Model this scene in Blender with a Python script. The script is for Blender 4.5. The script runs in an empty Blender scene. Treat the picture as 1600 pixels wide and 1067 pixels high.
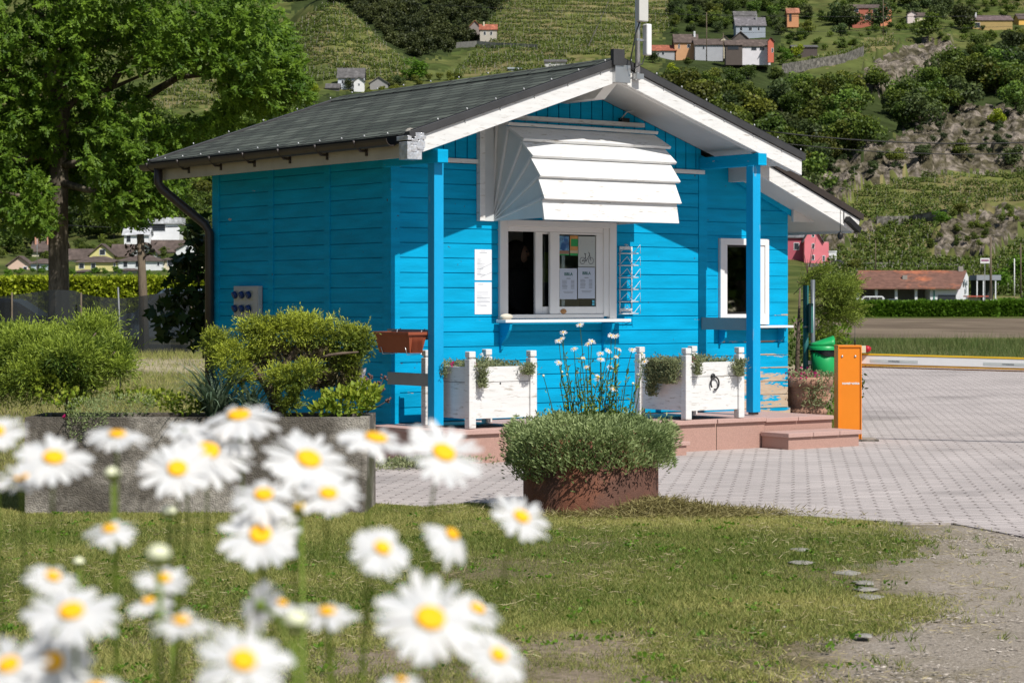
import bpy, bmesh, math, random
import numpy as np
from mathutils import Vector, Matrix
random.seed(7); rng = np.random.default_rng(7)
S = bpy.context.scene
COL = S.collection
F = 3400.0; CX = 800.0; HY = 470.0; CZ = 1.4      # pixels of focal length, image centre, horizon row, camera height

# ------------------------------------------------------------------ camera, light, exposure
cam = bpy.data.cameras.new('camera'); camo = bpy.data.objects.new('camera', cam); COL.objects.link(camo)
camo.location = (0, 0, CZ); camo.rotation_euler = (math.radians(90), 0, 0)
cam.sensor_width = 36; cam.lens = 36*F/1600; cam.shift_y = -(533.5-HY)/1600
cam.clip_start = .1; cam.clip_end = 5000
cam.dof.use_dof = True; cam.dof.focus_distance = 19.0; cam.dof.aperture_fstop = 9.5
S.camera = camo
S.render.resolution_x = 1024; S.render.resolution_y = 682
TOSUN = Vector((.6, -.8, 1.17)).normalized()
W = bpy.data.worlds.new('World'); S.world = W; W.use_nodes = True
nt = W.node_tree; bg = nt.nodes['Background']
sky = nt.nodes.new('ShaderNodeTexSky'); sky.sky_type = 'NISHITA'; sky.sun_disc = False
sky.sun_elevation = math.asin(TOSUN.z); sky.sun_rotation = math.atan2(TOSUN.x, TOSUN.y)
sky.air_density = 1.0; sky.dust_density = .6
nt.links.new(sky.outputs[0], bg.inputs[0]); bg.inputs[1].default_value = .074
sun = bpy.data.lights.new('sun', 'SUN'); sun.energy = 4.9; sun.angle = math.radians(.5); sun.color = (1, .955, .88)
suno = bpy.data.objects.new('sun', sun); COL.objects.link(suno)
suno.rotation_euler = (-TOSUN).to_track_quat('-Z', 'Y').to_euler(); suno.location = (10, -10, 20)
S.view_settings.view_transform = 'Standard'; S.view_settings.look = 'None'
S.view_settings.exposure = 0.0; S.view_settings.gamma = 1.0
S.cycles.max_bounces = 6; S.cycles.diffuse_bounces = 3; S.cycles.transparent_max_bounces = 12
S.cycles.caustics_reflective = False; S.cycles.caustics_refractive = False

# ------------------------------------------------------------------ helpers
def tag(o, label=None, cat=None, group=None, kind=None):
    if label: o['label'] = label
    if cat: o['category'] = cat
    if group: o['group'] = group
    if kind: o['kind'] = kind
    return o
def empty(name, loc=(0, 0, 0), rz=0, label=None, cat=None, group=None):
    o = bpy.data.objects.new(name, None); COL.objects.link(o); o.empty_display_size = .1
    o.location = loc; o.rotation_euler = (0, 0, rz)
    return tag(o, label, cat, group)
def copy_tree(o, parent=None):
    c = o.copy(); COL.objects.link(c); c.parent = parent
    for ch in [x for x in bpy.data.objects if x.parent is o and x is not c]:
        copy_tree(ch, c)
    return c
def children_of(o): return [x for x in bpy.data.objects if x.parent is o]

def C(r, g=None, b=None):
    if g is None: return (r, r, r, 1)
    return (r, g, b, 1)
MATS = {}
def mat(name, col, rough=.7, var=.12, scale=6., bump=.0, bscale=40., metal=0., col2=None, c2amt=.5, c2scale=2., spec=.4, detail=5., stretch=None, coat=0., hv=None):
    """painted / stone / wood surfaces: colour broken up by noise, optional second colour in patches, bump"""
    m = bpy.data.materials.new(name); m.use_nodes = True; t = m.node_tree; N = t.nodes; L = t.links
    b = N['Principled BSDF']; b.inputs['Roughness'].default_value = rough; b.inputs['Metallic'].default_value = metal
    b.inputs['Specular IOR Level'].default_value = spec
    if coat: b.inputs['Coat Weight'].default_value = coat
    tc = N.new('ShaderNodeTexCoord'); vec = tc.outputs['Object']
    if stretch:
        mp = N.new('ShaderNodeMapping'); mp.inputs['Scale'].default_value = stretch; L.new(vec, mp.inputs[0]); vec = mp.outputs[0]
    n = N.new('ShaderNodeTexNoise'); n.inputs['Scale'].default_value = scale; n.inputs['Detail'].default_value = detail; L.new(vec, n.inputs[0])
    mr = N.new('ShaderNodeMapRange'); mr.inputs[1].default_value = .3; mr.inputs[2].default_value = .7
    mr.inputs[3].default_value = 1-var; mr.inputs[4].default_value = 1+var; L.new(n.outputs[0], mr.inputs[0])
    base = None
    if col2:
        n2 = N.new('ShaderNodeTexNoise'); n2.inputs['Scale'].default_value = c2scale; n2.inputs['Detail'].default_value = 8; n2.inputs['Roughness'].default_value = .65
        L.new(vec, n2.inputs[0])
        r2 = N.new('ShaderNodeMapRange'); r2.inputs[1].default_value = 1-c2amt-.06; r2.inputs[2].default_value = 1-c2amt+.06; L.new(n2.outputs[0], r2.inputs[0])
        mx = N.new('ShaderNodeMix'); mx.data_type = 'RGBA'; L.new(r2.outputs[0], mx.inputs[0])
        mx.inputs[6].default_value = C(*col); mx.inputs[7].default_value = C(*col2); base = mx.outputs[2]
    hs = N.new('ShaderNodeHueSaturation')
    if base: L.new(base, hs.inputs['Color'])
    else: hs.inputs['Color'].default_value = C(*col)
    L.new(mr.outputs[0], hs.inputs['Value']); L.new(hs.outputs[0], b.inputs['Base Color'])
    if bump:
        n3 = N.new('ShaderNodeTexNoise'); n3.inputs['Scale'].default_value = bscale; n3.inputs['Detail'].default_value = 6; L.new(vec, n3.inputs[0])
        bp = N.new('ShaderNodeBump'); bp.inputs['Strength'].default_value = bump; bp.inputs['Distance'].default_value = .02
        L.new(n3.outputs[0], bp.inputs['Height']); L.new(bp.outputs[0], b.inputs['Normal'])
    MATS[name] = m
    return m
def leafmat(name, c1, c2, trans=.35, rough=.55, objvar=0., spec=.3):
    """leaves: two greens mixed by the per-leaf attribute 'tone', plus some translucency"""
    m = bpy.data.materials.new(name); m.use_nodes = True; t = m.node_tree; N = t.nodes; L = t.links
    b = N['Principled BSDF']; b.inputs['Roughness'].default_value = rough; b.inputs['Specular IOR Level'].default_value = spec
    a = N.new('ShaderNodeAttribute'); a.attribute_name = 'tone'
    mx = N.new('ShaderNodeMix'); mx.data_type = 'RGBA'; L.new(a.outputs['Fac'], mx.inputs[0])
    mx.inputs[6].default_value = C(*c1); mx.inputs[7].default_value = C(*c2); out = mx.outputs[2]
    if objvar:
        oi = N.new('ShaderNodeObjectInfo'); hs = N.new('ShaderNodeHueSaturation')
        r1 = N.new('ShaderNodeMapRange'); r1.inputs[3].default_value = .5-.035*objvar; r1.inputs[4].default_value = .5+.03*objvar; L.new(oi.outputs['Random'], r1.inputs[0])
        wn = N.new('ShaderNodeTexWhiteNoise'); wn.noise_dimensions = '1D'; L.new(oi.outputs['Random'], wn.inputs['W'])
        r2 = N.new('ShaderNodeMapRange'); r2.inputs[3].default_value = 1-.4*objvar; r2.inputs[4].default_value = 1+.4*objvar; L.new(wn.outputs[0], r2.inputs[0])
        L.new(out, hs.inputs['Color']); L.new(r1.outputs[0], hs.inputs['Hue']); L.new(r2.outputs[0], hs.inputs['Value']); out = hs.outputs[0]
    L.new(out, b.inputs['Base Color'])
    if trans:
        tr = N.new('ShaderNodeBsdfTranslucent'); L.new(out, tr.inputs[0]); ms = N.new('ShaderNodeMixShader'); ms.inputs[0].default_value = trans
        L.new(b.outputs[0], ms.inputs[1]); L.new(tr.outputs[0], ms.inputs[2]); L.new(ms.outputs[0], N['Material Output'].inputs[0])
    MATS[name] = m
    return m

class MB:
    """collects boxes, prisms, tubes; build() links them as one mesh object"""
    def __init__(s): s.v = []; s.f = []; s.m = []; s.sm = []
    def add(s, vs, fs, mi=0, smooth=False):
        o = len(s.v); s.v += [tuple(v) for v in vs]
        for f in fs: s.f.append([o+i for i in f]); s.m.append(mi); s.sm.append(smooth)
        return s
    def box(s, x0, x1, y0, y1, z0, z1, mi=0):
        return s.add([(x0,y0,z0),(x1,y0,z0),(x1,y1,z0),(x0,y1,z0),(x0,y0,z1),(x1,y0,z1),(x1,y1,z1),(x0,y1,z1)],
              [(0,3,2,1),(4,5,6,7),(0,1,5,4),(1,2,6,5),(2,3,7,6),(3,0,4,7)], mi)
    def prism(s, poly, a0, a1, axis='y', mi=0):
        """extrude a polygon given in the other two axes"""
        n = len(poly)
        def P(p, a):
            if axis == 'y': return (p[0], a, p[1])
            if axis == 'x': return (a, p[0], p[1])
            return (p[0], p[1], a)
        vs = [P(p, a0) for p in poly]+[P(p, a1) for p in poly]
        fs = [list(range(n))[::-1], list(range(n, 2*n))]+[(i, (i+1) % n, n+(i+1) % n, n+i) for i in range(n)]
        return s.add(vs, fs, mi)
    def tube(s, pts, r, n=8, mi=0, cap=True, smooth=True):
        pts = [Vector(p) for p in pts]; rs = r if isinstance(r, (list, tuple)) else [r]*len(pts)
        rings = []; prev = None
        for i, p in enumerate(pts):
            d = (pts[min(i+1, len(pts)-1)]-pts[max(i-1, 0)]); d = d.normalized() if d.length > 1e-9 else Vector((0, 0, 1))
            if prev is None: a = d.orthogonal().normalized()
            else: a = (prev-d*prev.dot(d)); a = a.normalized() if a.length > 1e-6 else d.orthogonal().normalized()
            prev = a; b = d.cross(a)
            rings.append([p+(a*math.cos(2*math.pi*k/n)+b*math.sin(2*math.pi*k/n))*rs[i] for k in range(n)])
        vs = [v for rg in rings for v in rg]; fs = []
        for i in range(len(pts)-1):
            for k in range(n):
                a_ = i*n+k; b_ = i*n+(k+1) % n; fs.append((a_, b_, b_+n, a_+n))
        s.add(vs, fs, mi, smooth)
        if cap: 
            o = len(s.v)-len(vs)
            s.f.append([o+k for k in range(n)][::-1]); s.m.append(mi); s.sm.append(False)
            s.f.append([o+(len(pts)-1)*n+k for k in range(n)]); s.m.append(mi); s.sm.append(False)
        return s
    def lathe(s, prof, c=(0, 0, 0), n=24, mi=0, smooth=True):
        vs = []; fs = []
        for (r, z) in prof:
            for k in range(n):
                a = 2*math.pi*k/n; vs.append((c[0]+r*math.cos(a), c[1]+r*math.sin(a), c[2]+z))
        for i in range(len(prof)-1):
            for k in range(n):
                a_ = i*n+k; b_ = i*n+(k+1) % n; fs.append((a_, b_, b_+n, a_+n))
        return s.add(vs, fs, mi, smooth)
    def ball(s, c, r, n=10, m=7, mi=0, sc=(1, 1, 1)):
        vs = []; fs = []
        for i in range(m+1):
            th = math.pi*i/m
            for k in range(n):
                a = 2*math.pi*k/n; vs.append((c[0]+r*sc[0]*math.sin(th)*math.cos(a), c[1]+r*sc[1]*math.sin(th)*math.sin(a), c[2]+r*sc[2]*math.cos(th)))
        for i in range(m):
            for k in range(n):
                a_ = i*n+k; b_ = i*n+(k+1) % n; fs.append((a_, a_+n, b_+n, b_))
        return s.add(vs, fs, mi, True)
    def build(s, name, mats, parent=None, bevel=0, loc=None, rz=None):
        me = bpy.data.meshes.new(name); me.from_pydata(s.v, [], s.f)
        mats = mats if isinstance(mats, (list, tuple)) else [mats]
        for m in mats: me.materials.append(m)
        me.polygons.foreach_set('material_index', s.m); me.polygons.foreach_set('use_smooth', s.sm); me.update()
        bm = bmesh.new(); bm.from_mesh(me); bmesh.ops.recalc_face_normals(bm, faces=bm.faces); bm.to_mesh(me); bm.free()
        o = bpy.data.objects.new(name, me); COL.objects.link(o)
        if parent is not None: o.parent = parent
        if loc is not None: o.location = loc
        if rz is not None: o.rotation_euler = (0, 0, rz)
        if bevel:
            b = o.modifiers.new('bevel', 'BEVEL'); b.width = bevel; b.segments = 2; b.limit_method = 'ANGLE'
        return o

def fastmesh(name, verts, counts, idx, mats, parent=None, tone=None, mi=None, smooth=False):
    """numpy mesh: verts (n,3), counts per face, flat index list"""
    me = bpy.data.meshes.new(name); nv = len(verts); nf = len(counts)
    me.vertices.add(nv); me.vertices.foreach_set('co', np.asarray(verts, dtype=np.float32).ravel())
    me.loops.add(len(idx)); me.loops.foreach_set('vertex_index', np.asarray(idx, dtype=np.int32))
    me.polygons.add(nf); st = np.concatenate([[0], np.cumsum(counts)[:-1]]).astype(np.int32)
    me.polygons.foreach_set('loop_start', st)
    try: me.polygons.foreach_set('loop_total', np.asarray(counts, dtype=np.int32))
    except Exception: pass
    for m in (mats if isinstance(mats, (list, tuple)) else [mats]): me.materials.append(m)
    if mi is not None: me.polygons.foreach_set('material_index', np.asarray(mi, dtype=np.int32))
    me.polygons.foreach_set('use_smooth', np.full(nf, smooth, dtype=bool))
    if tone is not None:
        a = me.attributes.new('tone', 'FLOAT', 'FACE'); a.data.foreach_set('value', np.asarray(tone, dtype=np.float32))
    me.update(calc_edges=True)
    o = bpy.data.objects.new(name, me); COL.objects.link(o)
    if parent is not None: o.parent = parent
    return o

SHAPE = {
 'diamond': [(0,0),(.45,.5),(1,0),(.45,-.5)],
 'blade': [(0,.5),(1,0),(0,-.5)],
 'oval': [(0,0),(.25,.42),(.6,.5),(1,0),(.6,-.5),(.25,-.42)],
 'needle': [(0,.25),(.5,.5),(1,0),(.5,-.5),(0,-.25)],
 'oak': [(0,0),(.16,.07),(.36,.40),(.40,.09),(.64,.5),(.66,.08),(.90,.24),(1,0),(.90,-.24),(.66,-.08),(.64,-.5),(.40,-.09),(.36,-.40),(.16,-.07)],
 'maple': [(0,0),(.05,.35),(.3,.22),(.45,.6),(.6,.22),(1,0),(.6,-.22),(.45,-.6),(.3,-.22),(.05,-.35)],
}
def unit(a): return a/np.maximum(np.linalg.norm(a, axis=-1, keepdims=True), 1e-9)
def leaves(name, P, D, L_, Wd, shape, m, parent=None, tone=None, up=None, bend=0., link=True):
    """P,D (n,3): base points and directions; one leaf each"""
    n = len(P); T = np.array(SHAPE[shape]); k = len(T)
    D = unit(D); R = rng.normal(size=(n, 3)) if up is None else up
    Sd = unit(np.cross(D, R)); Nn = np.cross(D, Sd)
    L_ = np.broadcast_to(L_, (n,)); Wd = np.broadcast_to(Wd, (n,))
    V = P[:, None, :]+D[:, None, :]*(T[None, :, 0, None]*L_[:, None, None])+Sd[:, None, :]*(T[None, :, 1, None]*Wd[:, None, None])
    if bend:
        V = V+Nn[:, None, :]*((np.abs(T[None, :, 1, None])-T[None, :, 0, None]**2*.8)*bend*L_[:, None, None])
    idx = np.arange(n*k)
    if tone is None: tone = rng.random(n)
    if not link: return V.reshape(-1, 3), np.full(n, k), idx, tone
    return fastmesh(name, V.reshape(-1, 3), np.full(n, k), idx, m, parent, tone)
def rdir(n):
    return unit(rng.normal(size=(n, 3)))

# smooth value noise on numpy arrays
_tab = np.random.default_rng(3).random((64, 64))
def vnoise(x, y):
    xi = np.floor(x).astype(int); yi = np.floor(y).astype(int); fx = x-xi; fy = y-yi
    fx = fx*fx*(3-2*fx); fy = fy*fy*(3-2*fy)
    a = _tab[xi % 64, yi % 64]; b = _tab[(xi+1) % 64, yi % 64]; c = _tab[xi % 64, (yi+1) % 64]; d = _tab[(xi+1) % 64, (yi+1) % 64]
    return (a*(1-fx)+b*fx)*(1-fy)+(c*(1-fx)+d*fx)*fy
def fbm(x, y, o=4):
    r = 0; a = .5; s = 0
    for i in range(o): r = r+a*vnoise(x*2**i+i*7.3, y*2**i+i*3.1); s += a; a *= .5
    return r/s
def inpoly(x, y, poly):
    x = np.asarray(x, float); y = np.asarray(y, float); r = np.zeros(np.broadcast(x, y).shape, bool); n = len(poly)
    for i in range(n):
        x0, y0 = poly[i]; x1, y1 = poly[(i+1) % n]
        if y0 == y1: continue
        c = ((y0 > y) != (y1 > y)) & (x < (x1-x0)*(y-y0)/(y1-y0)+x0); r ^= c
    return r
def at(px, py, D): return Vector(((px-CX)*D/F, D, CZ-(py-HY)*D/F))     # the point seen at a pixel at depth D
def gnd(px, py):                                                      # the flat-ground point seen at a pixel
    D = CZ*F/(py-HY); return Vector(((px-CX)*D/F, D, 0))
# kiosk frame: x = along the front (to the right), y = into the house, z up
K0 = Vector((-1.078, 19.5, 0)); KR = math.atan2(.6, .8)
def sx(px, w=0.):                                                     # local x on the plane y=w seen at pixel column px
    t = (px-CX)/F; return (t*(19.5+.8*w)+1.078+.6*w)/(.8-.6*t)
def sz(py, x, w=0.):
    return CZ-(py-HY)*(19.5+.6*x+.8*w)/F
_glyph = {}
def text_obj(name, s, size, m, parent, loc, rot=(math.pi/2, 0, 0), ext=.0006, align='CENTER', shear=0, bold=0):
    cu = bpy.data.curves.new('t', 'FONT'); cu.body = s; cu.size = size; cu.extrude = ext; cu.align_x = align; cu.align_y = 'CENTER'; cu.offset = bold; cu.shear = shear
    to = bpy.data.objects.new('t', cu); COL.objects.link(to); dg = bpy.context.evaluated_depsgraph_get()
    me = bpy.data.meshes.new_from_object(to.evaluated_get(dg)); bpy.data.objects.remove(to); me.materials.clear(); me.materials.append(m)
    o = bpy.data.objects.new(name, me); COL.objects.link(o); o.parent = parent; o.location = loc; o.rotation_euler = rot
    return o

# ------------------------------------------------------------------ materials
BLUE = (.0, .30, .62)
M = {}
M['white'] = mat('white_paint', (.74, .74, .73), .5, .06, 5, .15, 60, col2=(.42, .38, .33), c2amt=.375, c2scale=7, stretch=(1, 1, 7))
M['white_clean'] = mat('white_clean', (.78, .78, .78), .45, .03, 4)
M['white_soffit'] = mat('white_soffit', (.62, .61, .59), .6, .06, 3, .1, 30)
M['cream'] = mat('cream_fascia', (.50, .47, .40), .6, .10, 5, .1, 40)
M['dark_metal'] = mat('dark_gutter', (.045, .035, .03), .4, .2, 5, spec=.5)
M['black'] = mat('black_plastic', (.015, .015, .016), .45, .1, 8)
M['flash'] = mat('bitumen_edge', (.05, .05, .052), .45, .15, 6, .1, 50)
M['grey_board'] = mat('grey_board', (.26, .28, .29), .6, .06, 5, .1, 50)
M['steel'] = mat('steel', (.55, .56, .57), .35, .05, 8, metal=.8)
M['terra'] = mat('terracotta_plastic', (.30, .075, .035), .5, .06, 10)
M['concrete'] = mat('weathered_concrete', (.35, .32, .28), .9, .25, 30, .6, 90, col2=(.12, .105, .088), c2amt=.53, c2scale=1.3, detail=9)
M['rust'] = mat('rusty_steel', (.20, .075, .042), .8, .25, 7, .35, 120, col2=(.12, .055, .038), c2amt=.5, c2scale=2.2)
M['soil'] = mat('soil', (.07, .05, .035), .95, .3, 20, .8, 50)
M['bark'] = mat('bark', (.095, .078, .058), .95, .35, 6, 1., 18, col2=(.19, .16, .12), c2amt=.46, c2scale=2, stretch=(3, 3, .7))
M['twig'] = mat('twig', (.13, .095, .07), .9, .25, 20, .3, 60)
M['oldwood'] = mat('old_wood', (.14, .108, .075), .85, .25, 8, .5, 40, stretch=(4, 4, .5))
M['orange'] = mat('orange_enamel', (.80, .235, .008), .38, .05, 3, .03, 20, spec=.5)
M['green_bin'] = mat('green_plastic', (.012, .36, .10), .4, .05, 5)
M['bin_bag'] = mat('bin_bag', (.012, .012, .013), .25, .1, 30, .5, 25)
M['green_post'] = mat('green_painted_post', (.02, .13, .13), .45, .1, 8)
M['pottery'] = mat('terracotta_pot', (.42, .235, .165), .85, .15, 8, .5, 45, col2=(.26, .15, .11), c2amt=.42, c2scale=4)
M['paper'] = mat('paper', (.78, .80, .84), .8, .02, 3)
M['ink'] = mat('ink', (.08, .09, .11), .8, .0)
M['greyink'] = mat('faded_ink', (.42, .44, .48), .8, .0)
M['yellow'] = mat('yellow_paint', (.75, .48, .03), .5, .08, 4)
M['red'] = mat('red_plastic', (.45, .01, .03), .4, .05, 5)
M['rockm'] = mat('stone', (.29, .275, .245), .9, .25, 12, .6, 40)

def granite():
    m = mat('pink_granite', (.42, .255, .21), .75, .16, 160, .15, 200, detail=2)
    return m
M['granite'] = granite()
M['granite_top'] = mat('pink_granite_top', (.49, .32, .28), .7, .12, 120, .1, 200, detail=2)

def blue_paint():
    """blue painted boards; paint flakes off in horizontal streaks low on the right-hand wall"""
    m = bpy.data.materials.new('blue_paint'); m.use_nodes = True; t = m.node_tree; N = t.nodes; L = t.links; b = N['Principled BSDF']
    b.inputs['Roughness'].default_value = .6; b.inputs['Specular IOR Level'].default_value = .12
    tc = N.new('ShaderNodeTexCoord'); sp = N.new('ShaderNodeSeparateXYZ'); L.new(tc.outputs['Object'], sp.inputs[0])
    mp = N.new('ShaderNodeMapping'); mp.inputs['Scale'].default_value = (1.2, 1.2, 8); L.new(tc.outputs['Object'], mp.inputs[0])
    n = N.new('ShaderNodeTexNoise'); n.inputs['Scale'].default_value = 1.9; n.inputs['Detail'].default_value = 7; n.inputs['Roughness'].default_value = .62; L.new(mp.outputs[0], n.inputs[0])
    def mr(src, a, c, lo=0., hi=1.):
        r = N.new('ShaderNodeMapRange'); r.inputs[1].default_value = a; r.inputs[2].default_value = c; r.inputs[3].default_value = lo; r.inputs[4].default_value = hi; L.new(src, r.inputs[0]); return r.outputs[0]
    def mt(op, a, c):
        r = N.new('ShaderNodeMath'); r.operation = op
        for i, q in enumerate((a, c)):
            if isinstance(q, (int, float)): r.inputs[i].default_value = q
            else: L.new(q, r.inputs[i])
        return r.outputs[0]
    bandx = mr(sp.outputs[0], 3.95, 4.35); low = mr(sp.outputs[2], 1.02, .45)
    mask = mt('MULTIPLY', bandx, low)
    # thin flakes along some joints higher up
    joint = mt('LESS_THAN', mt('ABSOLUTE', mt('SUBTRACT', mt('FRACT', mt('DIVIDE', mt('SUBTRACT', sp.outputs[2], .30), .135), 0), .5), 0), .5)
    fr = mt('FRACT', mt('DIVIDE', mt('SUBTRACT', sp.outputs[2], .30), .135), 0)
    near = mt('LESS_THAN', fr, .13)
    hi_ = mt('MULTIPLY', mt('MULTIPLY', mr(sp.outputs[0], 3.7, 3.8), mr(sp.outputs[2], 1.75, 1.3)), near)
    tot = mt('ADD', mt('MULTIPLY', mask, .255), mt('MULTIPLY', hi_, .15))
    thr = mt('SUBTRACT', .70, tot)
    bare = mt('GREATER_THAN', n.outputs[0], thr)
    n2 = N.new('ShaderNodeTexNoise'); n2.inputs['Scale'].default_value = 1.7; n2.inputs['Detail'].default_value = 4; L.new(mp.outputs[0], n2.inputs[0])
    hs = N.new('ShaderNodeHueSaturation'); hs.inputs['Color'].default_value = C(.0, .37, .66)
    wn = N.new('ShaderNodeTexWhiteNoise'); wn.noise_dimensions = '1D'; L.new(mt('FLOOR', mt('DIVIDE', mt('SUBTRACT', sp.outputs[2], .30), .135), 0), wn.inputs['W'])
    L.new(mt('MULTIPLY', mr(n2.outputs[0], .3, .7, .84, 1.12), mr(wn.outputs[0], 0, 1, .93, 1.05)), hs.inputs['Value'])
    wd = N.new('ShaderNodeMix'); wd.data_type = 'RGBA'; wd.inputs[6].default_value = C(.50, .33, .21); wd.inputs[7].default_value = C(.60, .52, .42)
    n4 = N.new('ShaderNodeTexNoise'); n4.inputs['Scale'].default_value = 9; L.new(mp.outputs[0], n4.inputs[0]); L.new(n4.outputs[0], wd.inputs[0])
    mx = N.new('ShaderNodeMix'); mx.data_type = 'RGBA'; L.new(bare, mx.inputs[0]); L.new(hs.outputs[0], mx.inputs[6]); L.new(wd.outputs[2], mx.inputs[7])
    # small dark knots / specks
    vo = N.new('ShaderNodeTexNoise'); vo.inputs['Scale'].default_value = 22; vo.inputs['Detail'].default_value = 1; L.new(tc.outputs['Object'], vo.inputs[0])
    spk = mt('GREATER_THAN', vo.outputs[0], .79)
    m2 = N.new('ShaderNodeMix'); m2.data_type = 'RGBA'; L.new(spk, m2.inputs[0]); L.new(mx.outputs[2], m2.inputs[6]); m2.inputs[7].default_value = C(.05, .12, .2)
    L.new(m2.outputs[2], b.inputs['Base Color'])
    n3 = N.new('ShaderNodeTexNoise'); n3.inputs['Scale'].default_value = 14; n3.inputs['Detail'].default_value = 8; L.new(mp.outputs[0], n3.inputs[0])
    hgt = mt('SUBTRACT', n3.outputs[0], mt('MULTIPLY', bare, .6))
    bp = N.new('ShaderNodeBump'); bp.inputs['Strength'].default_value = .35; bp.inputs['Distance'].default_value = .006; L.new(hgt, bp.inputs['Height']); L.new(bp.outputs[0], b.inputs['Normal'])
    return m
M['blue'] = blue_paint()
M['bluepost'] = mat('blue_post_paint', (.0, .355, .68), .5, .08, 4, .2, 40, col2=(.40, .36, .32), c2amt=.325, c2scale=7, stretch=(1, 1, .35))

def shingles():
    m = bpy.data.materials.new('bitumen_shingles'); m.use_nodes = True; t = m.node_tree; N = t.nodes; L = t.links; b = N['Principled BSDF']; b.inputs['Roughness'].default_value = .9
    tc = N.new('ShaderNodeTexCoord'); sp = N.new('ShaderNodeSeparateXYZ'); L.new(tc.outputs['Object'], sp.inputs[0])
    cb = N.new('ShaderNodeCombineXYZ'); L.new(sp.outputs[1], cb.inputs[0]); L.new(sp.outputs[0], cb.inputs[1])
    br = N.new('ShaderNodeTexBrick'); br.offset = .5; L.new(cb.outputs[0], br.inputs[0])
    br.inputs['Scale'].default_value = 1.; br.inputs['Brick Width'].default_value = .33; br.inputs['Row Height'].default_value = .135
    br.inputs['Mortar Size'].default_value = .019; br.inputs['Mortar Smooth'].default_value = .5; br.inputs['Bias'].default_value = 0
    br.inputs['Color1'].default_value = C(.038, .048, .038); br.inputs['Color2'].default_value = C(.088, .102, .084); br.inputs['Mortar'].default_value = C(.007, .008, .007)
    n = N.new('ShaderNodeTexNoise'); n.inputs['Scale'].default_value = 2.2; n.inputs['Detail'].default_value = 8; L.new(tc.outputs['Object'], n.inputs[0])
    r = N.new('ShaderNodeMapRange'); r.inputs[1].default_value = .3; r.inputs[2].default_value = .7; r.inputs[3].default_value = .7; r.inputs[4].default_value = 1.4; L.new(n.outputs[0], r.inputs[0])
    hs = N.new('ShaderNodeHueSaturation'); L.new(br.outputs[0], hs.inputs['Color']); L.new(r.outputs[0], hs.inputs['Value']); L.new(hs.outputs[0], b.inputs['Base Color'])
    n2 = N.new('ShaderNodeTexNoise'); n2.inputs['Scale'].default_value = 150; L.new(tc.outputs['Object'], n2.inputs[0])
    bp = N.new('ShaderNodeBump'); bp.inputs['Strength'].default_value = .5; bp.inputs['Distance'].default_value = .01; L.new(n2.outputs[0], bp.inputs['Height']); L.new(bp.outputs[0], b.inputs['Normal'])
    return m
M['shingle'] = shingles()

def glassmat(name='window_glass', tint=(.8, .85, .85), alpha=.62):
    m = bpy.data.materials.new(name); m.use_nodes = True; t = m.node_tree; N = t.nodes; L = t.links
    N.remove(N['Principled BSDF']); g = N.new('ShaderNodeBsdfGlossy'); g.inputs[1].default_value = .02; g.inputs[0].default_value = C(.9, .95, .95)
    tr = N.new('ShaderNodeBsdfTransparent'); tr.inputs[0].default_value = C(*tint); fr = N.new('ShaderNodeLayerWeight') if alpha > .3 else N.new('ShaderNodeFresnel'); fr.inputs[0].default_value = alpha if alpha > .3 else 1.35
    ms = N.new('ShaderNodeMixShader'); L.new(fr.outputs['Facing' if alpha > .3 else 'Fac'], ms.inputs[0]); L.new(tr.outputs[0], ms.inputs[1]); L.new(g.outputs[0], ms.inputs[2]); L.new(ms.outputs[0], N['Material Output'].inputs[0])
    return m
M['glass'] = glassmat(alpha=.22)

M['g_oak'] = leafmat('oak_leaves', (.065, .140, .014), (.225, .36, .036), .45, .5, spec=.3)
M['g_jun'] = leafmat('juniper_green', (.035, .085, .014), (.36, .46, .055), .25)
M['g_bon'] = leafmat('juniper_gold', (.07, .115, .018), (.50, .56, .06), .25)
M['g_bondry'] = leafmat('juniper_dry', (.12, .09, .05), (.25, .22, .12), .2)
M['g_sedum'] = leafmat('sedum', (.15, .22, .075), (.42, .50, .22), .3)
M['g_box'] = leafmat('box_plant', (.15, .19, .08), (.36, .38, .20), .25)
M['g_dark'] = leafmat('dark_leaves', (.02, .045, .008), (.05, .09, .016), .25)
M['g_bright'] = leafmat('bright_leaves', (.14, .24, .02), (.40, .46, .05), .35)
M['g_hedge'] = leafmat('laurel_hedge', (.22, .30, .015), (.50, .56, .04), .35)
M['g_hedge2'] = leafmat('field_hedge', (.075, .17, .015), (.17, .31, .025), .35)
M['g_grass'] = leafmat('grass_blades', (.12, .185, .026), (.50, .47, .16), .35)
M['g_verge'] = leafmat('verge_grass', (.06, .12, .018), (.24, .26, .10), .3)
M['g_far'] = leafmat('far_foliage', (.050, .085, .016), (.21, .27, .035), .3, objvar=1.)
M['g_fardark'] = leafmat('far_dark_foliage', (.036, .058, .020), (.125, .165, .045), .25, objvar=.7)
M['g_vine'] = leafmat('vine_leaves', (.07, .115, .02), (.17, .23, .04), .3)
M['g_thuja'] = leafmat('cypress_fronds', (.09, .15, .018), (.27, .34, .05), .3)
M['g_strap'] = leafmat('strap_leaves', (.06, .11, .06), (.20, .27, .18), .3)
M['g_stem'] = leafmat('daisy_stem', (.14, .21, .02), (.20, .28, .03), .15)
M['pink_petal'] = leafmat('pink_petals', (.45, .02, .12), (.6, .03, .22), .3)
def petal():
    m = leafmat('daisy_petal', (.84, .86, .88), (.93, .93, .93), .42, .6); return m
M['petal'] = petal()
M['disc'] = mat('daisy_disc', (1.0, .50, .003), .7, .06, 400, .25, 900)
M['bud'] = mat('daisy_bud', (.80, .82, .58), .7, .1, 100)
M['dryflower'] = mat('dried_flower', (.16, .085, .08), .9, .3, 40)
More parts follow.
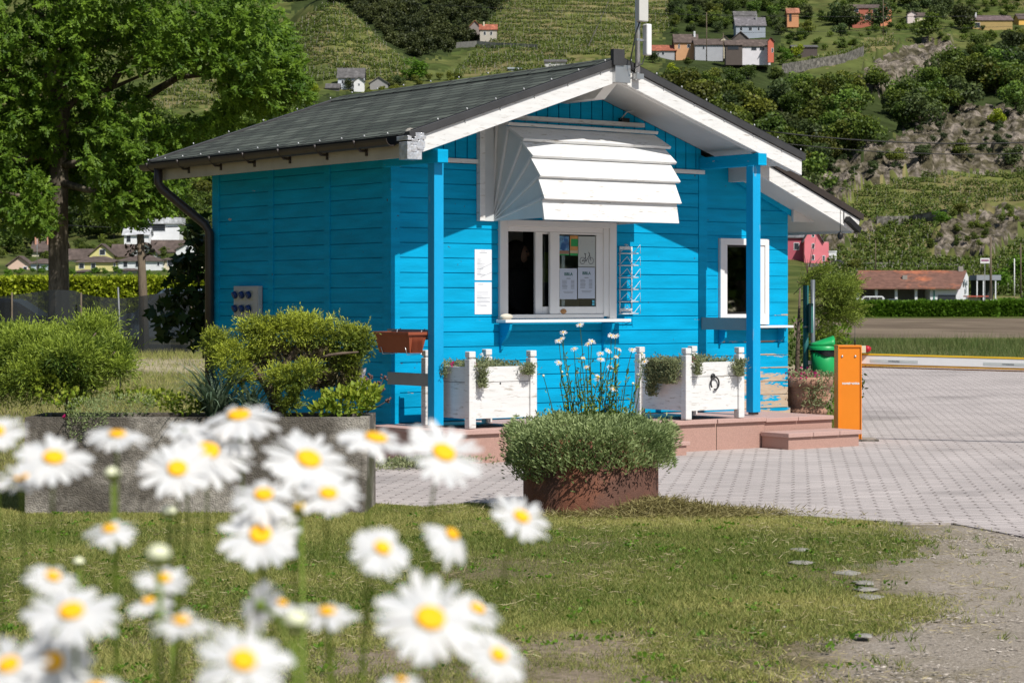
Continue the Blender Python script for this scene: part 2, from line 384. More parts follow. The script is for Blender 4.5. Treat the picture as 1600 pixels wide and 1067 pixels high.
# ------------------------------------------------------------------ the kiosk
P = .30
SOF = [0]
def rz_top(x): return 3.615-.337*abs(x-1.95)
K = empty('kiosk', K0, KR, 'bright blue wooden kiosk with white awning over its service window and dark shingle roof', 'kiosk')
BO = .135
def boards(mb, x0, x1, z0, z1, y, holes=(), t=.016, gap=.007, axis='x'):
    """horizontal boards on the plane y (front face at y-t), cut round holes (hx0,hx1,hz0,hz1)"""
    z = P+math.floor((z0-P)/BO)*BO
    while z < z1-1e-4:
        a = max(z+gap, z0); b = min(z+BO, z1); z += BO
        if b-a < .01: continue
        segs = [(x0, x1)]
        zs = [(a, b)]
        cuts = sorted({a, b} | {h[2] for h in holes if a < h[2] < b} | {h[3] for h in holes if a < h[3] < b})
        for i in range(len(cuts)-1):
            za, zb = cuts[i], cuts[i+1]; sg = [(x0, x1)]
            for h in holes:
                if h[2] < zb-1e-5 and h[3] > za+1e-5:
                    ns = []
                    for (p, q) in sg:
                        if h[1] <= p or h[0] >= q: ns.append((p, q)); continue
                        if h[0] > p: ns.append((p, h[0]))
                        if h[1] < q: ns.append((h[1], q))
                    sg = ns
            for (p, q) in sg:
                j = 0
                if axis == 'x': mb.box(p, q, y-t, y+.004, za, zb)
                else: mb.box(y-t, y+.004, p, q, za, zb)
# window openings
WX0, WX1, WZ0, WZ1 = 1.26, 2.49, 1.25, 2.10
VX0, VX1, VZ0, VZ1 = 4.03, 4.61, 1.20, 1.98
# front wall: backing with opening, boards, gable boards
mb = MB()
mb.box(.012, WX0, .0, .10, P, 2.66); mb.box(WX1, 3.70, .0, .10, P, 2.66); mb.box(WX0, WX1, .0, .10, P, WZ0); mb.box(WX0, WX1, .0, .10, WZ1, 2.66)
zt = lambda x: rz_top(x)-.125
mb.prism([(.012, 2.66), (3.70, 2.66), (3.70, zt(3.70)), (1.95, zt(1.95)), (.012, zt(.012))], .0, .10)
boards(mb, .075, 3.655, P, 2.655, -.001, [(WX0-.08, WX1+.08, WZ0-.03, WZ1+.03)])
mb.build('front_wall', M['blue'], K, bevel=.0025)
mb = MB(); x = .02
while x < 3.69:
    x1 = min(x+.1275, 3.69); xm = [x+.006, x1]
    pl = [(xm[0], 2.705), (xm[1], 2.705), (xm[1], zt(xm[1]))]
    if xm[0] < 1.95 < xm[1]: pl.append((1.95, zt(1.95)))
    pl.append((xm[0], zt(xm[0]))); mb.prism(pl, -.017, .002); x += .1335
mb.build('gable_boarding', M['blue'], K, bevel=.0025)
mb = MB()
mb.box(-.028, .070, -.030, .0, P-.28, 2.66)
mb.build('corner_board', M['blue'], K, bevel=.003); mb = MB(); mb.box(-.028, .0, .0, .085, .02, 2.70)      # corner boards
mb.build('corner_board', M['blue'], K, bevel=.003); mb = MB(); mb.box(3.66, 3.77, -.022, .06, P, 2.66)
mb.build('corner_board', M['blue'], K, bevel=.003)
mb = MB(); mb.box(-.03, .93, -.045, -.018, 2.66, 2.70); mb.box(2.80, 3.72, -.045, -.018, 2.66, 2.70); mb.build('white_trim', M['white'], K, bevel=.003)
# side wall
mb = MB(); mb.box(.014, .10, .10, 3.24, .02, 2.78); 
for (a, b) in ((.14, 1.03), (1.13, 2.06), (2.16, 3.13)): boards(mb, a, b, .06, 2.74, .013, t=.014, axis='y')
mb.build('side_wall', M['blue'], K, bevel=.0025)
mb = MB()
for (a, b) in ((.0855, .14), (1.03, 1.13), (2.06, 2.16), (3.13, 3.27)): mb.box(-.010, .013, a, b, .02, 2.76)
mb.build('wall_batten', M['blue'], K, bevel=.003)
mb = MB(); mb.box(.10, 4.96, 3.14, 3.24, .02, 2.75); mb.build('rear_wall', M['blue'], K)
# extension
mb = MB(); xa, xb = 3.70, 4.93; EY = .06
mb.box(xa, VX0, EY, EY+.08, P, 2.33); mb.box(VX1, xb, EY, EY+.08, P, 2.33); mb.box(VX0, VX1, EY, EY+.08, P, VZ0); mb.box(VX0, VX1, EY, EY+.08, VZ1, 2.33)
mb.prism([(xa, 2.33), (xb, 2.33), (xb, 2.40), (4.2, 2.71), (xa, 2.88)], EY, EY+.08)
boards(mb, 3.772, 4.95, P, 2.32, EY-.001, [(VX0-.05, VX1+.05, VZ0-.05, VZ1+.05)], t=.013, gap=.0045)
mb.box(4.93, 4.96, EY, 3.14, .02, 2.33); mb.box(3.70, 4.96, .02, .06, 0.0, P-.002)
mb.build('annexe_wall', M['blue'], K, bevel=.0025)
mb = MB(); mb.prism([(4.20, 2.68), (5.02, 2.34), (5.02, 2.26), (4.20, 2.60)], EY-.045, EY-.015); mb.build('annexe_rake_trim', M['blue'], K)
# interior
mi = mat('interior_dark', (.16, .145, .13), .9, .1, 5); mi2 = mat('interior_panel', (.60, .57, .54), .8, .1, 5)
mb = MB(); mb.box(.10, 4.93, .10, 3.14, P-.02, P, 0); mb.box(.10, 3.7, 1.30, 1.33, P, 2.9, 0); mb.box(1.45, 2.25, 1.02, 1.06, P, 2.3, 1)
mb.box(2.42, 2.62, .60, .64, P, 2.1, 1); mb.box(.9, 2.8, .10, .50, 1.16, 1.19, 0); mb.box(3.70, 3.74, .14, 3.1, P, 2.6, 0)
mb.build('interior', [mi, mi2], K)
# roof
mb = MB()
mb.prism([(-.40, rz_top(-.40)), (1.95, 3.615), (1.95, 3.54), (-.40, rz_top(-.40)-.075)], -.80, 3.86)
mb.prism([(1.95, 3.615), (4.30, rz_top(4.30)), (4.30, rz_top(4.30)-.075), (1.95, 3.54)], -.80, 3.86)
mb.build('shingle_roof', M['shingle'], K)
zr = lambda x: 2.29+.40*(5.6-x)
mb = MB(); mb.prism([(4.20, zr(4.20)), (5.62, zr(5.62)), (5.62, zr(5.62)-.06), (4.20, zr(4.20)-.06)], -.33, 3.3); mb.build('annexe_roof', M['shingle'], K)
# ridge cap
mb = MB(); mb.prism([(1.78, rz_top(1.78)+.012), (1.95, 3.64), (2.12, rz_top(2.12)+.012), (2.12, rz_top(2.12)+.002), (1.95, 3.62), (1.78, rz_top(1.78)+.002)], -.82, 3.88)
mb.build('ridge_cap', M['shingle'], K)
def rake(name, m, y0, y1, up, dn, bev=.003, ends=(-.40, 4.30)):
    mb = MB(); 
    mb.prism([(ends[0], rz_top(ends[0])+up), (1.95, 3.615+up), (1.95, 3.615+dn), (ends[0], rz_top(ends[0])+dn)], y0, y1)
    mb.build(name, m, K, bevel=bev)
    mb = MB()
    mb.prism([(1.95, 3.615+up), (ends[1], rz_top(ends[1])+up), (ends[1], rz_top(ends[1])+dn), (1.95, 3.615+dn)], y0, y1)
    mb.build(name, m, K, bevel=bev)
rake('roof_edge_strip', M['flash'], -.875, -.80, .022, -.045)
rake('rake_board', M['white'], -.850, -.815, -.048, -.20, ends=(-.37, 4.27))
rake('rear_edge_strip', M['flash'], 3.86, 3.92, .022, -.06)
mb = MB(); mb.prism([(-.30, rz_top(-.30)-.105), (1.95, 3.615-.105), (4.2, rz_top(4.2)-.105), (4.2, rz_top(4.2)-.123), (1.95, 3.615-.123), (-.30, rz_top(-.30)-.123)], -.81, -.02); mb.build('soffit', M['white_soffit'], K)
mb = MB()
for s_ in (-1, 1):
    xe = 1.95+s_*2.2; xm = 1.95+s_*.02; mb.prism([(xm, rz_top(xm)-.125), (xe, rz_top(xe)-.125), (xe, rz_top(xe)-.20), (xm, rz_top(xm)-.20)], -.81, -.76)
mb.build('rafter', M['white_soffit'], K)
# ridge purlin with cut nose, eave beams
mb = MB(); mb.prism([(-.79, 3.49), (-.02, 3.49), (-.02, 3.27), (-.58, 3.27), (-.79, 3.42)], 1.87, 1.99, axis='x'); mb.build('ridge_beam', M['white_soffit'], K, bevel=.004)
for i, x in enumerate((-.11, 3.66)):
    mb = MB(); zb = rz_top(x)-.21
    mb.box(x, x+.11, -.88, -.02, zb-.12, zb-.005); mb.build('eave_beam', M['blue'], K, bevel=.004)
for (x, y) in ((-.085, -.79), (3.655, -.81)):
    mb = MB(); zb = rz_top(x)-.33
    mb.box(x, x+.10, y, y+.10, P+.02, zb); mb.build('post', M['bluepost'], K, bevel=.005)
    mb = MB(); mb.box(x+.015, x+.085, y+.015, y+.085, P-.002, P+.02); mb.build('post_foot', M['dark_metal'], K)
mb = MB(); mb.box(-.06, -.03, -.70, -.02, .655, .765); mb.build('rail', M['grey_board'], K, bevel=.002)
mb = MB(); mb.box(-.062, -.035, -.70, -.02, 1.06, 1.15); mb.build('rail', M['grey_board'], K, bevel=.002)
mb = MB(); mb.box(3.685, 3.715, -.71, -.03, 1.115, 1.235); mb.build('rail', M['grey_board'], K, bevel=.002)
# eave fascia, gutter, downpipe (left)
mb = MB(); mb.box(-.36, -.33, -.81, 3.86, rz_top(-.36)-.205, rz_top(-.36)-.075); mb.box(-.33, 0.014, .02, 3.5, rz_top(-.36)-.135, rz_top(-.36)-.12); mb.build('eave_board', M['cream'], K, bevel=.002)
mb = MB(); zg = rz_top(-.4)-.03; n = 10; pl = []
for i in range(n+1): a = math.pi+math.pi*i/n; pl.append((-.435+.065*math.cos(a), zg+.065*math.sin(a)))
for i in range(n+1): a = 2*math.pi-math.pi*i/n; pl.append((-.435+.058*math.cos(a), zg+.058*math.sin(a)))
mb.prism(pl, -.66, 3.93)
gt = mb.build('gutter', M['dark_metal'], K)
for y in (3.75, 3.1, 2.45, 1.8, 1.15, .5, -.15):
    mb = MB(); mb.tube([(-.36, y, zg-.075), (-.43, y, zg-.078), (-.49, y, zg-.03), (-.505, y, zg+.01)], .012, 6); mb.box(-.375, -.36, y-.012, y+.012, zg-.12, zg-.02)
    mb.build('gutter_bracket', M['dark_metal'], K)
mb = MB(); mb.tube([(-.435, 3.62, zg-.05), (-.435, 3.62, zg-.20), (-.40, 3.60, zg-.26), (-.09, 3.27, zg-.62), (-.06, 3.235, zg-.70), (-.06, 3.235, .1)], .045, 12); mb.build('downpipe', M['dark_metal'], K)
# crumpled metal-wrapped gutter end
mb = MB(); r = random.Random(3)
for i in range(14):
    x = -.42+r.random()*.14; z = rz_top(-.38)-.16+r.random()*.12; a = r.random()*3
    mb.box(x, x+.03+r.random()*.05, -.885+r.random()*.01, -.70, z, z+.02+r.random()*.04)
mb.box(-.42, -.27, -.872, -.74, rz_top(-.37)-.225, rz_top(-.37)-.075)
mb.build('crumpled_metal_wrap', mat('foil', (.62, .63, .66), .3, .25, 20, 1., 14, metal=.5), K, bevel=.004)
mb = MB(); mb.ball((-.34, -.80, rz_top(-.34)-.01), .055, 9, 6, 0, (1.1, .6, .9)); mb.ball((-.27, -.80, rz_top(-.27)-.03), .03, 7, 5); mb.build('rotten_wood_end', M['rockm'], K)
mb = MB(); mb.box(-.03, .16, -.048, -.0305, 2.62, 2.662); mb.build('foam_patch', mat('foam_patch', (.62, .33, .06), .9, .3, 20, .5, 40), K)
# annexe soffit and edge
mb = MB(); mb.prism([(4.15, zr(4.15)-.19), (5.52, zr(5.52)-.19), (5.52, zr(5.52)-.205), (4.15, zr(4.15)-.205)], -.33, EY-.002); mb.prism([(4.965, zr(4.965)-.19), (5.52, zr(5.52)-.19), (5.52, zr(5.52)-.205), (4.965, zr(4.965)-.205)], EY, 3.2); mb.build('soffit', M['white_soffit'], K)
mb = MB(); mb.box(5.505, 5.53, -.33, 3.2, 2.10, 2.25); mb.build('eave_board', M['white_soffit'], K)
mb = MB(); mb.box(4.13, 4.19, -.33, EY-.002, 2.60, 2.745); mb.build('closing_board', M['white_soffit'], K)
mb = MB(); mb.prism([(4.15, zr(4.15)-.06), (5.58, zr(5.58)-.06), (5.58, zr(5.58)-.10), (5.5, zr(5.52)-.21), (4.15, zr(4.15)-.21)], -.36, -.331); mb.build('rake_board', M['white'], K, bevel=.003)
mb = MB(); mb.prism([(4.20, zr(4.20)+.02), (5.62, zr(5.62)+.015), (5.62, zr(5.62)-.05), (4.20, zr(4.20)-.05)], -.385, -.361); mb.build('roof_edge_strip', M['dark_metal'], K, bevel=.003)
mb = MB(); mb.box(4.965, 5.50, -.02, 0.01, 2.215, 2.335); mb.build('eave_return', M['white_soffit'], K)
mb = MB(); mb.box(5.56, 5.61, -.33, 3.2, 2.22, 2.27); mb.build('gutter', M['dark_metal'], K)
# awning: slatted hood with fan sides
AW = [(.077, 3.055), (.256, 2.999), (.472, 2.849), (.606, 2.699), (.716, 2.518), (.777, 2.322), (.777, 2.147)]
AR = [2.90, 2.87, 2.82, 2.77, 2.73, 2.70, 2.64]
aw = empty('awning'); aw.parent = K; AX = 1.11
mb = MB()
for i in range(6):
    (a0, z0), (a1, z1) = AW[i], AW[i+1]
    d = Vector((a1-a0, z1-z0)).normalized(); nrm = Vector((-d.y, d.x))          # outward (away from the wall, up)
    if nrm.x < 0: nrm = -nrm
    p0 = Vector((a0, z0))+nrm*.004; p1 = Vector((a1, z1))+nrm*.042+d*.020; p2 = p1-nrm*.030; p3 = Vector((a0, z0))-nrm*.018
    pl = [(-p0.x, p0.y), (-p1.x, p1.y), (-p2.x, p2.y), (-p3.x, p3.y)]
    m1 = MB(); m1.prism(pl, AX-.012, AR[i]+.0, axis='x'); m1.build('slat', M['white'], aw, bevel=.003)
piv = (.02, 2.135)
m2 = MB(); pl = [(-piv[0], piv[1])]+[(-a+.006, z) for (a, z) in AW]
side = pl
m2.prism([(-.005, piv[1])]+[(-.005, 3.06)]+[(-a+.01, z) for (a, z) in AW], AX+.012, AX+.020, axis='x')
m2.build('side_panel', mat('awning_side', (.66, .69, .70), .55, .05, 5), aw)
m2 = MB(); m2.prism([(-.005, piv[1])]+[(-.005, 3.06)]+[(-a+.01, z) for (a, z) in AW], AR[6]-.04, AR[6]-.03, axis='x'); m2.build('side_panel', bpy.data.materials['awning_side'], aw)
for i, (a, z) in enumerate(AW[:-1]):
    m3 = MB(); v = Vector((a-piv[0], z-piv[1])); L_ = v.length; v /= L_; n2 = Vector((v.y, -v.x))*.011
    q = [Vector(piv)+v*.03-n2*.4, Vector(piv)+v*L_-n2, Vector(piv)+v*L_+n2, Vector(piv)+v*.03+n2*.4]
    m3.prism([(-p.x, p.y) for p in q], AX-.010, AX+.011, axis='x'); m3.build('side_rib', M['white_clean'], aw)
m4 = MB(); m4.box(.925, .985, -.075, -.018, 2.135, 3.13); m4.build('jamb_board', M['white'], aw, bevel=.003)
m4 = MB(); m4.box(.9855, 1.099, -.052, -.018, 2.135, 3.16); m4.build('jamb_panel', mat('jamb_panel', (.62, .65, .66), .6, .05, 5), aw)
m4 = MB(); m4.box(1.0, 2.90, -.085, -.018, 3.085, 3.125); m4.build('head_board', M['white'], aw, bevel=.003)
# service window
wi = empty('service_window'); wi.parent = K
mb = MB(); f = .075
mb.box(WX0-.085, WX0+.0, -.050, .03, WZ0-.02, WZ1+.055); mb.box(WX1, WX1+.085, -.050, .03, WZ0-.02, WZ1+.055); mb.box(WX0, WX1, -.050, .03, WZ1-.005, WZ1+.055)
mb.box(WX0, WX0+.03, -.02, .09, WZ0, WZ1-.005); mb.box(WX1-.06, WX1, -.035, .09, WZ0, WZ1-.005); mb.box(WX0+.03, WX1-.06, -.02, .09, WZ1-.05, WZ1-.005); mb.box(WX0+.03, WX1-.06, -.03, .09, WZ0-.015, WZ0+.022)
mb.build('frame', M['white_clean'], wi, bevel=.004)
sxa, sxb = sx(858, 0), sx(941, 0); gz0, gz1 = 1.345, 2.03
def sash(x0, x1, y, gx0, gx1, z0, z1, g0, g1):
    s_ = MB(); s_.box(x0, gx0, y, y+.03, z0, z1); s_.box(gx1, x1, y, y+.03, z0, z1); s_.box(gx0, gx1, y, y+.03, z0, g0); s_.box(gx0, gx1, y, y+.03, g1, z1)
    so = s_.build('sash', M['white_clean'], wi, bevel=.003)
    g_ = MB(); g_.box(gx0, gx1, y+.012, y+.016, g0, g1); g_.build('pane', M['glass'], so)
    return so
ga, gb = sx(872.5, 0), sx(930, 0)
s1 = sash(sxa, sxb, -.018, ga, gb, WZ0+.024, WZ1-.052, gz0, gz1)
s2 = sash(sx(839, 0), sx(885, 0), .022, sx(850, 0), sx(880, 0), WZ0+.024, WZ1-.052, gz0, gz1)
mb = MB(); mb.ball((ga+.045, -.0195, gz0-.045), .036, 9, 5, 0, (1.1, .06, .7)); mb.build('bare_patch', mat('bare_wood', (.42, .22, .09), .8, .2, 30), s1)
# counter and brackets
ct = MB(); ct.box(1.125, 2.63, -.20, -.052, 1.198, 1.226); cto = ct.build('counter_shelf', M['white_clean'], K, bevel=.003)
for x in (1.185, 2.41):
    mb = MB(); mb.prism([(-.017, 1.197), (-.185, 1.197), (-.185, 1.18), (-.17, 1.13), (-.12, 1.06), (-.06, 1.01), (-.045, .95), (-.017, .93)], x, x+.028, axis='x'); mb.build('bracket', M['blue'], cto)
# annexe window
aw2 = empty('annexe_window'); aw2.parent = K
mb = MB(); y0 = EY-.045
mb.box(3.985, 4.04, y0, EY+.02, 1.16, 2.03); mb.box(4.60, 4.655, y0, EY+.02, 1.16, 2.03); mb.box(4.04, 4.60, y0, EY+.02, 1.965, 2.03); mb.box(4.04, 4.60, y0, EY+.02, 1.16, 1.265)
mb.box(4.04, 4.09, y0+.015, EY+.05, 1.265, 1.965); mb.box(4.52, 4.60, y0+.012, EY+.05, 1.265, 1.965); mb.build('frame', M['white_clean'], aw2, bevel=.003)
mb = MB(); a, b_, c, d = 4.09, 4.52, 1.265, 1.965
mb.box(a, a+.02, y0+.03, EY+.04, c, d); mb.box(b_-.02, b_, y0+.03, EY+.04, c, d); mb.box(a+.02, b_-.02, y0+.03, EY+.04, d-.02, d); mb.box(a+.02, b_-.02, y0+.03, EY+.04, c, c+.02); mb.build('gasket', M['black'], aw2)
g2 = glassmat('mirror_glass', (.5, .55, .55), .86)
mb = MB(); mb.box(a+.02, b_-.02, y0+.045, y0+.05, c+.02, d-.02); mb.build('pane', g2, aw2)
mb = MB(); mb.box(3.92, 4.90, EY-.15, EY-.018, 1.125, 1.148); mb.build('sill', M['white_clean'], aw2, bevel=.002)
for x in (3.98, 4.80):
    mb = MB(); mb.prism([(EY-.016, 1.124), (EY-.12, 1.124), (EY-.11, 1.03), (EY-.016, .95)], x, x+.025, axis='x'); mb.build('bracket', M['blue'], aw2)

def onK(name, mb, m, label, cat, group=None, bevel=0):
    o = mb.build(name, m, None, bevel, loc=K0, rz=KR); return tag(o, label, cat, group)
def Kthing(name, label, cat, group=None): return empty(name, K0, KR, label, cat, group)

# platform and steps
pt = Kthing('stone_platform', 'low pink granite platform with overhanging slabs running along the kiosk front', 'platform')
mb = MB(); mb.box(-.30, 3.44, -1.19, -.031, 0, P-.04); 
mb.box(3.46, 4.36, -1.17, .019, .0, P-.05)
o = mb.build('riser', M['granite'], pt)
mb = MB(); x = -.30
for i in range(6):
    x1 = min(x+.62, 3.46); mb.box(x+.003, x1-.003, -1.22, -.75, P-.04, P); mb.box(x+.003, x1-.003, -.745, -.0305, P-.04, P-.0005); x += .625
for (a, b) in ((3.463, 3.88), (3.886, 4.36)): mb.box(a, b, -1.20, -.62, P-.05, P-.012); mb.box(a, b, -.615, .019, P-.05, P-.012)

mb.build('slab', M['granite_top'], pt, bevel=.004)
mb = MB()
for x in (.93, 1.72, 2.25, 2.83): mb.box(x, x+.006, -1.1925, -1.188, 0.01, P-.045)
mb.build('joint', M['soil'], pt)
st = Kthing('stone_step', 'lower pink granite step at the right end of the platform, beside the orange barrier post', 'step')
mb = MB(); mb.box(3.40, 4.33, -1.56, -1.205, 0, .125); mb.build('riser', M['granite'], st)
mb = MB()
for (a, b) in ((3.38, 3.70), (3.705, 4.05), (4.055, 4.35)): mb.box(a, b, -1.585, -1.203, .125, .165)
mb.build('slab', M['granite_top'], st, bevel=.004)
st = Kthing('stone_step', 'short granite step half hidden behind the rusty planter', 'step')
mb = MB(); mb.box(1.0, 2.17, -1.52, -1.225, 0, .10); mb.build('riser', M['granite'], st)
mb = MB(); mb.box(.98, 2.20, -1.54, -1.223, .10, .135); mb.build('slab', M['granite_top'], st, bevel=.004)

# white Versailles planters
def planter_box(x0, y0, label, ring):
    t = Kthing('planter_box', label, 'planter', 'white planter boxes on the platform')
    w = .66
    for (a, b) in ((0, 0), (w, 0), (0, w), (w, w)):
        mb = MB(); x = x0+a; y = y0+b; h = .036
        mb.box(x-h, x+h, y-h, y+h, P+.005, P+.60); mb.box(x-h+.012, x+h-.012, y-h+.012, y+h-.012, P+.60, P+.612); mb.box(x-h+.002, x+h-.002, y-h+.002, y+h-.002, P+.612, P+.665)
        mb.build('leg', M['white'], t, bevel=.006)
    for (a, b, c, d) in ((.036, w-.036, -.014, .008), (.036, w-.036, w-.008, w+.014), (-.014, .008, .036, w-.036), (w-.008, w+.014, .036, w-.036)):
        mb = MB(); z = P+.085
        for k in range(2):
            z1 = z+(.315 if k == 0 else .135); mb.box(x0+a, x0+b, y0+c, y0+d, z, z1-.004); z = z1
        mb.build('side_panel', M['white'], t, bevel=.003)
    mb = MB(); mb.box(x0+.01, x0+w-.01, y0+.01, y0+w-.01, P+.10, P+.49); mb.build('soil', M['soil'], t)
    if ring:
        mb = MB(); cx = x0+w*.47; zz = P+.40
        mb.ball((cx, y0-.022, zz), .028, 10, 6, 0, (1, .5, 1)); pts = [(cx+.012+.05*math.sin(a), y0-.034, zz-.065-.055*math.cos(a)*1.05) for a in np.linspace(-.2, 5.4, 18)]
        mb.tube(pts, .008, 6); mb.build('ring_handle', M['black'], t)
    else:
        mb = MB(); mb.ball((x0+w*.47, y0-.014, P+.385), .009, 7, 5); mb.build('bolt_hole', M['black'], t)
    return t
planter_box(.09, -1.08, 'white wooden planter box behind the left blue post, without a ring handle', False)
planter_box(2.47, -1.18, 'white wooden planter box with a black ring handle by the right blue post', True)
def Kw(x, y, z): 
    return np.array([K0.x+x*.8-y*.6, K0.y+x*.6+y*.8, z]).T if np.ndim(x) == 0 else np.stack([K0.x+x*.8-y*.6, K0.y+x*.6+y*.8, z*np.ones_like(x)], 1)
def box_plant(x0, y0, w, z, drapes, label, flowers):
    """creeping shrub filling a planter and hanging over its sides"""
    pts = []; n = 2600
    x = rng.uniform(x0, x0+w, n); y = rng.uniform(y0, y0+w, n); h = .02+.10*fbm(x*9+3, y*9, 3)
    pts.append(np.stack([x, y, z+rng.random(n)*h], 1))
    for (dx, dy, wid, ln, out) in drapes:
        m_ = int(1500*wid*ln/.03)
        u = rng.random(m_); xx = dx+rng.normal(0, wid/2.4, m_)*(1-.5*u) if out == 'y' else dx-rng.random(m_)*.07
        yy = (dy-rng.random(m_)*.07) if out == 'y' else dy+rng.normal(0, wid/2.4, m_)*(1-.5*u)
        pts.append(np.stack([xx, yy, z+.05-u*ln], 1))
    Pn = np.concatenate(pts); Wp = np.stack([K0.x+Pn[:, 0]*.8-Pn[:, 1]*.6, K0.y+Pn[:, 0]*.6+Pn[:, 1]*.8, Pn[:, 2]], 1)
    D = rdir(len(Wp)); D[:, 2] = np.abs(D[:, 2])*.8+.15
    t = tag(empty('creeping_shrub', (K0.x, K0.y, 0)), label, 'shrub', 'creeping shrubs in the white boxes'); t.location = (0, 0, 0)
    leaves('foliage', Wp, D, rng.uniform(.022, .045, len(Wp)), .009, 'diamond', M['g_box'], t, tone=np.clip(rng.random(len(Wp))*.8, 0, 1))
    for (fx, fy, fz, c) in flowers:
        q = Kw(fx, fy, fz); pp = np.repeat(q[None], 14, 0)+rng.normal(0, .006, (14, 3)); dd = rdir(14)
        leaves('flower', pp, dd, .02, .014, 'oval', c, t)
box_plant(.12, -1.05, .60, P+.50, [(.17, -1.12, .07, .20, 'y'), (.66, -1.12, .10, .10, 'y'), (.04, -.75, .12, .12, 'x')], 'grey green creeping shrub with pink flowers in the white box by the left post',
        [(.03, -.90, P+.55, M['pink_petal']), (.12, -1.1, P+.56, M['pink_petal']), (.34, -.9, P+.63, M['petal'])])
box_plant(2.50, -1.15, .60, P+.50, [(2.42, -.90, .30, .22, 'x'), (2.41, -.80, .12, .34, 'x'), (2.41, -1.06, .14, .22, 'x'), (2.55, -1.22, .06, .14, 'y'), (3.07, -1.22, .10, .16, 'y')], 'grey green creeping shrub hanging far over the white box with the ring handle',
        [(2.63, -1.1, P+.56, M['pink_petal']), (2.60, -1.12, P+.53, M['pink_petal'])])

# terracotta plastic balcony box hung on the rail, with two wire hooks
t = Kthing('balcony_box', 'empty terracotta plastic flower box hooked on the rail by the left post', 'flower box')
mb = MB(); zb, zt_ = .945, 1.125; X0, X1, Y0, Y1 = -.27, -.075, -.67, -.12
def frus(x0, x1, y0, y1, z0, z1, ins):
    return [(x0+ins, y0+ins, z0), (x1-ins, y0+ins, z0), (x1-ins, y1-ins, z0), (x0+ins, y1-ins, z0), (x0, y0, z1), (x1, y0, z1), (x1, y1, z1), (x0, y1, z1)]
mb.add(frus(X0, X1, Y0, Y1, zb, zt_, .035), [(0, 3, 2, 1), (0, 1, 5, 4), (1, 2, 6, 5), (2, 3, 7, 6), (3, 0, 4, 7)])
mb.add([(x*.96+(X0+X1)/2*.04, y*.985+(Y0+Y1)/2*.015, z-(0 if z > 1 else -.01)) for (x, y, z) in frus(X0, X1, Y0, Y1, zb, zt_, .035)], [(1, 2, 3, 0), (4, 5, 1, 0), (5, 6, 2, 1), (6, 7, 3, 2), (7, 4, 0, 3)])
for a in range(9):
    x = X0+.045+a*.0125; mb.box(x, x+.004, Y0+.004+.0, Y0+.03, zb+.01, zt_-.03)
mb.build('trough', M['terra'], t)
mb = MB(); mb.box(X0-.012, X1+.012, Y0-.012, Y0, zt_-.022, zt_+.004); mb.box(X0-.012, X1+.012, Y1, Y1+.012, zt_-.022, zt_+.004); mb.box(X0-.012, X0, Y0, Y1, zt_-.022, zt_+.004); mb.box(X1, X1+.012, Y0, Y1, zt_-.022, zt_+.004)
mb.build('rim', M['terra'], t, bevel=.003)
for y in (-.60, -.22):
    mb = MB(); mb.tube([(-.05, y, 1.155), (-.09, y, 1.14), (-.09, y, zb-.01), (X0+.03, y, zb-.012), (X0+.01, y, zb+.05)], .004, 6); mb.build('hook', M['steel'], t)

# socket box on the side wall
t = Kthing('socket_box', 'light grey electrical panel with six blue socket covers on the shaded side wall', 'electrical panel')
mb = MB(); mb.box(-.060, -.011, 2.26, 2.74, 1.235, 1.545); mb.box(-.066, -.060, 2.272, 2.728, 1.25, 1.53); mb.build('housing', mat('grey_plastic', (.50, .50, .50), .5, .04, 5), t, bevel=.004)
for k in range(6):
    y = 2.66-(k % 3)*.135; z = 1.455-(k//3)*.135
    mb = MB(); mb.box(-.071, -.066, y-.045, y+.045, z-.05, z+.045); so = mb.build('socket', mat('socket_plate', (.45, .46, .40), .5), t) if k == 0 else None
    if k == 0: plate = so.data.materials[0]
    else: so = mb.build('socket', plate, t)
    mb = MB(); mb.tube([(-.071, y+.01, z+.01), (-.105, y+.018, z-.005)], .036, 12); mb.build('cover', mat('blue_cover', (.012, .045, .18), .4) if k == 0 else bpy.data.materials['blue_cover'], so)

# notices on the wall
def paper(name, label, px0, px1, py0, py1, w=-.018, lines=(), tilt=0, m=None, group=None):
    x0, x1 = sx(px0, w), sx(px1, w); xm = (x0+x1)/2; z1, z0 = sz(py0, xm, w), sz(py1, xm, w)
    t = Kthing(name, label, 'notice', group)
    mb = MB(); mb.box(x0, x1, w-.0035, w-.0005, z0, z1); mb.build('sheet', m or M['paper'], t)
    mb = MB(); W_ = x1-x0; H_ = z1-z0
    for (a, b, c, th) in lines: mb.box(x0+a*W_, x0+b*W_, w-.0045, w-.0034, z1-(c+th)*H_, z1-c*H_)
    if lines: mb.build('print', M['greyink'], t)
    return t, x0, x1, z0, z1
rr = random.Random(4)
ln1 = [(.35, .62, .05, .012), (.28, .72, .10, .018)]+[(.15, .3+rr.random()*.3, .30+i*.035, .006) for i in range(16)]+[(.12, .6, .45, .01), (.12, .5, .62, .01), (.12, .6, .8, .012)]
t, *_ = paper('notice', 'upper typed paper notice tacked to the blue wall left of the window', 741.5, 768, 390, 438, lines=ln1, group='paper notices left of the window')
mb = MB(); w = -.018; x0 = sx(745, w)
for (a, b) in (((.05, 1.69), (.16, 1.745)), ((.06, 1.62), (.17, 1.665))): mb.tube([(x0+a[0]-.02, w-.005, a[1]), (x0+b[0], w-.005, b[1])], .0015, 5)
mb.build('pen_stroke', M['greyink'], t)
ln2 = [(.2, .5, .06, .016)]+[(.12, .3+rr.random()*.6, .3+i*.04, .006) for i in range(12)]+[(.12, .9, .48, .014), (.12, .9, .61, .014), (.35, .7, .73, .01)]
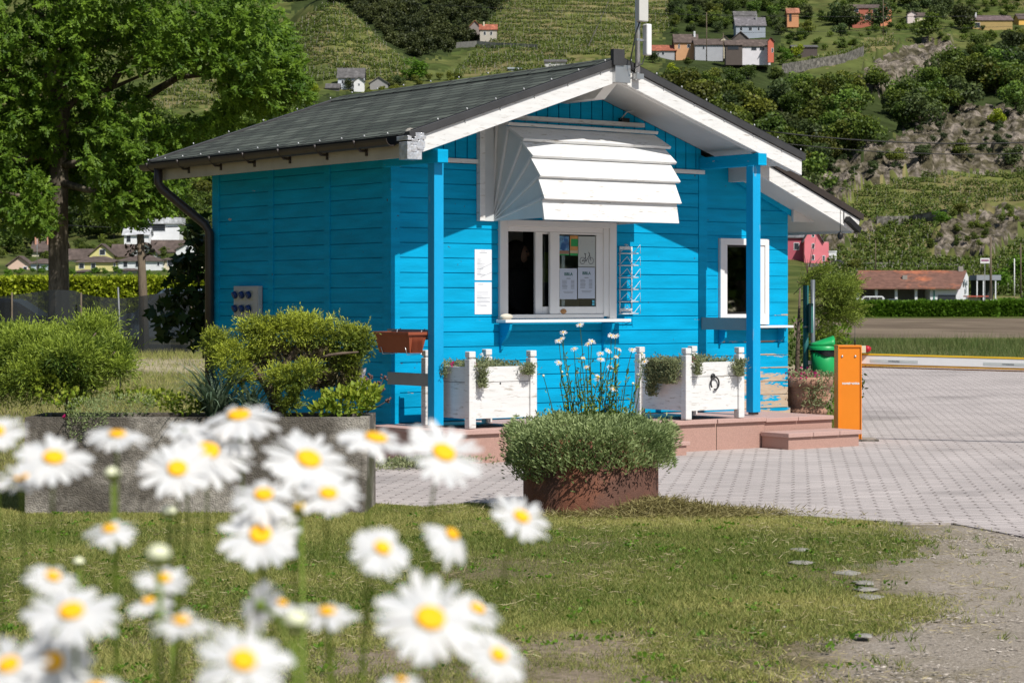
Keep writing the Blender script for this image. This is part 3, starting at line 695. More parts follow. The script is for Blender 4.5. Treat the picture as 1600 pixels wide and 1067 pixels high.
t, *_ = paper('notice', 'lower typed paper notice tacked to the blue wall left of the window', 741.5, 768, 441, 491, lines=ln2, group='paper notices left of the window')

# sheets behind the sliding pane
w = -.0
def sheet(label, px0, px1, py0, py1, m, name='notice'):
    x0, x1 = sx(px0, w), sx(px1, w); xm = (x0+x1)/2; z1, z0 = sz(py0, xm, w), sz(py1, xm, w)
    t = Kthing(name, label, 'notice'); mb = MB(); mb.box(x0, x1, -.0105, -.0085, z0, z1); mb.build('sheet', m, t); return t, x0, x1, z0, z1
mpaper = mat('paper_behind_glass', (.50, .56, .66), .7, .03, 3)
for (p0, p1, q0, q1, sub) in ((873.5, 900.5, 419.5, 467.5, 'left price list with a green heading, taped low inside the window pane'), (902, 928.5, 418, 466.5, 'right price list with a green heading, taped low inside the window pane')):
    t, x0, x1, z0, z1 = sheet(sub, p0, p1, q0, q1, mpaper, 'price_list')
    W_ = x1-x0; H_ = z1-z0
    text_obj('heading', 'BIBLA', .040, bpy.data.materials.get('green_ink') or mat('green_ink', (.02, .12, .11), .8), t, ((x0+x1)/2, -.0108, z1-.19*H_), bold=.001)
    mb = MB(); 
    for i in range(7):
        zz = z1-(.40+i*.043)*H_; mb.box(x0+.14*W_, x0+(.38+.07*rr.random())*W_, -.0112, -.0104, zz, zz+.010*H_); mb.box(x0+.64*W_, x0+.84*W_, -.0112, -.0104, zz, zz+.010*H_)
    mb.box(x0+.38*W_, x0+.62*W_, -.0112, -.0104, z1-.335*H_, z1-.318*H_); mb.box(x0+.2*W_, x0+.8*W_, -.0112, -.0104, z1-.76*H_, z1-.752*H_); mb.box(x0+.25*W_, x0+.75*W_, -.0112, -.0104, z1-.80*H_, z1-.792*H_)
    mb.build('print', M['ink'], t)
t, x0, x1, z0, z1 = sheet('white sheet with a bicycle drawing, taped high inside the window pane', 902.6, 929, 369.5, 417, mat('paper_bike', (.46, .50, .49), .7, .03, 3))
W_ = x1-x0; H_ = z1-z0; mb = MB()
def circ(cx, cz, r, n=20): return [(cx+r*math.cos(a), -.0115, cz+r*math.sin(a)) for a in np.linspace(0, 2*math.pi, n)]
cz_ = z0+.20*H_; c1x, c2x = x0+.24*W_, x0+.74*W_; r_ = .15*W_
lw = .0022
mb.tube(circ(c1x, cz_, r_), lw, 5); mb.tube(circ(c2x, cz_, r_), lw, 5); mb.ball((c1x, -.0115, cz_), .006, 6, 4)
bb = (x0+.45*W_, -.0115, cz_-.005); seat = (x0+.40*W_, -.0115, cz_+.062); head = (x0+.64*W_, -.0115, cz_+.075)
for a, b in (((c1x, -.0115, cz_), bb), (bb, seat), (bb, (head[0]+.005, -.0115, head[2]-.02)), (head, (c2x, -.0115, cz_)), ((c1x, -.0115, cz_), (seat[0]+.004, -.0115, seat[2]-.03))): mb.tube([a, b], lw*1.2, 5)
mb.tube([(seat[0]-.012, -.0115, seat[2]+.004), (seat[0]+.012, -.0115, seat[2]+.004)], .003, 5); mb.tube([(head[0]-.012, -.0115, head[2]+.006), (head[0], -.0115, head[2])], .0025, 5)
mb.build('bicycle_drawing', M['ink'], t)
mb = MB()
for (a, b, c, th) in ((.12, .17, .12, .16), (.15, .75, .12, .006), (.75, .92, .155, .02), (.2, .5, .2, .005), (.3, .6, .29, .006), (.7, .9, .27, .006), (.12, .35, .43, .008), (.45, .55, .43, .008)): mb.box(x0+a*W_, x0+b*W_, -.0112, -.0104, z1-(c+th)*H_, z1-c*H_)
mb.build('print', M['greyink'], t)
mb_ = mat('poster_blue', (.18, .42, .62), .6, .3, 25, col2=(.05, .13, .30), c2amt=.48, c2scale=9)
t, x0, x1, z0, z1 = sheet('small blue leaflet in the top left corner of the window pane', 872.8, 888, 369, 399, mb_, 'leaflet')
mb = MB(); mb.box(x0, x1, -.0112, -.0104, z0, z0+.012); mb.build('green_band', mat('leaflet_green', (.02, .30, .08), .6), t)
mb = MB(); mb.prism([(x0+.01, z0+.06), (x0+.06, z0+.04), (x0+.085, z0+.10), (x0+.03, z0+.12)], -.0114, -.0104); mb.build('blue_shape', mat('leaflet_navy', (.02, .10, .28), .6), t)
mb = MB(); mb.box(x0+.002, x1-.002, -.0113, -.0104, z0+.013, z0+.045); mb.build('brown_band', mat('leaflet_brown', (.32, .18, .12), .6), t)
text_obj('lettering', '2011', .028, mat('leaflet_blue_ink', (.02, .12, .4), .6), t, (x1-.035, -.0112, z1-.035), bold=.0006)
t, x0, x1, z0, z1 = sheet('small orange and green leaflet beside the blue one inside the window pane', 889.5, 901.8, 368.5, 399.5, mat('leaflet_orange', (.55, .27, .09), .6, .15, 30), 'leaflet')
mb = MB(); mb.box(x0+.012, x1, -.0112, -.0104, z0+.088, z1-.03); mb.box(x0, x1, -.0112, -.0104, z0, z0+.022); mb.build('green_field', bpy.data.materials['leaflet_green'], t)
mb = MB(); mb.box(x0, x1, -.0112, -.0104, z0+.024, z0+.05); mb.build('cream_band', mat('leaflet_cream', (.50, .42, .28), .6), t)
t = Kthing('sticker', 'two tiny light blue stickers low in the window pane corner', 'sticker')
mb = MB(); xx = sx(926, w)
for q in (471, 475.5): z_ = sz(q, xx, w); mb.box(xx-.014, xx+.014, -.0105, -.0085, z_-.011, z_+.011)
mb.build('square', mat('sticker_blue', (.10, .45, .60), .6), t)
# things inside the window
t = Kthing('yellow_jar', 'pale jar with yellow green contents seen behind the glass', 'jar'); mb = MB(); mb.lathe([(0, 0), (.06, 0), (.06, .16), (.045, .19), (.045, .21), (0, .21)], (1.98, .36, 1.575)); mb.build('jar', mat('jar', (.30, .30, .14), .4), t)
t = Kthing('yellow_card', 'yellow green card standing behind the narrow pane', 'card'); mb = MB(); x0 = sx(851, .1); mb.box(x0, x0+.12, .10, .104, 1.58, 1.86); mb.build('card', mat('card_green', (.26, .30, .06), .7, .2, 20), t)
t = Kthing('kettle', 'grey metal pot behind the window pane above the price lists', 'pot'); mb = MB(); mb.lathe([(0, 0), (.085, 0), (.09, .08), (.07, .13), (.02, .15), (0, .15)], (2.30, .36, 1.576)); mb.build('pot', mat('pot', (.20, .21, .22), .35, metal=.6), t)

# stone on the counter
t = Kthing('stone', 'smooth pale stone lying on the left end of the counter', 'stone'); mb = MB(); mb.ball((1.185, -.13, 1.252), .07, 12, 8, 0, (1.0, .6, .42)); mb.build('pebble', mat('pale_stone', (.50, .44, .33), .7, .15, 12, .2, 30, col2=(.62, .57, .47)), t)

# wire leaflet rack
t = Kthing('leaflet_rack', 'empty white wire leaflet rack with six trays right of the window', 'rack')
xr0, xr1 = 2.625, 2.785; mb = MB()
for x in (xr0+.005, xr1-.005): mb.tube([(x, -.03, 1.275), (x, -.03, 1.90)], .005, 6)
mb.box(xr0, xr1, -.034, -.026, 1.895, 1.925); mb.box(xr0, xr1, -.034, -.026, 1.295, 1.325); mb.build('back_frame', M['white_clean'], t)
for k in range(6):
    z = 1.275+k*.1165; mb = MB(); r_ = .0034
    mb.tube([(xr0-.012, -.03, z), (xr0-.012, -.11, z), (xr1+.012, -.11, z), (xr1+.012, -.03, z), (xr0-.012, -.03, z)], r_*1.5, 5)
    mb.tube([(xr0, -.03, z+.005), (xr0+.04, -.10, z+.085), (xr0+.085, -.115, z+.012), (xr0+.13, -.10, z+.012), (xr1, -.15, z+.085), (xr1+.02, -.13, z)], r_, 5)
    for q in (.3, .6): mb.tube([(xr0+q*.17, -.03, z), (xr0+q*.17, -.13, z)], r_*.8, 4)
    mb.build('tray', M['white_clean'], t)

# string of small lamps along the roof edges
t = Kthing('string_lights', 'string of tiny clear lamps clipped along the kiosk roof edges', 'string lights')
mb = MB(); pts = [(-.40, y, rz_top(-.40)+.008) for y in np.linspace(-.80, 3.88, 24)]; mb.tube(pts, .004, 5)
mb.tube([(x, -.86, rz_top(x)+.028) for x in np.linspace(-.38, 4.28, 60)], .004, 5); mb.build('cable', M['black'], t)
bulb = mat('bulb', (.42, .43, .44), .2, .02, 5, spec=.8)
bl = MB(); bl.ball((0, 0, .010), .0085, 8, 6, 0, (1, 1, 1.3)); b0 = bl.build('bulb', bulb, t)
spots = [(-.41, y, rz_top(-.40)+.012) for y in np.arange(-.55, 3.9, .37)]+[(x, -.865, rz_top(x)+.03) for x in np.arange(-.1, 4.25, .31)]+[(x, -.853, rz_top(x)-.075) for x in np.arange(.2, 4.2, .38)]
spots += [(x, 3.9, rz_top(x)+.03) for x in np.arange(-.3, 1.9, .42)]+[(1.95, y, 3.65) for y in np.arange(.2, 3.8, .5)]
for i, p in enumerate(spots):
    o = b0 if i == 0 else b0.copy()
    if i: COL.objects.link(o); o.parent = t
    o.location = p
# aerials on the gable
t = Kthing('aerial_mast', 'galvanised mast with two pale box aerials clamped to the roof ridge', 'aerial')
mb = MB(); ax = 2.12; mb.tube([(ax, -.90, 3.43), (ax, -.90, 4.42)], .024, 12); mb.build('mast', M['steel'], t)
mb = MB(); mb.box(ax-.055, ax+.055, -.99, -.93, 3.965, 4.75); mb.build('large_aerial', mat('aerial_grey', (.56, .56, .53), .45, .03, 5), t, bevel=.006)
mb = MB(); mb.box(ax+.055, ax+.115, -.97, -.90, 3.66, 3.95); mb.build('small_aerial', M['white_clean'], t, bevel=.012)
mb = MB(); mb.box(ax-.03, ax+.055, -.925, -.875, 3.44, 3.49); mb.build('clamp', M['steel'], t); mb = MB(); mb.box(ax-.03, ax+.09, -.925, -.89, 3.79, 3.81); mb.build('clamp', M['steel'], t); mb = MB(); mb.box(1.86, 2.04, -.893, -.851, 3.40, 3.56); mb.build('clamp', M['steel'], t)
mb = MB(); mb.tube([(ax+.07, -.93, 3.67), (ax+.03, -.93, 3.58), (ax-.10, -.94, 3.52), (ax-.12, -.94, 3.60), (ax-.05, -.93, 3.85), (ax+.06, -.93, 4.1), (ax+.04, -.93, 4.4)], .006, 6); mb.build('cable', M['black'], t)
mb = MB(); mb.box(1.83, 1.96, -.905, -.86, 3.555, 3.70); mb.build('ridge_end_cap', M['flash'], t)
# small box and cable in the gable, floodlight under the annexe eave
t = Kthing('junction_box', 'small black junction box with a loose cable above the awning', 'junction box')
mb = MB(); mb.box(2.62, 2.72, -.07, -.018, 3.127, 3.165); mb.build('box', M['black'], t)
mb = MB(); mb.tube([(2.62, -.05, 3.15), (2.66, -.10, 3.22), (2.80, -.14, 3.25), (2.92, -.2, 3.22), (3.1, -.5, 3.19)], .006, 6); mb.build('cable', M['white_soffit'], t)
t = Kthing('floodlight', 'black floodlight hanging under the right corner of the annexe eave', 'floodlight')
mb = MB(); mb.prism([(5.38, 2.27), (5.56, 2.15), (5.53, 2.10), (5.35, 2.22)], -.42, -.32); mb.build('housing', M['black'], t, bevel=.006)
mb = MB(); mb.tube([(5.35, -.36, 2.36), (5.35, -.36, 2.20)], .008, 6); mb.tube([(5.30, -.36, 2.33), (5.30, -.36, 2.10)], .004, 5); mb.ball((5.30, -.36, 2.07), .03, 8, 6, 0, (1, 1, 1.4)); mb.build('bracket', M['black'], t)

# person behind the counter, seen as a dark shape
def person():
    me = bpy.data.meshes.new('person'); 
    J = [((0,0,.86),.15,.12),((0,0,1.05),.13,.10),((0,.0,1.25),.16,.11),((0,0,1.36),.15,.09),((0,0,1.42),.055,.055),((0,.015,1.47),.055,.06),
         ((.18,0,1.34),.055,.055),((.23,-.02,1.08),.042,.042),((.16,-.20,.94),.032,.032),((.13,-.28,.93),.03,.018),
         ((-.18,0,1.34),.055,.055),((-.23,-.02,1.08),.042,.042),((-.16,-.20,.94),.032,.032),((-.13,-.28,.93),.03,.018),
         ((.09,0,.78),.095,.10),((.10,0,.44),.06,.065),((.10,.02,.07),.04,.045),((.10,-.10,.035),.04,.028),
         ((-.09,0,.78),.095,.10),((-.10,0,.44),.06,.065),((-.10,.02,.07),.04,.045),((-.10,-.10,.035),.04,.028)]
    E = [(0,1),(1,2),(2,3),(3,4),(4,5),(3,6),(6,7),(7,8),(8,9),(3,10),(10,11),(11,12),(12,13),(0,14),(14,15),(15,16),(16,17),(0,18),(18,19),(19,20),(20,21)]
    base = 5
    J += [((0,-.005,1.53),.078,.09),((0,0,1.60),.062,.072)]; E += [(5,22),(22,23)]
    for s_, w_ in ((1, 9), (-1, 13)):                      # five fingers on each hand
        for k in range(4):
            i0 = len(J); x = s_*(.13+(k-1.5)*.019); J += [((x, -.33, .925), .009, .009), ((x-s_*.003, -.365-.004*(k in (1, 2)), .912), .008, .008)]; E += [(w_, i0), (i0, i0+1)]
        i0 = len(J); J += [((s_*.095, -.30, .925), .010, .010), ((s_*.082, -.33, .915), .009, .009)]; E += [(w_, i0), (i0, i0+1)]
    me.from_pydata([j[0] for j in J], E, []); o = bpy.data.objects.new('person', me); COL.objects.link(o)
    bpy.context.view_layer.objects.active = o
    sk = o.modifiers.new('skin', 'SKIN'); 
    if not me.skin_vertices: me.skin_vertices.new() if hasattr(me.skin_vertices, 'new') else None
    for i, j in enumerate(J): me.skin_vertices[0].data[i].radius = (j[1], j[2])
    me.skin_vertices[0].data[0].use_root = True
    o.modifiers.new('sub', 'SUBSURF').levels = 1; o.modifiers['sub'].render_levels = 2
    return o
try:
    bpy.context.view_layer.update()
    me = bpy.data.meshes.new('tmp')
    po = person()
except Exception as e:
    print('person', e)
skm = mat('skin', (.22, .13, .09), .6, .05, 10); blk = mat('black_clothes', (.006, .006, .007), .95, .05, 10)
po.data.materials.append(blk)
px_, py_ = 1.86, .58
po.location = Kw(px_, py_, P); po.rotation_euler = (0, 0, KR+.5)
tag(po, 'person with long dark hair and black clothes standing inside the open half of the window', 'person')
mb = MB(); mb.ball((0, .025, 1.575), .105, 16, 10, 0, (.95, 1.05, 1.12)); mb.ball((0, .06, 1.38), .13, 16, 10, 0, (1.05, .55, 1.7)); mb.build('hair', mat('dark_hair', (.008, .006, .005), .9, .3, 60), po)
mb = MB(); mb.ball((0, -.055, 1.555), .062, 14, 10, 0, (.95, .75, 1.35)); mb.ball((0, -.108, 1.55), .012, 8, 6, 0, (.8, 1, 1.5)); mb.build('face', skm, po)
mb = MB(); mb.ball((.027, -.098, 1.575), .009); mb.ball((-.027, -.098, 1.575), .009); mb.ball((0, -.098, 1.515), .012, 8, 6, 0, (1.6, .6, .5)); mb.build('eyes_and_mouth', M['black'], po)
mb = MB(); mb.lathe([(.19, .78), (.185, .95), (.16, 1.08), (.19, 1.25), (.17, 1.36), (.07, 1.42)], n=20); 
for i in range(len(mb.v)): v = mb.v[i]; mb.v[i] = (v[0]*1.08, v[1]*.78, v[2])
mb.build('shirt', blk, po)
# ------------------------------------------------------------------ concrete trough with its planting (front, left)
tr = empty('concrete_trough', (0, 0, 0), 0, 'long weathered grey concrete trough planted with junipers, left of the kiosk', 'planter')
TX0, TX1, TY0, TY1, TH = -3.20, -.955, 14.29, 14.92, .635
mb = MB()
mb.prism([(TX0, TY0), (TX1-.03, TY0), (TX1, TY0+.03), (TX1+.02, TY1), (TX0, TY1)], .0, TH-.12, axis='z')
for (a, b, c, d) in ((TX0, TX1, TY0, TY0+.06), (TX0, TX1+.02, TY1-.06, TY1), (TX0, TX0+.06, TY0+.06, TY1-.06), (TX1-.05, TX1+.012, TY0+.06, TY1-.06)): mb.box(a, b, c, d, TH-.12, TH)
mb.build('trough_body', M['concrete'], tr)
mb = MB(); mb.box(TX0+.06, TX1-.05, TY0+.06, TY1-.06, .502, TH-.05); mb.build('soil', M['soil'], tr)

def clump(center, rad, n, ln, wd, flat=1., outward=.8, upb=.3, shell=.55):
    """leaf bases through an ellipsoid, most near its surface, pointing outward"""
    d = rdir(n); r = shell+(1-shell)*rng.random(n)**.6
    r = r*(.78+.44*fbm(d[:, 0]*3+center[0]*5, d[:, 1]*3+d[:, 2]*2+center[2]*3, 2))
    p = np.array(center)+d*r[:, None]*np.array(rad)
    D = unit(d*outward+rdir(n)*.6+np.array([0, 0, upb]))
    return p, D
def shrub_from(name, label, cat, clumps, m, dens, ln, wd, shape='diamond', group=None, trunk=None, parent=None, upb=.3, dry=None, pname='foliage', bend=0.):
    t = parent or empty(name, tuple(clumps[0][0][:2])+(0,), 0, label, cat, group)
    if parent is None: t.location = (0, 0, 0)
    Ps = []; Ds = []; Tn = []
    for (c, r) in clumps:
        n = int(dens*(r[0]*r[1]+r[0]*r[2]+r[1]*r[2])*4.2); p, D = clump(c, r, n, ln, wd, upb=upb); Ps.append(p); Ds.append(D)
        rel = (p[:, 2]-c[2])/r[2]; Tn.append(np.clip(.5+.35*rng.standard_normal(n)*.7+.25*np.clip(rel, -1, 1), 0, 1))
    Pn = np.concatenate(Ps); Dn = np.concatenate(Ds); T = np.concatenate(Tn); n = len(Pn)
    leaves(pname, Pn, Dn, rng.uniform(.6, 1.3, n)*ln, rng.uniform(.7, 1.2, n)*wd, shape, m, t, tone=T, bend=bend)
    if trunk:
        mb = MB()
        for (pts, r) in trunk: mb.tube(pts, r, 7)
        mb.build('trunk', M['twig'], t)
    return t
def pw(px, py, D): v = at(px, py, D); return (v.x, v.y, v.z)
# sprays: strands made of a chain of needles
def spray_shrub(name, label, clumps, m, nstr, ln, trunk, leafl=.022, leafw=.007, upb=.35, dryfrac=0, mdry=None, sp=8, group=None):
    t = empty(name, (0, 0, 0), 0, label, 'shrub', group)
    sub_ = []
    for (c, r) in clumps:
        sub_.append((c, tuple(q*.72 for q in r)))
        for _ in range(6): d_ = rdir(1)[0]; sub_.append((tuple(c[q]+d_[q]*r[q]*.72 for q in range(3)), tuple(q*rng.uniform(.25, .5) for q in r)))
    clumps = sub_; tot = sum(r[0]*r[2]+r[0]*r[1] for c, r in clumps); PP = []; DD = []; TT = []
    for (c, r) in clumps:
        n = int(nstr*(r[0]*r[2]+r[0]*r[1])/tot); p, D = clump(c, r, n, ln, 0, upb=upb, shell=.62)
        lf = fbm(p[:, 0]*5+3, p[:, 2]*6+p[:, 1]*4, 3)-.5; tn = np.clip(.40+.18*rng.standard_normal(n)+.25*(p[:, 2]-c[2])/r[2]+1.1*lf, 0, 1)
        L_ = ln*rng.uniform(.4, 1.3, n)*(1+1.6*lf)*np.where(rng.random(n) < .07, 1.9, 1)
        for k in range(sp):
            f = (k+.5)/sp; q = p+D*(L_*f)[:, None]; q[:, 2] -= (f*f)*L_*.15
            PP.append(q); DD.append(unit(D+rdir(n)*.75)); TT.append(np.clip(tn+.35*(f-.4), 0, 1))
    Pn = np.concatenate(PP); Dn = np.concatenate(DD); T = np.concatenate(TT); n = len(Pn)
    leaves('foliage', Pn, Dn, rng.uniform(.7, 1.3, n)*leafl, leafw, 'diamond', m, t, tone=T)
    mb = MB()
    for (pts, r) in trunk: mb.tube(pts, r, 7)
    mb.build('trunk', M['twig'], t)
    return t
D0 = 14.6; s0 = D0/F
def cl(px, py, D, rx, ry, rd=None): return (pw(px, py, D), (rx*D/F, (rd or rx*.8)*D/F, ry*D/F))
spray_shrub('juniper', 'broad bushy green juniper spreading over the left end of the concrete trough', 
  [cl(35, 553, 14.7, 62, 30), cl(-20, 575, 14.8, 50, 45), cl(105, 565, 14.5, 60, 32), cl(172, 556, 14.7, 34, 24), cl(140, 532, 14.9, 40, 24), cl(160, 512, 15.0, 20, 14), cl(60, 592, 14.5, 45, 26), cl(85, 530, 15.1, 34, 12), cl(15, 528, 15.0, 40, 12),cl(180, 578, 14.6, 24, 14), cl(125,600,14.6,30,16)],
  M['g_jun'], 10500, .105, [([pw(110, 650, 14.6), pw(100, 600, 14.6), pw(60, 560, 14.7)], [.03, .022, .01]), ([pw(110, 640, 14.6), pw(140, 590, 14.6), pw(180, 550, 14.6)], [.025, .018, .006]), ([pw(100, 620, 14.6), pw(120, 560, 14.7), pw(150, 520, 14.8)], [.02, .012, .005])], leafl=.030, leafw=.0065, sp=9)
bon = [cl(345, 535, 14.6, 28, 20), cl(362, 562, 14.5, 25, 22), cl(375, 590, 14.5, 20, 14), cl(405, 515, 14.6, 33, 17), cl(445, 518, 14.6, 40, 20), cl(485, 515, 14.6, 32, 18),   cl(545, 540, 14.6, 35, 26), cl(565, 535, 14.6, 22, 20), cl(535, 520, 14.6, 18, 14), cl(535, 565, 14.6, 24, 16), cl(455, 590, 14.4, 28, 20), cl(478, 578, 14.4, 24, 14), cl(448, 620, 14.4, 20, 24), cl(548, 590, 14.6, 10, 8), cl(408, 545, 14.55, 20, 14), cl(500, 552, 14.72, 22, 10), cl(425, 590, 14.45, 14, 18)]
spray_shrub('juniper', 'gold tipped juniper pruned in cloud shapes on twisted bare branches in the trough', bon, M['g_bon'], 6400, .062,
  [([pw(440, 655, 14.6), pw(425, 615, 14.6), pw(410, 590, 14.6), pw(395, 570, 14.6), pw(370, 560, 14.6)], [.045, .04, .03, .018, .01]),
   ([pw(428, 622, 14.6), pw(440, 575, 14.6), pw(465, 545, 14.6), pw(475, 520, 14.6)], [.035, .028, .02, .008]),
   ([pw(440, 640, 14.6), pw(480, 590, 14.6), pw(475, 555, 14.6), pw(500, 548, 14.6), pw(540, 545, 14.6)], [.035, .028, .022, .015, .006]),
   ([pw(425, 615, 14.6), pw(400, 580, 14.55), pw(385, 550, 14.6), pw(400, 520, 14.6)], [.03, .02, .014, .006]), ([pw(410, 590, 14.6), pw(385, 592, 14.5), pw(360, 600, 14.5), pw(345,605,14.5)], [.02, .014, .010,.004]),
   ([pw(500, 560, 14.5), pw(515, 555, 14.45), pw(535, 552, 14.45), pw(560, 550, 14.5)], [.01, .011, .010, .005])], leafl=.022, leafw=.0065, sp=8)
boj = bpy.data.objects['juniper.001']
Pd = []; Dd_ = []
for c_ in [cl(425, 548, 14.68, 38, 16), cl(485, 550, 14.68, 42, 16), cl(535, 580, 14.66, 28, 20), cl(400, 560, 14.66, 22, 18), cl(500, 590, 14.72, 24, 16)]:
    a_, b_ = clump(c_[0], c_[1], 2600, 0, 0, shell=.2); Pd.append(a_); Dd_.append(b_)
leaves('dry_twigs', np.concatenate(Pd), np.concatenate(Dd_), rng.uniform(.02, .06, 13000), .0045, 'needle', M['g_bondry'], boj)
# dry inner twigs of the cloud juniper
# strap-leaved plant
def straps(name, label, base, n, L_, wd, spread, m, cat='plant'):
    t = empty(name, (0, 0, 0), 0, label, cat); V = []; cnt = []; idx = []; tn = []; o = 0
    for i in range(n):
        a = rng.uniform(0, 2*math.pi); tilt = rng.uniform(.1, spread); l = L_*rng.uniform(.6, 1.1); d = np.array([math.cos(a), math.sin(a), 0]); sd = np.array([-math.sin(a), math.cos(a), 0])
        p = np.array(base)+rng.normal(0, .03, 3)*[1, 1, 0]; K_ = 6; pr = []
        for k in range(K_+1):
            f = k/K_; th = tilt+f*f*.5; pt = p+l*f*(d*math.sin(th)+np.array([0, 0, math.cos(th)])); w_ = wd*(1-f**3)*.5; pr.append((pt-sd*w_, pt+sd*w_))
        for q in pr: V += [q[0], q[1]]
        for k in range(K_): b_ = o+2*k; idx += [b_, b_+1, b_+3, b_+2]; cnt.append(4); tn.append(rng.random())
        o += 2*(K_+1)
    fastmesh('leaf_tuft', np.array(V), cnt, idx, m, t, tn); return t
straps('strap_plant', 'tuft of narrow grey green strap leaves between the two junipers', pw(340, 650, 14.42), 150, .50, .018, 1.05, M['g_strap'])
straps('strap_plant', 'dark tuft of upright strap leaves under the cloud pruned juniper', pw(392, 652, 14.42), 80, .34, .014, .8, M['g_strap'])
# low planting along the rim
def lowplant(name, label, pts, m, dens, ln, wd, shape, cat='plant', group=None, upb=.5, bend=0.): return shrub_from(name, label, cat, [cl(*p) for p in pts], m, dens, ln, wd, shape, group, upb=upb, bend=bend)
lowplant('leafy_plant', 'bright green leafy plant at the right end of the concrete trough', [(545, 628, 14.5, 45, 20, 40), (570, 615, 14.5, 25, 15, 25), (505, 640, 14.45, 20, 9, 20)], M['g_bright'], 1300, .045, .028, 'oval', upb=.8, bend=.25)
lowplant('leafy_plant', 'yellow green leafy plant in the middle of the trough below the strap leaves', [(290, 632, 14.5, 38, 16, 30), (255, 625, 14.6, 35, 12, 30), (215, 618, 14.7, 40, 9, 25), (330, 632, 14.6, 25, 12, 20)], M['g_bright'], 1200, .032, .02, 'oval', upb=.7, bend=.25)
lowplant('creeping_plant', 'fine grey green carpet plant spilling over the front of the trough', [(190, 632, 14.4, 60, 18, 30), (135, 640, 14.3, 35, 20, 25), (120, 665, 14.24, 16, 26, 14), (150, 655, 14.24, 20, 18, 14)], M['g_sedum'], 3600, .022, .006, 'diamond', upb=.5)
lowplant('leafy_plant', 'upright lobed leafy weed under the broad juniper', [(80, 610, 14.35, 28, 22, 20), (110, 625, 14.35, 25, 18, 20), (62, 590, 14.4, 14, 16, 12)], M['g_bright'], 900, .035, .028, 'maple', upb=.5)
t = empty('small_flower', (0, 0, 0), 0, 'single magenta flower at the rim of the concrete trough', 'flower'); pp = np.repeat(np.array(pw(100, 650, 14.2))[None], 12, 0); leaves('petals', pp, rdir(12), .016, .01, 'oval', M['pink_petal'], t)
mb = MB(); mb.tube([pw(100, 650, 14.2), pw(104, 655, 14.3)], .002, 4); mb.build('stem', M['g_stem'], t)
# slate plate with faint scratches, dried stonecrop heads
t = empty('slate_sign', (0, 0, 0), 0, 'small tilted grey slate plate leaning among the plants at the trough right end', 'sign')
mb = MB(); a = Vector(pw(519, 622, 14.75)); b = Vector(pw(532, 582, 14.8)); c = Vector(pw(572, 575, 14.8)); d = Vector(pw(562, 625, 14.75)); n_ = Vector((0, .03, 0)); q = [a, d, c, b]
mb.add([tuple(v) for v in q]+[tuple(v+n_) for v in q], [(0, 1, 2, 3), (7, 6, 5, 4), (0, 4, 5, 1), (1, 5, 6, 2), (2, 6, 7, 3), (3, 7, 4, 0)]); mb.build('plate', mat('slate', (.27, .27, .34), .7, .25, 30, .4, 40, col2=(.42, .42, .48), c2scale=14), t)
t = empty('dried_flowers', (0, 0, 0), 0, 'dry purple brown flower heads on bare stalks beside the slate plate', 'plant'); mb = MB(); m2 = MB()
for (px, py) in ((590, 598), (597, 608), (607, 625), (586, 612), (578, 600), (580, 588), (572, 592), (600, 590), (592, 620)):
    top = Vector(pw(px, py, 14.7+rng.uniform(-.1, .1))); mb.tube([pw(568+rng.uniform(-8, 8), 645, 14.7), tuple((top+Vector(pw(575, 640, 14.7)))/2+Vector((0, 0, -.01))), top], .003, 5)
    m2 = MB()
    for k in range(9): m2.ball(tuple(top+Vector(rng.normal(0, .009, 3))), .008, 6, 4)
    m2.build('flower_head', M['dryflower'], t)
mb.build('stalk', M['twig'], t)

# ------------------------------------------------------------------ rusty round planter with daisies
RC = (.527, 14.55); RR = .452
t = empty('round_planter', (RC[0], RC[1], 0), 0, 'rusty steel drum planter overflowing with grey green stonecrop in front of the kiosk', 'planter')
mb = MB(); mb.lathe([(RR, 0), (RR, .50), (RR-.02, .50), (RR-.02, .42), (0, .42)], n=48); mb.build('drum', M['rust'], t)
mb = MB(); mb.lathe([(RR-.02, .47), (0, .49)], n=32); mb.build('soil', M['soil'], t)
# stonecrop dome
n = 12500; a = rng.uniform(0, 2*math.pi, n); r = np.sqrt(rng.random(n))*.56
h = .615-.30*(r/.56)**5+.035*fbm(r*np.cos(a)*9+5, r*np.sin(a)*9, 3)
P1 = np.stack([RC[0]+r*np.cos(a), RC[1]+r*np.sin(a), h-rng.random(n)*.05], 1)
n2 = 8500; a2 = rng.uniform(0, 2*math.pi, n2); ln_ = .16+.13*fbm(np.cos(a2)*3+2, np.sin(a2)*3, 3)+.08*np.clip(-np.cos(a2)*1., 0, 1); u = rng.random(n2)
P2 = np.stack([RC[0]+(.50+rng.uniform(-.03, .07, n2)-.05*u)*np.cos(a2), RC[1]+(.50+rng.uniform(-.03, .07, n2)-.05*u)*np.sin(a2), .57-u*ln_*1.15], 1)
PA = np.concatenate([P1, P2]); out = np.stack([PA[:, 0]-RC[0], PA[:, 1]-RC[1], np.zeros(len(PA))], 1)
DA = unit(rdir(len(PA))*.7+out*1.1+np.array([0, 0, .75]))
sd = empty('stonecrop', (RC[0], RC[1], 0), 0, 'thick cushion of grey green stonecrop hanging over the rusty drum', 'plant'); sd.location = (0, 0, 0)
ex = []; exd = []
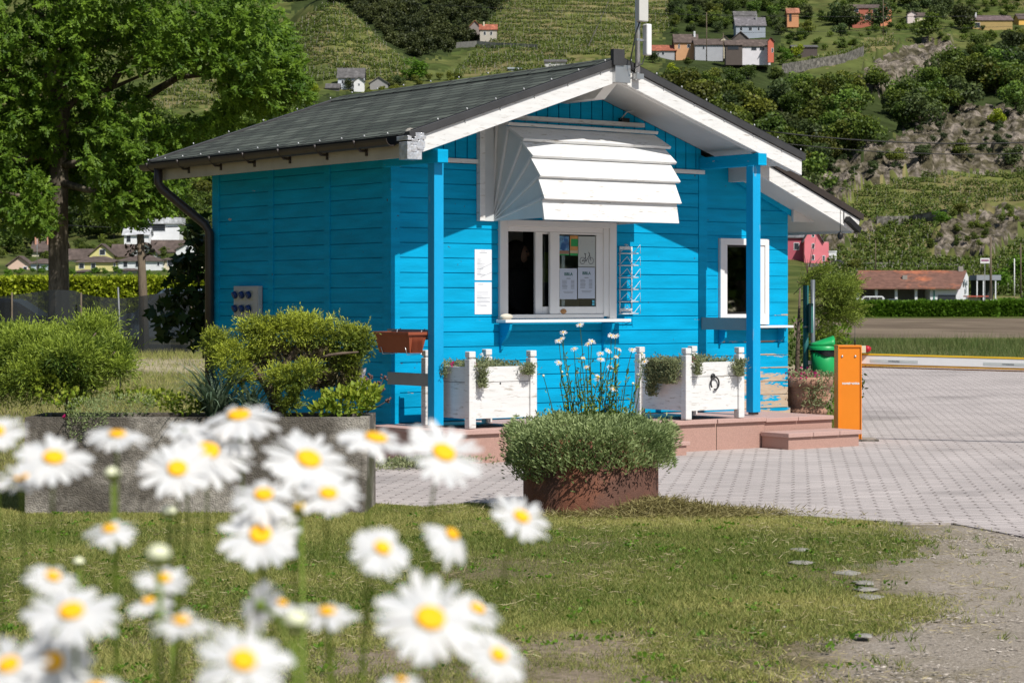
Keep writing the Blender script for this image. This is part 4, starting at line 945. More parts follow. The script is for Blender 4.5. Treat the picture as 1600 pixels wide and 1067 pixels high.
for q in range(90):
    a_ = rng.uniform(0, 6.28); r_ = .47+rng.random()*.06; l_ = rng.uniform(.10, .26)*(1.4 if math.cos(a_) < 0 else 1); z_ = .58+rng.uniform(-.05, .05)
    for w_ in range(26): f_ = w_/26; ex.append((RC[0]+(r_+.07*math.sin(f_*2.4))*math.cos(a_+f_*.15), RC[1]+(r_+.07*math.sin(f_*2.4))*math.sin(a_+f_*.15), z_-l_*f_*f_-.05*f_)); exd.append((math.cos(a_)+rng.normal(0, .7), math.sin(a_)+rng.normal(0, .7), .5))
for q in range(120):
    a_ = rng.uniform(0, 6.28); r_ = math.sqrt(rng.random())*.5; l_ = rng.uniform(.03, .10)
    for w_ in range(12): ex.append((RC[0]+r_*math.cos(a_)+rng.normal(0, .006), RC[1]+r_*math.sin(a_)+rng.normal(0, .006), .60-.22*(r_/.56)**5+l_*w_/12)); exd.append((rng.normal(0, .8), rng.normal(0, .8), .8))
PA = np.concatenate([PA, np.array(ex)]); DA = np.concatenate([DA, np.array(exd)])
lfn = fbm(PA[:, 0]*6+PA[:, 1]*3, PA[:, 2]*7+3, 3)-.5
leaves('foliage', PA, DA, rng.uniform(.022, .045, len(PA)), .010, 'diamond', M['g_sedum'], sd, tone=np.clip(rng.normal(.5, .2, len(PA))+1.1*lfn, 0, 1))
# small daisies
def daisy_head(parent, c, nrm, R_, npet=16, petalw=.22, droop=.1, seed=0, name='flower_head', pm=None, pn=1):
    """disc + petals as parts"""
    r_ = np.random.default_rng(seed); nrm = Vector(nrm).normalized(); a = nrm.orthogonal().normalized(); b = nrm.cross(a)
    V = []; cnt = []; idx = []; o = 0; tn = []
    for k in range(npet):
        th = 2*math.pi*(k+r_.uniform(-.25, .25))/npet; l = R_*r_.uniform(.84, 1.08); d = a*math.cos(th)+b*math.sin(th); s_ = nrm.cross(d)
        dr = droop+r_.normal(0, .13); tw = r_.normal(0, .25); s_ = (s_*math.cos(tw)+nrm*math.sin(tw)); wd = R_*petalw*r_.uniform(.85, 1.15)
        prof = [(.18, .35), (.45, .85), (.75, 1.0), (.93, .75), (1.0, .25)]
        for (f, w_) in prof:
            p = Vector(c)+d*(l*f)-nrm*(dr*l*f*f*.6)
            mid = p-nrm*(wd*.10*w_)
            V += [p-s_*(wd*w_*.5), mid, p+s_*(wd*w_*.5)]
        for q in range(4):
            b_ = o+3*q; idx += [b_, b_+1, b_+4, b_+3, b_+1, b_+2, b_+5, b_+4]; cnt += [4, 4]; t_ = r_.random(); tn += [t_, t_]
        o += 15
    return fastmesh('petals', np.array([tuple(v) for v in V]), cnt, idx, pm or M['petal'], parent, tn, smooth=True)
def disc(parent, c, nrm, r_):
    mb = MB(); nrm = Vector(nrm).normalized(); prof = [(1, -.12), (1, .03), (.88, .13), (.62, .19), (.3, .17), (0, .13)]
    mb.lathe([(p*r_, z*r_) for p, z in prof], n=18); q = nrm.to_track_quat('Z', 'Y')
    mb.v = [tuple(q @ Vector(v)+Vector(c)) for v in mb.v]; return mb.build('disc', M['disc'], parent)
dc = empty('daisy_clump', (RC[0], RC[1], .5), 0, 'clump of tall thin daisies growing out of the rusty drum planter', 'flowers'); dc.location = (0, 0, 0)
small = [(880,519,1),(877,529,1),(873,532,1),(906,507,1),(897,545,1),(925,533,1),(919,537,1),(955,524,1),(962,525,1),(951,548,1),(964,544,0),(938,552,1),(988,546,1),(939,561,1),(912,559,.6),(916,573,.8),(873,566,1),(954,574,1),(935,588,1),(934,592,1),(959,608,1),(1007,565,1),(963,557,.7),(968,546,.5)]
stm = MB(); lf_P = []; lf_D = []
for i, (px, py, k) in enumerate(small):
    D = 14.45+.35*rng.random(); c = Vector(pw(px, py, D)); base = Vector((RC[0]+(c.x-RC[0])*.62+rng.normal(0, .03), RC[1]+rng.uniform(-.22, .1), .5))
    mid = (c+base)/2+Vector((rng.normal(0, .02), 0, .0)); mid2 = mid*.5+c*.5+Vector((rng.normal(0, .012), 0, 0))
    stm.tube([base, mid, mid2, c], [.0035, .003, .0026, .0022], 5)
    for q in range(30):
        f = rng.random()**1.3*.8; lf_P.append(base+(mid-base)*min(1, f*2) if f < .5 else mid+(c-mid)*(f-.5)*2); lf_D.append(Vector(rng.normal(0, 1, 3))+Vector((0, 0, 1.0)))
    fh = empty('flower'); fh.parent = dc
    nr = (rng.uniform(-.6, .6), -.6, .9) if k else (.3, .2, .8)
    daisy_head(fh, c, nr, .029*max(k, .7), 13, .22, .2, seed=i); disc(fh, c, nr, .0075)
for (px, py) in ((849, 587), (878, 581), (886, 585), (902, 582), (909, 560), (989, 599), (996, 585), (1003, 553)):
    c = Vector(pw(px, py, 14.6)); base = Vector((RC[0]+(c.x-RC[0])*.75, RC[1]+rng.uniform(-.2, .1), .5)); stm.tube([base, (base+c)/2+Vector((.015, 0, 0)), c], [.0035, .003, .0022], 5)
    mb = MB(); mb.ball(tuple(c), .009, 7, 5); mb.build('bud', M['bud'], dc)
    for q in range(10): f = rng.random()*.85; lf_P.append(base+(c-base)*f); lf_D.append(Vector(rng.normal(0, 1, 3))+Vector((0, 0, 1.0)))
for q in range(26):
    b_ = Vector((RC[0]+rng.uniform(-.2, .28), RC[1]+rng.uniform(-.2, .1), .5)); c = b_+Vector((rng.normal(0, .05), 0, rng.uniform(.15, .45))); stm.tube([b_, c], [.003, .002], 5)
    for w_ in range(12): lf_P.append(b_+(c-b_)*rng.random()); lf_D.append(Vector(rng.normal(0, 1, 3))+Vector((0, 0, 1.0)))
stm.build('stems', M['g_jun'], dc)
Pn = np.array([tuple(v) for v in lf_P]); Dn = np.array([tuple(v) for v in lf_D]); leaves('stem_leaves', Pn, Dn, rng.uniform(.02, .055, len(Pn)), .011, 'diamond', M['g_jun'], dc)

# ------------------------------------------------------------------ daisies close to the camera
# px, py of the disc, width in pixels, sideways lean, upward share of the facing, what sets it apart
FD = [
 (373,650,128,-.05,.80,'topmost white daisy, above the middle of the concrete trough'),
 (183,680,96,.05,.88,'shallow white daisy in front of the trough, right of the overlapping left pair'),
 (84,716,122,.15,.72,'upper daisy of the overlapping pair by the left end of the trough'),
 (33,746,86,.05,.75,'lower daisy of the overlapping pair at the left edge'),
 (-6,675,92,.1,.7,'half seen daisy cut by the left edge above the overlapping pair'),
 (322,706,150,.05,.70,'large upper daisy of the big overlapping pair before the trough'),
 (277,733,112,.1,.55,'left daisy of the big overlapping pair, a nick in its disc'),
 (290,672,72,0,.85,'small daisy peeping out behind the big overlapping pair'),
 (482,718,142,.3,.68,'daisy with a slanting disc before the right half of the trough'),
 (693,708,134,.35,.66,'rightmost high daisy, in front of the granite platform'),
 (587,685,128,.2,.85,'daisy in front of the right hand corner of the trough'),
 (412,774,108,.05,.72,'daisy just above the one with long lower petals'),
 (513,772,104,.1,.72,'daisy right of the small yellow bud'),
 (407,836,126,.05,.55,'daisy with long hanging lower petals, below the middle of the trough'),
 (172,828,84,-.05,.80,'lone daisy just under the bottom edge of the trough, left part'),
 (82,902,88,.4,.78,'small tilted daisy beside a pale bud at the left'),
 (112,956,144,.0,.72,'wide flat daisy low at the left, below the small tilted one'),
 (254,905,94,.1,.80,'daisy right under the fat pale bud'),
 (283,972,96,.05,.83,'daisy below the one under the fat bud'),
 (232,940,74,-.1,.96,'daisy seen edge on behind its lower right neighbour'),
 (404,945,88,-.75,.35,'daisy turned away to the left with grey shaded petals'),
 (440,944,62,.3,.85,'small white daisy right of the one turned away'),
 (511,957,98,0,.88,'daisy seen nearly edge on above a dark stem'),
 (597,857,98,.35,.62,'lone daisy over the lawn, right of centre of the bunch'),
 (705,836,82,.65,.75,'drooping side-on daisy over the lawn, upper right'),
 (814,808,98,.45,.68,'rightmost daisy, in front of the rusty planter'),
 (672,967,172,.2,.62,'largest daisy of all, low in the middle of the lawn'),
 (745,952,90,.45,.8,'small daisy tucked behind the right side of the largest'),
 (778,1024,98,.45,.62,'lowest daisy on the right, below the largest one'),
 (380,1033,150,.2,.62,'big daisy at the bottom with an orange oval disc'),
 (14,1040,124,-.1,.68,'daisy in the bottom left corner'),
 (82,1034,124,.1,.5,'shaded daisy with a brownish disc next to the bottom left corner'),
 (627,1066,64,.1,.9,'daisy of which only two petal tips show at the bottom edge'),
 (150,1078,112,.1,.85,'daisy cut off by the bottom edge, near the left'),
]
def place_daisy(i, px, py, w, lean, upv, why):
    Rr = random.Random(i*13+5); D = 2.05-.78*max(0, min(1, (py-620)/430))+Rr.uniform(-.12, .12)+(.16 if why.find('behind') > 0 else 0); size = 1.06*w*D/F
    c = Vector(pw(px, py, D))
    t = empty('daisy', (c.x, c.y, 0), 0, why, 'daisy', 'daisies close to the camera'); o = Vector((c.x, c.y, 0))
    upv = min(.97, upv+.14); nr = Vector((lean, -math.sqrt(max(.04, 1-upv*upv)), upv)).normalized()
    if i == 20: nr = Vector((-.75, .5, .35)).normalized()
    lc = c-o
    daisy_head(t, lc, nr, size/2, Rr.choice((17, 19, 21, 23)), .235, Rr.choice((.05, .2, .35)) if i != 24 else .9, seed=100+i)
    if i != 7: disc(t, lc+nr*.002, nr, size*.132)
    base = Vector((Rr.uniform(-.10, .08), Rr.uniform(.06, .30), 0)); m1 = lc*.62+base*.38+Vector((Rr.uniform(-.015, .015), 0, 0)); m2 = lc-nr*.05-Vector((0, 0, .05))
    mb = MB(); mb.tube([lc-nr*.004, lc-nr*.02, m2, m1, lc*.3+base*.7, base], [.0024, .0012, .0012, .0014, .0016, .002], 7); mb.build('stem', M['g_stem'], t)
    n = 9; f = np.array([Rr.uniform(.05, .72) for _ in range(n)]); Pp = np.array([tuple(base+(m1-base)*q/.72) for q in f]); Dd = np.array([(Rr.gauss(0, 1), Rr.gauss(0, 1), 1.4) for _ in range(n)])
    leaves('stem_leaf', Pp, Dd, .05, .009, 'diamond', M['g_stem'], t)
    mb = MB(); q = (-nr).to_track_quat('Z', 'Y'); mb.lathe([(size*.125, .0), (size*.10, .003), (size*.03, .006)], n=12); mb.v = [tuple(q @ Vector(v)+lc) for v in mb.v]; mb.build('calyx', M['g_stem'], t)
for i, a in enumerate(FD): place_daisy(i, *a)
for i, (px, py, r_, why, yel) in enumerate([(176,740,13,'pale closed daisy bud on a straight stem, before the left half of the trough',0), (264,800,12,'pale closed bud overlapping the bottom edge of the trough',0), (248,867,19,'fat pale bud standing over a daisy',0), (123,878,9,'tiny yellowish bud at the petal tip of the small tilted daisy',0), (462,970,20,'soft yellow green bud low between two daisies',0), (470,795,13,'small opening bud with a yellow centre between three daisies',1)]):
    D = .0075*F/r_ if r_ > 10 else 2.2; c = Vector(pw(px, py, D)); t = empty('daisy_bud', (c.x, c.y, 0), 0, why, 'bud', 'daisy buds'); lc = Vector((0, 0, c.z)); rb = r_*D/F
    mb = MB(); mb.ball(tuple(lc), rb, 12, 8, 0, (1, 1, .85)); mb.build('bud', M['yellow'] if yel else M['bud'], t)
    mb = MB(); mb.lathe([(rb*.3, -rb*.95), (rb*.95, -rb*.35), (rb*1.03, .0)], tuple(lc), n=12); mb.build('calyx', M['g_stem'], t)
    mb = MB(); mb.tube([lc-Vector((0, 0, rb*.8)), lc*.6+Vector((.01, 0, 0)), Vector((-.03, .03, 0))], [.0017, .002, .003], 7); mb.build('stem', M['g_stem'], t)
# ------------------------------------------------------------------ ground close by
OFF = []
LAWN_EDGE = lambda Y: 1.24+(Y-7.97)*.228          # where the grass gives way to gravel on the right
def ground_mat():
    m = bpy.data.materials.new('ground'); m.use_nodes = True; t = m.node_tree; N = t.nodes; L = t.links; b = N['Principled BSDF']; b.inputs['Roughness'].default_value = .95; b.inputs['Specular IOR Level'].default_value = .15
    tc = N.new('ShaderNodeTexCoord'); sp = N.new('ShaderNodeSeparateXYZ'); L.new(tc.outputs['Object'], sp.inputs[0])
    def noise(s, d=6, r=.6):
        n = N.new('ShaderNodeTexNoise'); n.inputs['Scale'].default_value = s; n.inputs['Detail'].default_value = d; n.inputs['Roughness'].default_value = r; L.new(tc.outputs['Object'], n.inputs[0]); return n.outputs[0]
    def mr(src, a, c, lo=0., hi=1.):
        r = N.new('ShaderNodeMapRange'); r.inputs[1].default_value = a; r.inputs[2].default_value = c; r.inputs[3].default_value = lo; r.inputs[4].default_value = hi; L.new(src, r.inputs[0]); return r.outputs[0]
    def mt(op, a, c=0.):
        r = N.new('ShaderNodeMath'); r.operation = op
        for i, q in enumerate((a, c)):
            if isinstance(q, (int, float)): r.inputs[i].default_value = q
            else: L.new(q, r.inputs[i])
        return r.outputs[0]
    def mix(f, a, c):
        x = N.new('ShaderNodeMix'); x.data_type = 'RGBA'; L.new(f, x.inputs[0])
        for k, q in ((6, a), (7, c)):
            if isinstance(q, tuple): x.inputs[k].default_value = C(*q)
            else: L.new(q, x.inputs[k])
        return x.outputs[2]
    soil = mix(mr(noise(30, 6, .75), .38, .62), (.36, .29, .215), (.22, .175, .125)); grav = mix(mr(noise(60, 5, .8), .38, .62), (.24, .205, .165), (.47, .41, .345))
    under = mix(mr(noise(55, 5, .75), .4, .6), (.10, .095, .042), (.27, .22, .13)); 
    d = mt('SUBTRACT', sp.outputs[0], mt('ADD', mt('MULTIPLY', sp.outputs[1], .228), 1.24-7.97*.228))
    gm = mr(mt('ADD', d, mt('MULTIPLY', mt('SUBTRACT', noise(1.6, 7), .5), 2.0)), -.35, .35)
    far = mr(sp.outputs[1], 14.6, 16.0); gm = mt('MULTIPLY', gm, mt('SUBTRACT', 1., far))
    bare = mt('MULTIPLY', mr(noise(1.6, 9, .7), .47, .56), mr(sp.outputs[1], 11.0, 9.0))
    track = mt('MULTIPLY', mr(sp.outputs[1], 40, 43), mr(sp.outputs[1], 55, 50)); tr2 = mt('MULTIPLY', track, mr(noise(.5, 5), .3, .5))
    c = mix(bare, under, soil); c = mix(tr2, c, (.42, .36, .24)); c = mix(gm, c, grav); L.new(c, b.inputs['Base Color'])
    bp = N.new('ShaderNodeBump'); bp.inputs['Strength'].default_value = .8; bp.inputs['Distance'].default_value = .02; L.new(noise(45, 6, .7), bp.inputs['Height']); L.new(bp.outputs[0], b.inputs['Normal'])
    return m
gm = ground_mat()
# one sheet with a little unevenness
xs = np.concatenate([np.linspace(-60, -8, 14), np.linspace(-7.5, 7.5, 76), np.linspace(8, 70, 16)]); ys = np.concatenate([np.linspace(-25, 5, 8), np.linspace(5.5, 20, 70), np.linspace(21, 72, 16)])
X, Y = np.meshgrid(xs, ys); Z = (fbm(X*.9+20, Y*.9+11, 3)-.5)*.05*((Y < 14.0) & (Y > 4) & (np.abs(X) < 8)); nx, ny = len(xs), len(ys)
I = (np.arange(ny-1)[:, None]*nx+np.arange(nx-1)[None]).ravel(); idx = np.stack([I, I+1, I+nx+1, I+nx], 1).ravel()
g = fastmesh('ground', np.stack([X.ravel(), Y.ravel(), Z.ravel()], 1), np.full(len(I), 4), idx, gm, smooth=True); tag(g, kind='structure')
def pavers():
    m = bpy.data.materials.new('pavers'); m.use_nodes = True; t = m.node_tree; N = t.nodes; L = t.links; b = N['Principled BSDF']; b.inputs['Roughness'].default_value = .85; b.inputs['Specular IOR Level'].default_value = .25
    tc = N.new('ShaderNodeTexCoord'); mp = N.new('ShaderNodeMapping'); mp.inputs['Rotation'].default_value = (0, 0, math.radians(7.4)); L.new(tc.outputs['Object'], mp.inputs[0])
    sp = N.new('ShaderNodeSeparateXYZ'); L.new(mp.outputs[0], sp.inputs[0])
    # zigzag joints: shift x by a triangle wave of y and y by one of x
    def mt(op, a, c=0.):
        r = N.new('ShaderNodeMath'); r.operation = op
        for i, q in enumerate((a, c)):
            if isinstance(q, (int, float)): r.inputs[i].default_value = q
            else: L.new(q, r.inputs[i])
        return r.outputs[0]
    yy = mt('ADD', sp.outputs[1], mt('MULTIPLY', mt('PINGPONG', sp.outputs[0], .05), .18)); xx = mt('ADD', sp.outputs[0], mt('MULTIPLY', mt('PINGPONG', sp.outputs[1], .055), .45))
    cb = N.new('ShaderNodeCombineXYZ'); L.new(xx, cb.inputs[0]); L.new(yy, cb.inputs[1])
    br = N.new('ShaderNodeTexBrick'); br.offset = .5; L.new(cb.outputs[0], br.inputs[0]); br.inputs['Scale'].default_value = 1; br.inputs['Brick Width'].default_value = .225; br.inputs['Row Height'].default_value = .1125
    br.inputs['Mortar Size'].default_value = .0062; br.inputs['Mortar Smooth'].default_value = .15; br.inputs['Bias'].default_value = .1
    br.inputs['Color1'].default_value = C(.455, .41, .395); br.inputs['Color2'].default_value = C(.53, .478, .46); br.inputs['Mortar'].default_value = C(.13, .105, .095)
    n = N.new('ShaderNodeTexNoise'); n.inputs['Scale'].default_value = .9; n.inputs['Detail'].default_value = 8; n.inputs['Roughness'].default_value = .65; L.new(tc.outputs['Object'], n.inputs[0])
    r = N.new('ShaderNodeMapRange'); r.inputs[1].default_value = .3; r.inputs[2].default_value = .7; r.inputs[3].default_value = .86; r.inputs[4].default_value = 1.12; L.new(n.outputs[0], r.inputs[0])
    n2 = N.new('ShaderNodeTexNoise'); n2.inputs['Scale'].default_value = .55; n2.inputs['Detail'].default_value = 6; L.new(tc.outputs['Object'], n2.inputs[0])
    r2 = N.new('ShaderNodeMapRange'); r2.inputs[1].default_value = .56; r2.inputs[2].default_value = .66; r2.inputs[3].default_value = 1.; r2.inputs[4].default_value = .74; L.new(n2.outputs[0], r2.inputs[0])
    hs = N.new('ShaderNodeHueSaturation'); L.new(br.outputs[0], hs.inputs['Color']); L.new(mt('MULTIPLY', r.outputs[0], r2.outputs[0]), hs.inputs['Value']); L.new(hs.outputs[0], b.inputs['Base Color'])
    bp = N.new('ShaderNodeBump'); bp.inputs['Strength'].default_value = .6; bp.inputs['Distance'].default_value = .006; bp.invert = True; L.new(br.outputs[1], bp.inputs['Height']); L.new(bp.outputs[0], b.inputs['Normal'])
    return m
edge = [(-.95, 14.95), (-.60, 14.72), (-.3, 15.0), (.0, 14.85), (.35, 14.95), (.5, 14.78), (.9, 14.55), (1.3, 14.33), (1.85, 14.1), (2.15, 13.85), (2.50, 13.65), (2.75, 13.62), (3.1, 12.6), (4.5, 11.2), (30, 5)]
poly = edge+[(34, 44), (7.2, 45.5), (5.2, 33), (3.55, 22.6), (3.0, 21.9), (-1.4, 19.4), (-1.6, 17.0)]
mb = MB(); mb.prism(poly, -.05, .012, axis='z'); o = mb.build('paved_yard', pavers()); tag(o, kind='structure')
# pebbles of the track
def pebbles(name, P, s, m):
    n = len(P); base = np.array([(1,0,0),(.3,.8,.1),(-.7,.6,0),(-.9,-.4,.1),(.1,-.9,0),(.1,0,.28)]); fc = [(0,1,5),(1,2,5),(2,3,5),(3,4,5),(4,0,5)]
    V = P[:, None]+base[None]*(s[:, None, None]*rng.uniform(.6, 1.3, (n, 6, 1))); idx = (np.arange(n)[:, None, None]*6+np.array(fc)[None]).reshape(-1)
    return fastmesh(name, V.reshape(-1, 3), np.full(n*5, 3), idx, m, tone=np.repeat(rng.random(n), 5))
n = 190000; Y = 6.6+8.5*rng.random(n)**1.3; X = LAWN_EDGE(Y)+rng.uniform(-1.0, 3.8, n)
k = (rng.random(n) < np.clip((fbm(X*2.6+3, Y*2.6, 5)-.30)*3, .08, 1)*np.clip((X-LAWN_EDGE(Y)+.5)/1.0+(fbm(X*1.6+9, Y*1.6, 4)-.5)*1.5, .015, 1)) & (~inpoly(X, Y, poly)); X = X[k]; Y = Y[k]
o = pebbles('gravel', np.stack([X, Y, np.full(len(X), .005)], 1), np.clip(rng.gamma(.9, .0026, len(X))+.0018, 0, .016), leafmat('gravel_stones', (.13, .105, .085), (.58, .52, .45), 0, .9)); tag(o, kind='stuff')
for i, (px, py, w, lab) in enumerate([(1250, 862, 17, 'flat grey stone sunk in the lawn, nearest to the paving'), (1252, 882, 18, 'flat grey stone sunk in the lawn, just before the nearest one to the paving'), (1322, 898, 22, 'pale flat stone at the gravel edge, farthest of the row'), (1350, 914, 17, 'pale flat stone at the gravel edge, second of the row'), (1352, 924, 18, 'pale flat stone at the gravel edge, middle of the row'), (1358, 936, 22, 'pale flat stone at the gravel edge, nearest of the row'), (1350, 997, 14, 'round grey stone alone at the gravel edge near the bottom')]):
    p = gnd(px, py); D = p.y; mb = MB(); r = w*D/F; mb.ball((0, 0, 0), r, 12, 7, 0, (1, 1.5, .12)); mb.v = [(v[0]*(1+.25*math.sin(px+3*v[1]/r)), v[1]*(1+.2*math.cos(px*2+4*v[0]/r)), v[2]) for v in mb.v]
    o = mb.build('flat_stone', M['rockm'], None, loc=(p.x, p.y, .012)); tag(o, lab, 'stone', 'flat stones in the lawn')
# grass: near lawn
def grass(name, X, Y, h, w, z=0., lean=.6, dry=.0, m=None):
    n = len(X); P = np.stack([X, Y, np.full(n, z)], 1); D = np.stack([rng.normal(0, lean, n), rng.normal(0, lean, n), np.ones(n)], 1)
    tn = np.clip(-.15+1.15*fbm(X*.7+9, Y*1.1, 4)+rng.normal(0, .25, n)+dry, 0, 1)
    return leaves(name, P, D, h, w, 'blade', m or M['g_grass'], None, tone=tn)
n = 1150000; Y = 6.4+8.8*rng.random(n)**.8; X = rng.uniform(-1, 1, n)*Y*.27; X = X[X < 3.2] if False else X
keep = (X < LAWN_EDGE(Y)+.5) & (~inpoly(X, Y, poly)) & ~((X > TX0) & (X < TX1) & (Y > TY0-.02) & (Y < TY1)) & ((X-RC[0])**2+(Y-RC[1])**2 > RR**2)
f = fbm(X*1.3+4, Y*1.3+2, 5); edge_d = LAWN_EDGE(Y)-X+(fbm(X*1.6+9, Y*1.6, 4)-.5)*2.0
f2 = fbm(X*3.5+14, Y*3.5+2, 3); thr = np.clip((10.6-Y)/2.6, 0, 1)*.16; dens = np.clip((f*.6+f2*.4-.27-thr*1.15)*7, .50-.44*np.clip((10.2-Y)/2, 0, 1), 1)
dens = dens*np.clip(edge_d/.5+.15, .0, 1)
keep &= rng.random(n) < dens*.85
X, Y = X[keep], Y[keep]; n = len(X); hh = (.017+.021*rng.random(n))*(.7+.6*fbm(X*2, Y*2, 3))
drz = .05+.20*np.clip((10.6-Y)/1.5, 0, 1)+.30*np.clip((Y-12.9)/.8, 0, 1)-.12*np.exp(-((Y-11.9)/.8)**2)+.25*(rng.random(n) < .10); o = grass('lawn_grass', X, Y, hh, .0042+.002*rng.random(n), .0, .9, dry=drz); tag(o, kind='stuff')
# coarser tufts, dry litter and broad-leaved weeds in the lawn
m_ = 2600; cy = 6.5+8.3*rng.random(m_); cx_ = -cy*.26+rng.random(m_)*(cy*.26+LAWN_EDGE(cy)+1.3); cx_ = cx_+rng.normal(0, .2, m_); kk = (~inpoly(cx_, cy, poly)) & ~((cx_ > TX0-.05) & (cx_ < TX1+.05) & (cy > TY0-.05)) & ((cx_-RC[0])**2+(cy-RC[1])**2 > .25) & ((cx_ < LAWN_EDGE(cy)-.1) | (rng.random(m_) < .16)); cx_, cy = cx_[kk], cy[kk]; m_ = len(cx_)
X = np.repeat(cx_, 16)+rng.normal(0, .022, m_*16); Y = np.repeat(cy, 16)+rng.normal(0, .022, m_*16)
o = grass('grass_tufts', X, Y, .028+.034*rng.random(len(X)), .0048, .0, .75, dry=np.repeat(rng.uniform(-.35, .35, m_), 16)); tag(o, kind='stuff')
n = 16000; Y = 6.5+8.2*rng.random(n); X = -Y*.26+rng.random(n)*(Y*.26+LAWN_EDGE(Y)+.6); kk = (~inpoly(X, Y, poly)) & ~((X > TX0) & (X < TX1) & (Y > TY0)) & (fbm(X*1.8+30, Y*1.8, 3) > .46); X, Y = X[kk], Y[kk]; n = len(X); D = rdir(n); D[:, 2] = np.abs(D[:, 2])*.2
o = leaves('dry_litter', np.stack([X, Y, .008+.02*rng.random(n)], 1), D, rng.uniform(.02, .06, n), .0035, 'needle', leafmat('straw', (.30, .24, .12), (.55, .48, .28), .2)); tag(o, kind='stuff')
m_ = 240; cy = 6.6+7.6*rng.random(m_); cx_ = -cy*.24+rng.random(m_)*(cy*.24+LAWN_EDGE(cy)); kk = ~inpoly(cx_, cy, poly) & ~((cx_ > TX0) & (cx_ < TX1) & (cy > TY0)); cx_, cy = cx_[kk], cy[kk]; m_ = len(cx_); q = 14; P_ = np.stack([np.repeat(cx_, q)+rng.normal(0, .03, m_*q), np.repeat(cy, q)+rng.normal(0, .03, m_*q), .008+.02*rng.random(m_*q)], 1); D = rdir(m_*q); D[:, 2] = .35
o = leaves('lawn_weeds', P_, D, rng.uniform(.012, .026, m_*q), .014, 'oval', M['g_hedge2']); tag(o, kind='stuff')
# cut grass heap beside the drum
n = 9000; t_ = rng.normal(0, 1, (n, 2)); X = .95+t_[:, 0]*.38; Y = 14.18+t_[:, 1]*.14; k = ((X-RC[0])**2+(Y-RC[1])**2 > RR**2); X, Y = X[k], Y[k]; n = len(X)
zz = .10*np.exp(-((X-.93)/.4)**2-((Y-14.2)/.2)**2)*rng.random(n)+.0
D = rdir(n); D[:, 2] = np.abs(D[:, 2])*.5
o = leaves('grass_clippings', np.stack([X, Y, zz+.02], 1), D, rng.uniform(.03, .08, n), .005, 'needle', leafmat('clippings', (.16, .13, .05), (.36, .32, .13), .2)); tag(o, kind='stuff')
# lawn behind the trough
n = 130000; Y = 15.2+45*rng.random(n)**1.7; X = -Y*.27+rng.random(n)*Y*.27; k = (X < np.where(Y < 23, -2.0-(Y-15)*.2, -3.6)) & ~((Y > 42) & (Y < 52) & (rng.random(n) < .8)); X, Y = X[k], Y[k]; n = len(X)
o = grass('rear_lawn_grass', X, Y, (.03+.05*rng.random(n))*(.5+Y/30), .003*(.5+Y/14), 0, .5, dry=.15); tag(o, kind='stuff')
for (x, y, s_, lab) in ((-11.5, 19., 9., 'tallest added tree screening sky light, outside the frame left of the kiosk'), (-14.5, 26., 10., 'added tree screening sky light, outside the frame left of the kiosk, farthest back')): OFF.append((x, y, s_, lab))  # unseen trees added to block sky light and darken the side wall
# weeds and tall grass beside the steps and at the far edge of the yard
X = rng.uniform(3.2, 3.9, 2500); Y = rng.uniform(22.2, 26, 2500); k = X < 3.1+(Y-22)*.19+.25
o = grass('weeds', X[k], Y[k], .10+.10*rng.random(k.sum()), .012, 0, .5); tag(o, kind='stuff')
n = 60000; X = rng.uniform(5.5, 26, n); Y = rng.uniform(46, 72, n); 
o = grass('verge_grass', X, Y, (.12+.40*rng.random(n)**2)*(.3+1.1*fbm(X*.8, Y*.3, 3)), .012, 0, .35, dry=-.05, m=M['g_verge']); tag(o, kind='stuff')
n = 2500; X = rng.normal(-.75, .22, n); Y = 18.2+rng.normal(0, .16, n)+(X+.75)*.6; D = rdir(n); D[:, 2] = np.abs(D[:, 2])
o = leaves('weeds', np.stack([X, Y, np.full(n, .02)+.06*rng.random(n)], 1), D, .04, .012, 'diamond', M['g_box']); tag(o, kind='stuff')

# ------------------------------------------------------------------ right of the kiosk
# barrier
p = gnd(1328, 691); bt = empty('barrier', (p.x, p.y, .03), 0, 'orange barrier post with a long white and yellow arm across the yard', 'barrier')
hw = .118; H_ = .93
mb = MB(); mb.box(-hw, hw, .012, .26, 0, H_-.02); mb.box(-hw, hw-.0, -.0, .262, H_-.02, H_); mb.box(-hw, -hw+.012, 0, .012, 0, H_-.02); mb.box(hw-.012, hw, 0, .012, 0, H_-.02)
mb.build('cabinet', M['orange'], bt, bevel=.003)
text_obj('lettering', 'novatecnica', .036, M['white_clean'], bt, (.01, .0105, .555), bold=.0012)
for x in (-.075, .055): mb = MB(); mb.ball((x, .008, .82), .012, 10, 6, 0, (1, .5, 1)); mb.build('lock', M['steel'], bt)
mb = MB(); mb.box(-.2, .28, -.05, .34, -.03, .0); mb.build('foundation', M['concrete'], bt)
mb = MB(); mb.box(hw+.002, hw+.045, .03, .11, H_-.075, H_-.005); mb.build('lamp_base', mat('cream_plastic', (.62, .57, .40), .5), bt)
mb = MB(); mb.lathe([(.0, 0), (.036, .0), (.034, .03), (.018, .055), (0, .06)], n=14); q = Vector((1, 0, 0)).to_track_quat('Z', 'Y'); mb.v = [tuple(q @ Vector(v)+Vector((hw+.045, .07, H_-.038))) for v in mb.v]; mb.build('lamp', M['red'], bt)
mb = MB(); mb.tube([(.065, .10, H_), (.065, .10, H_+.05), (.065, .10, H_+.06), (.065, .10, H_+.20)], [.008, .008, .003, .002], 7); mb.build('aerial', M['black'], bt)
a0 = Vector((hw+.01, .14, H_-.145)); adir = Vector((1, -.42, -.00)).normalized()
L_ = 4.6; am = empty('arm'); am.parent = bt; am.location = a0; am.rotation_euler = (0, math.radians(.9), math.atan2(adir.y, adir.x))
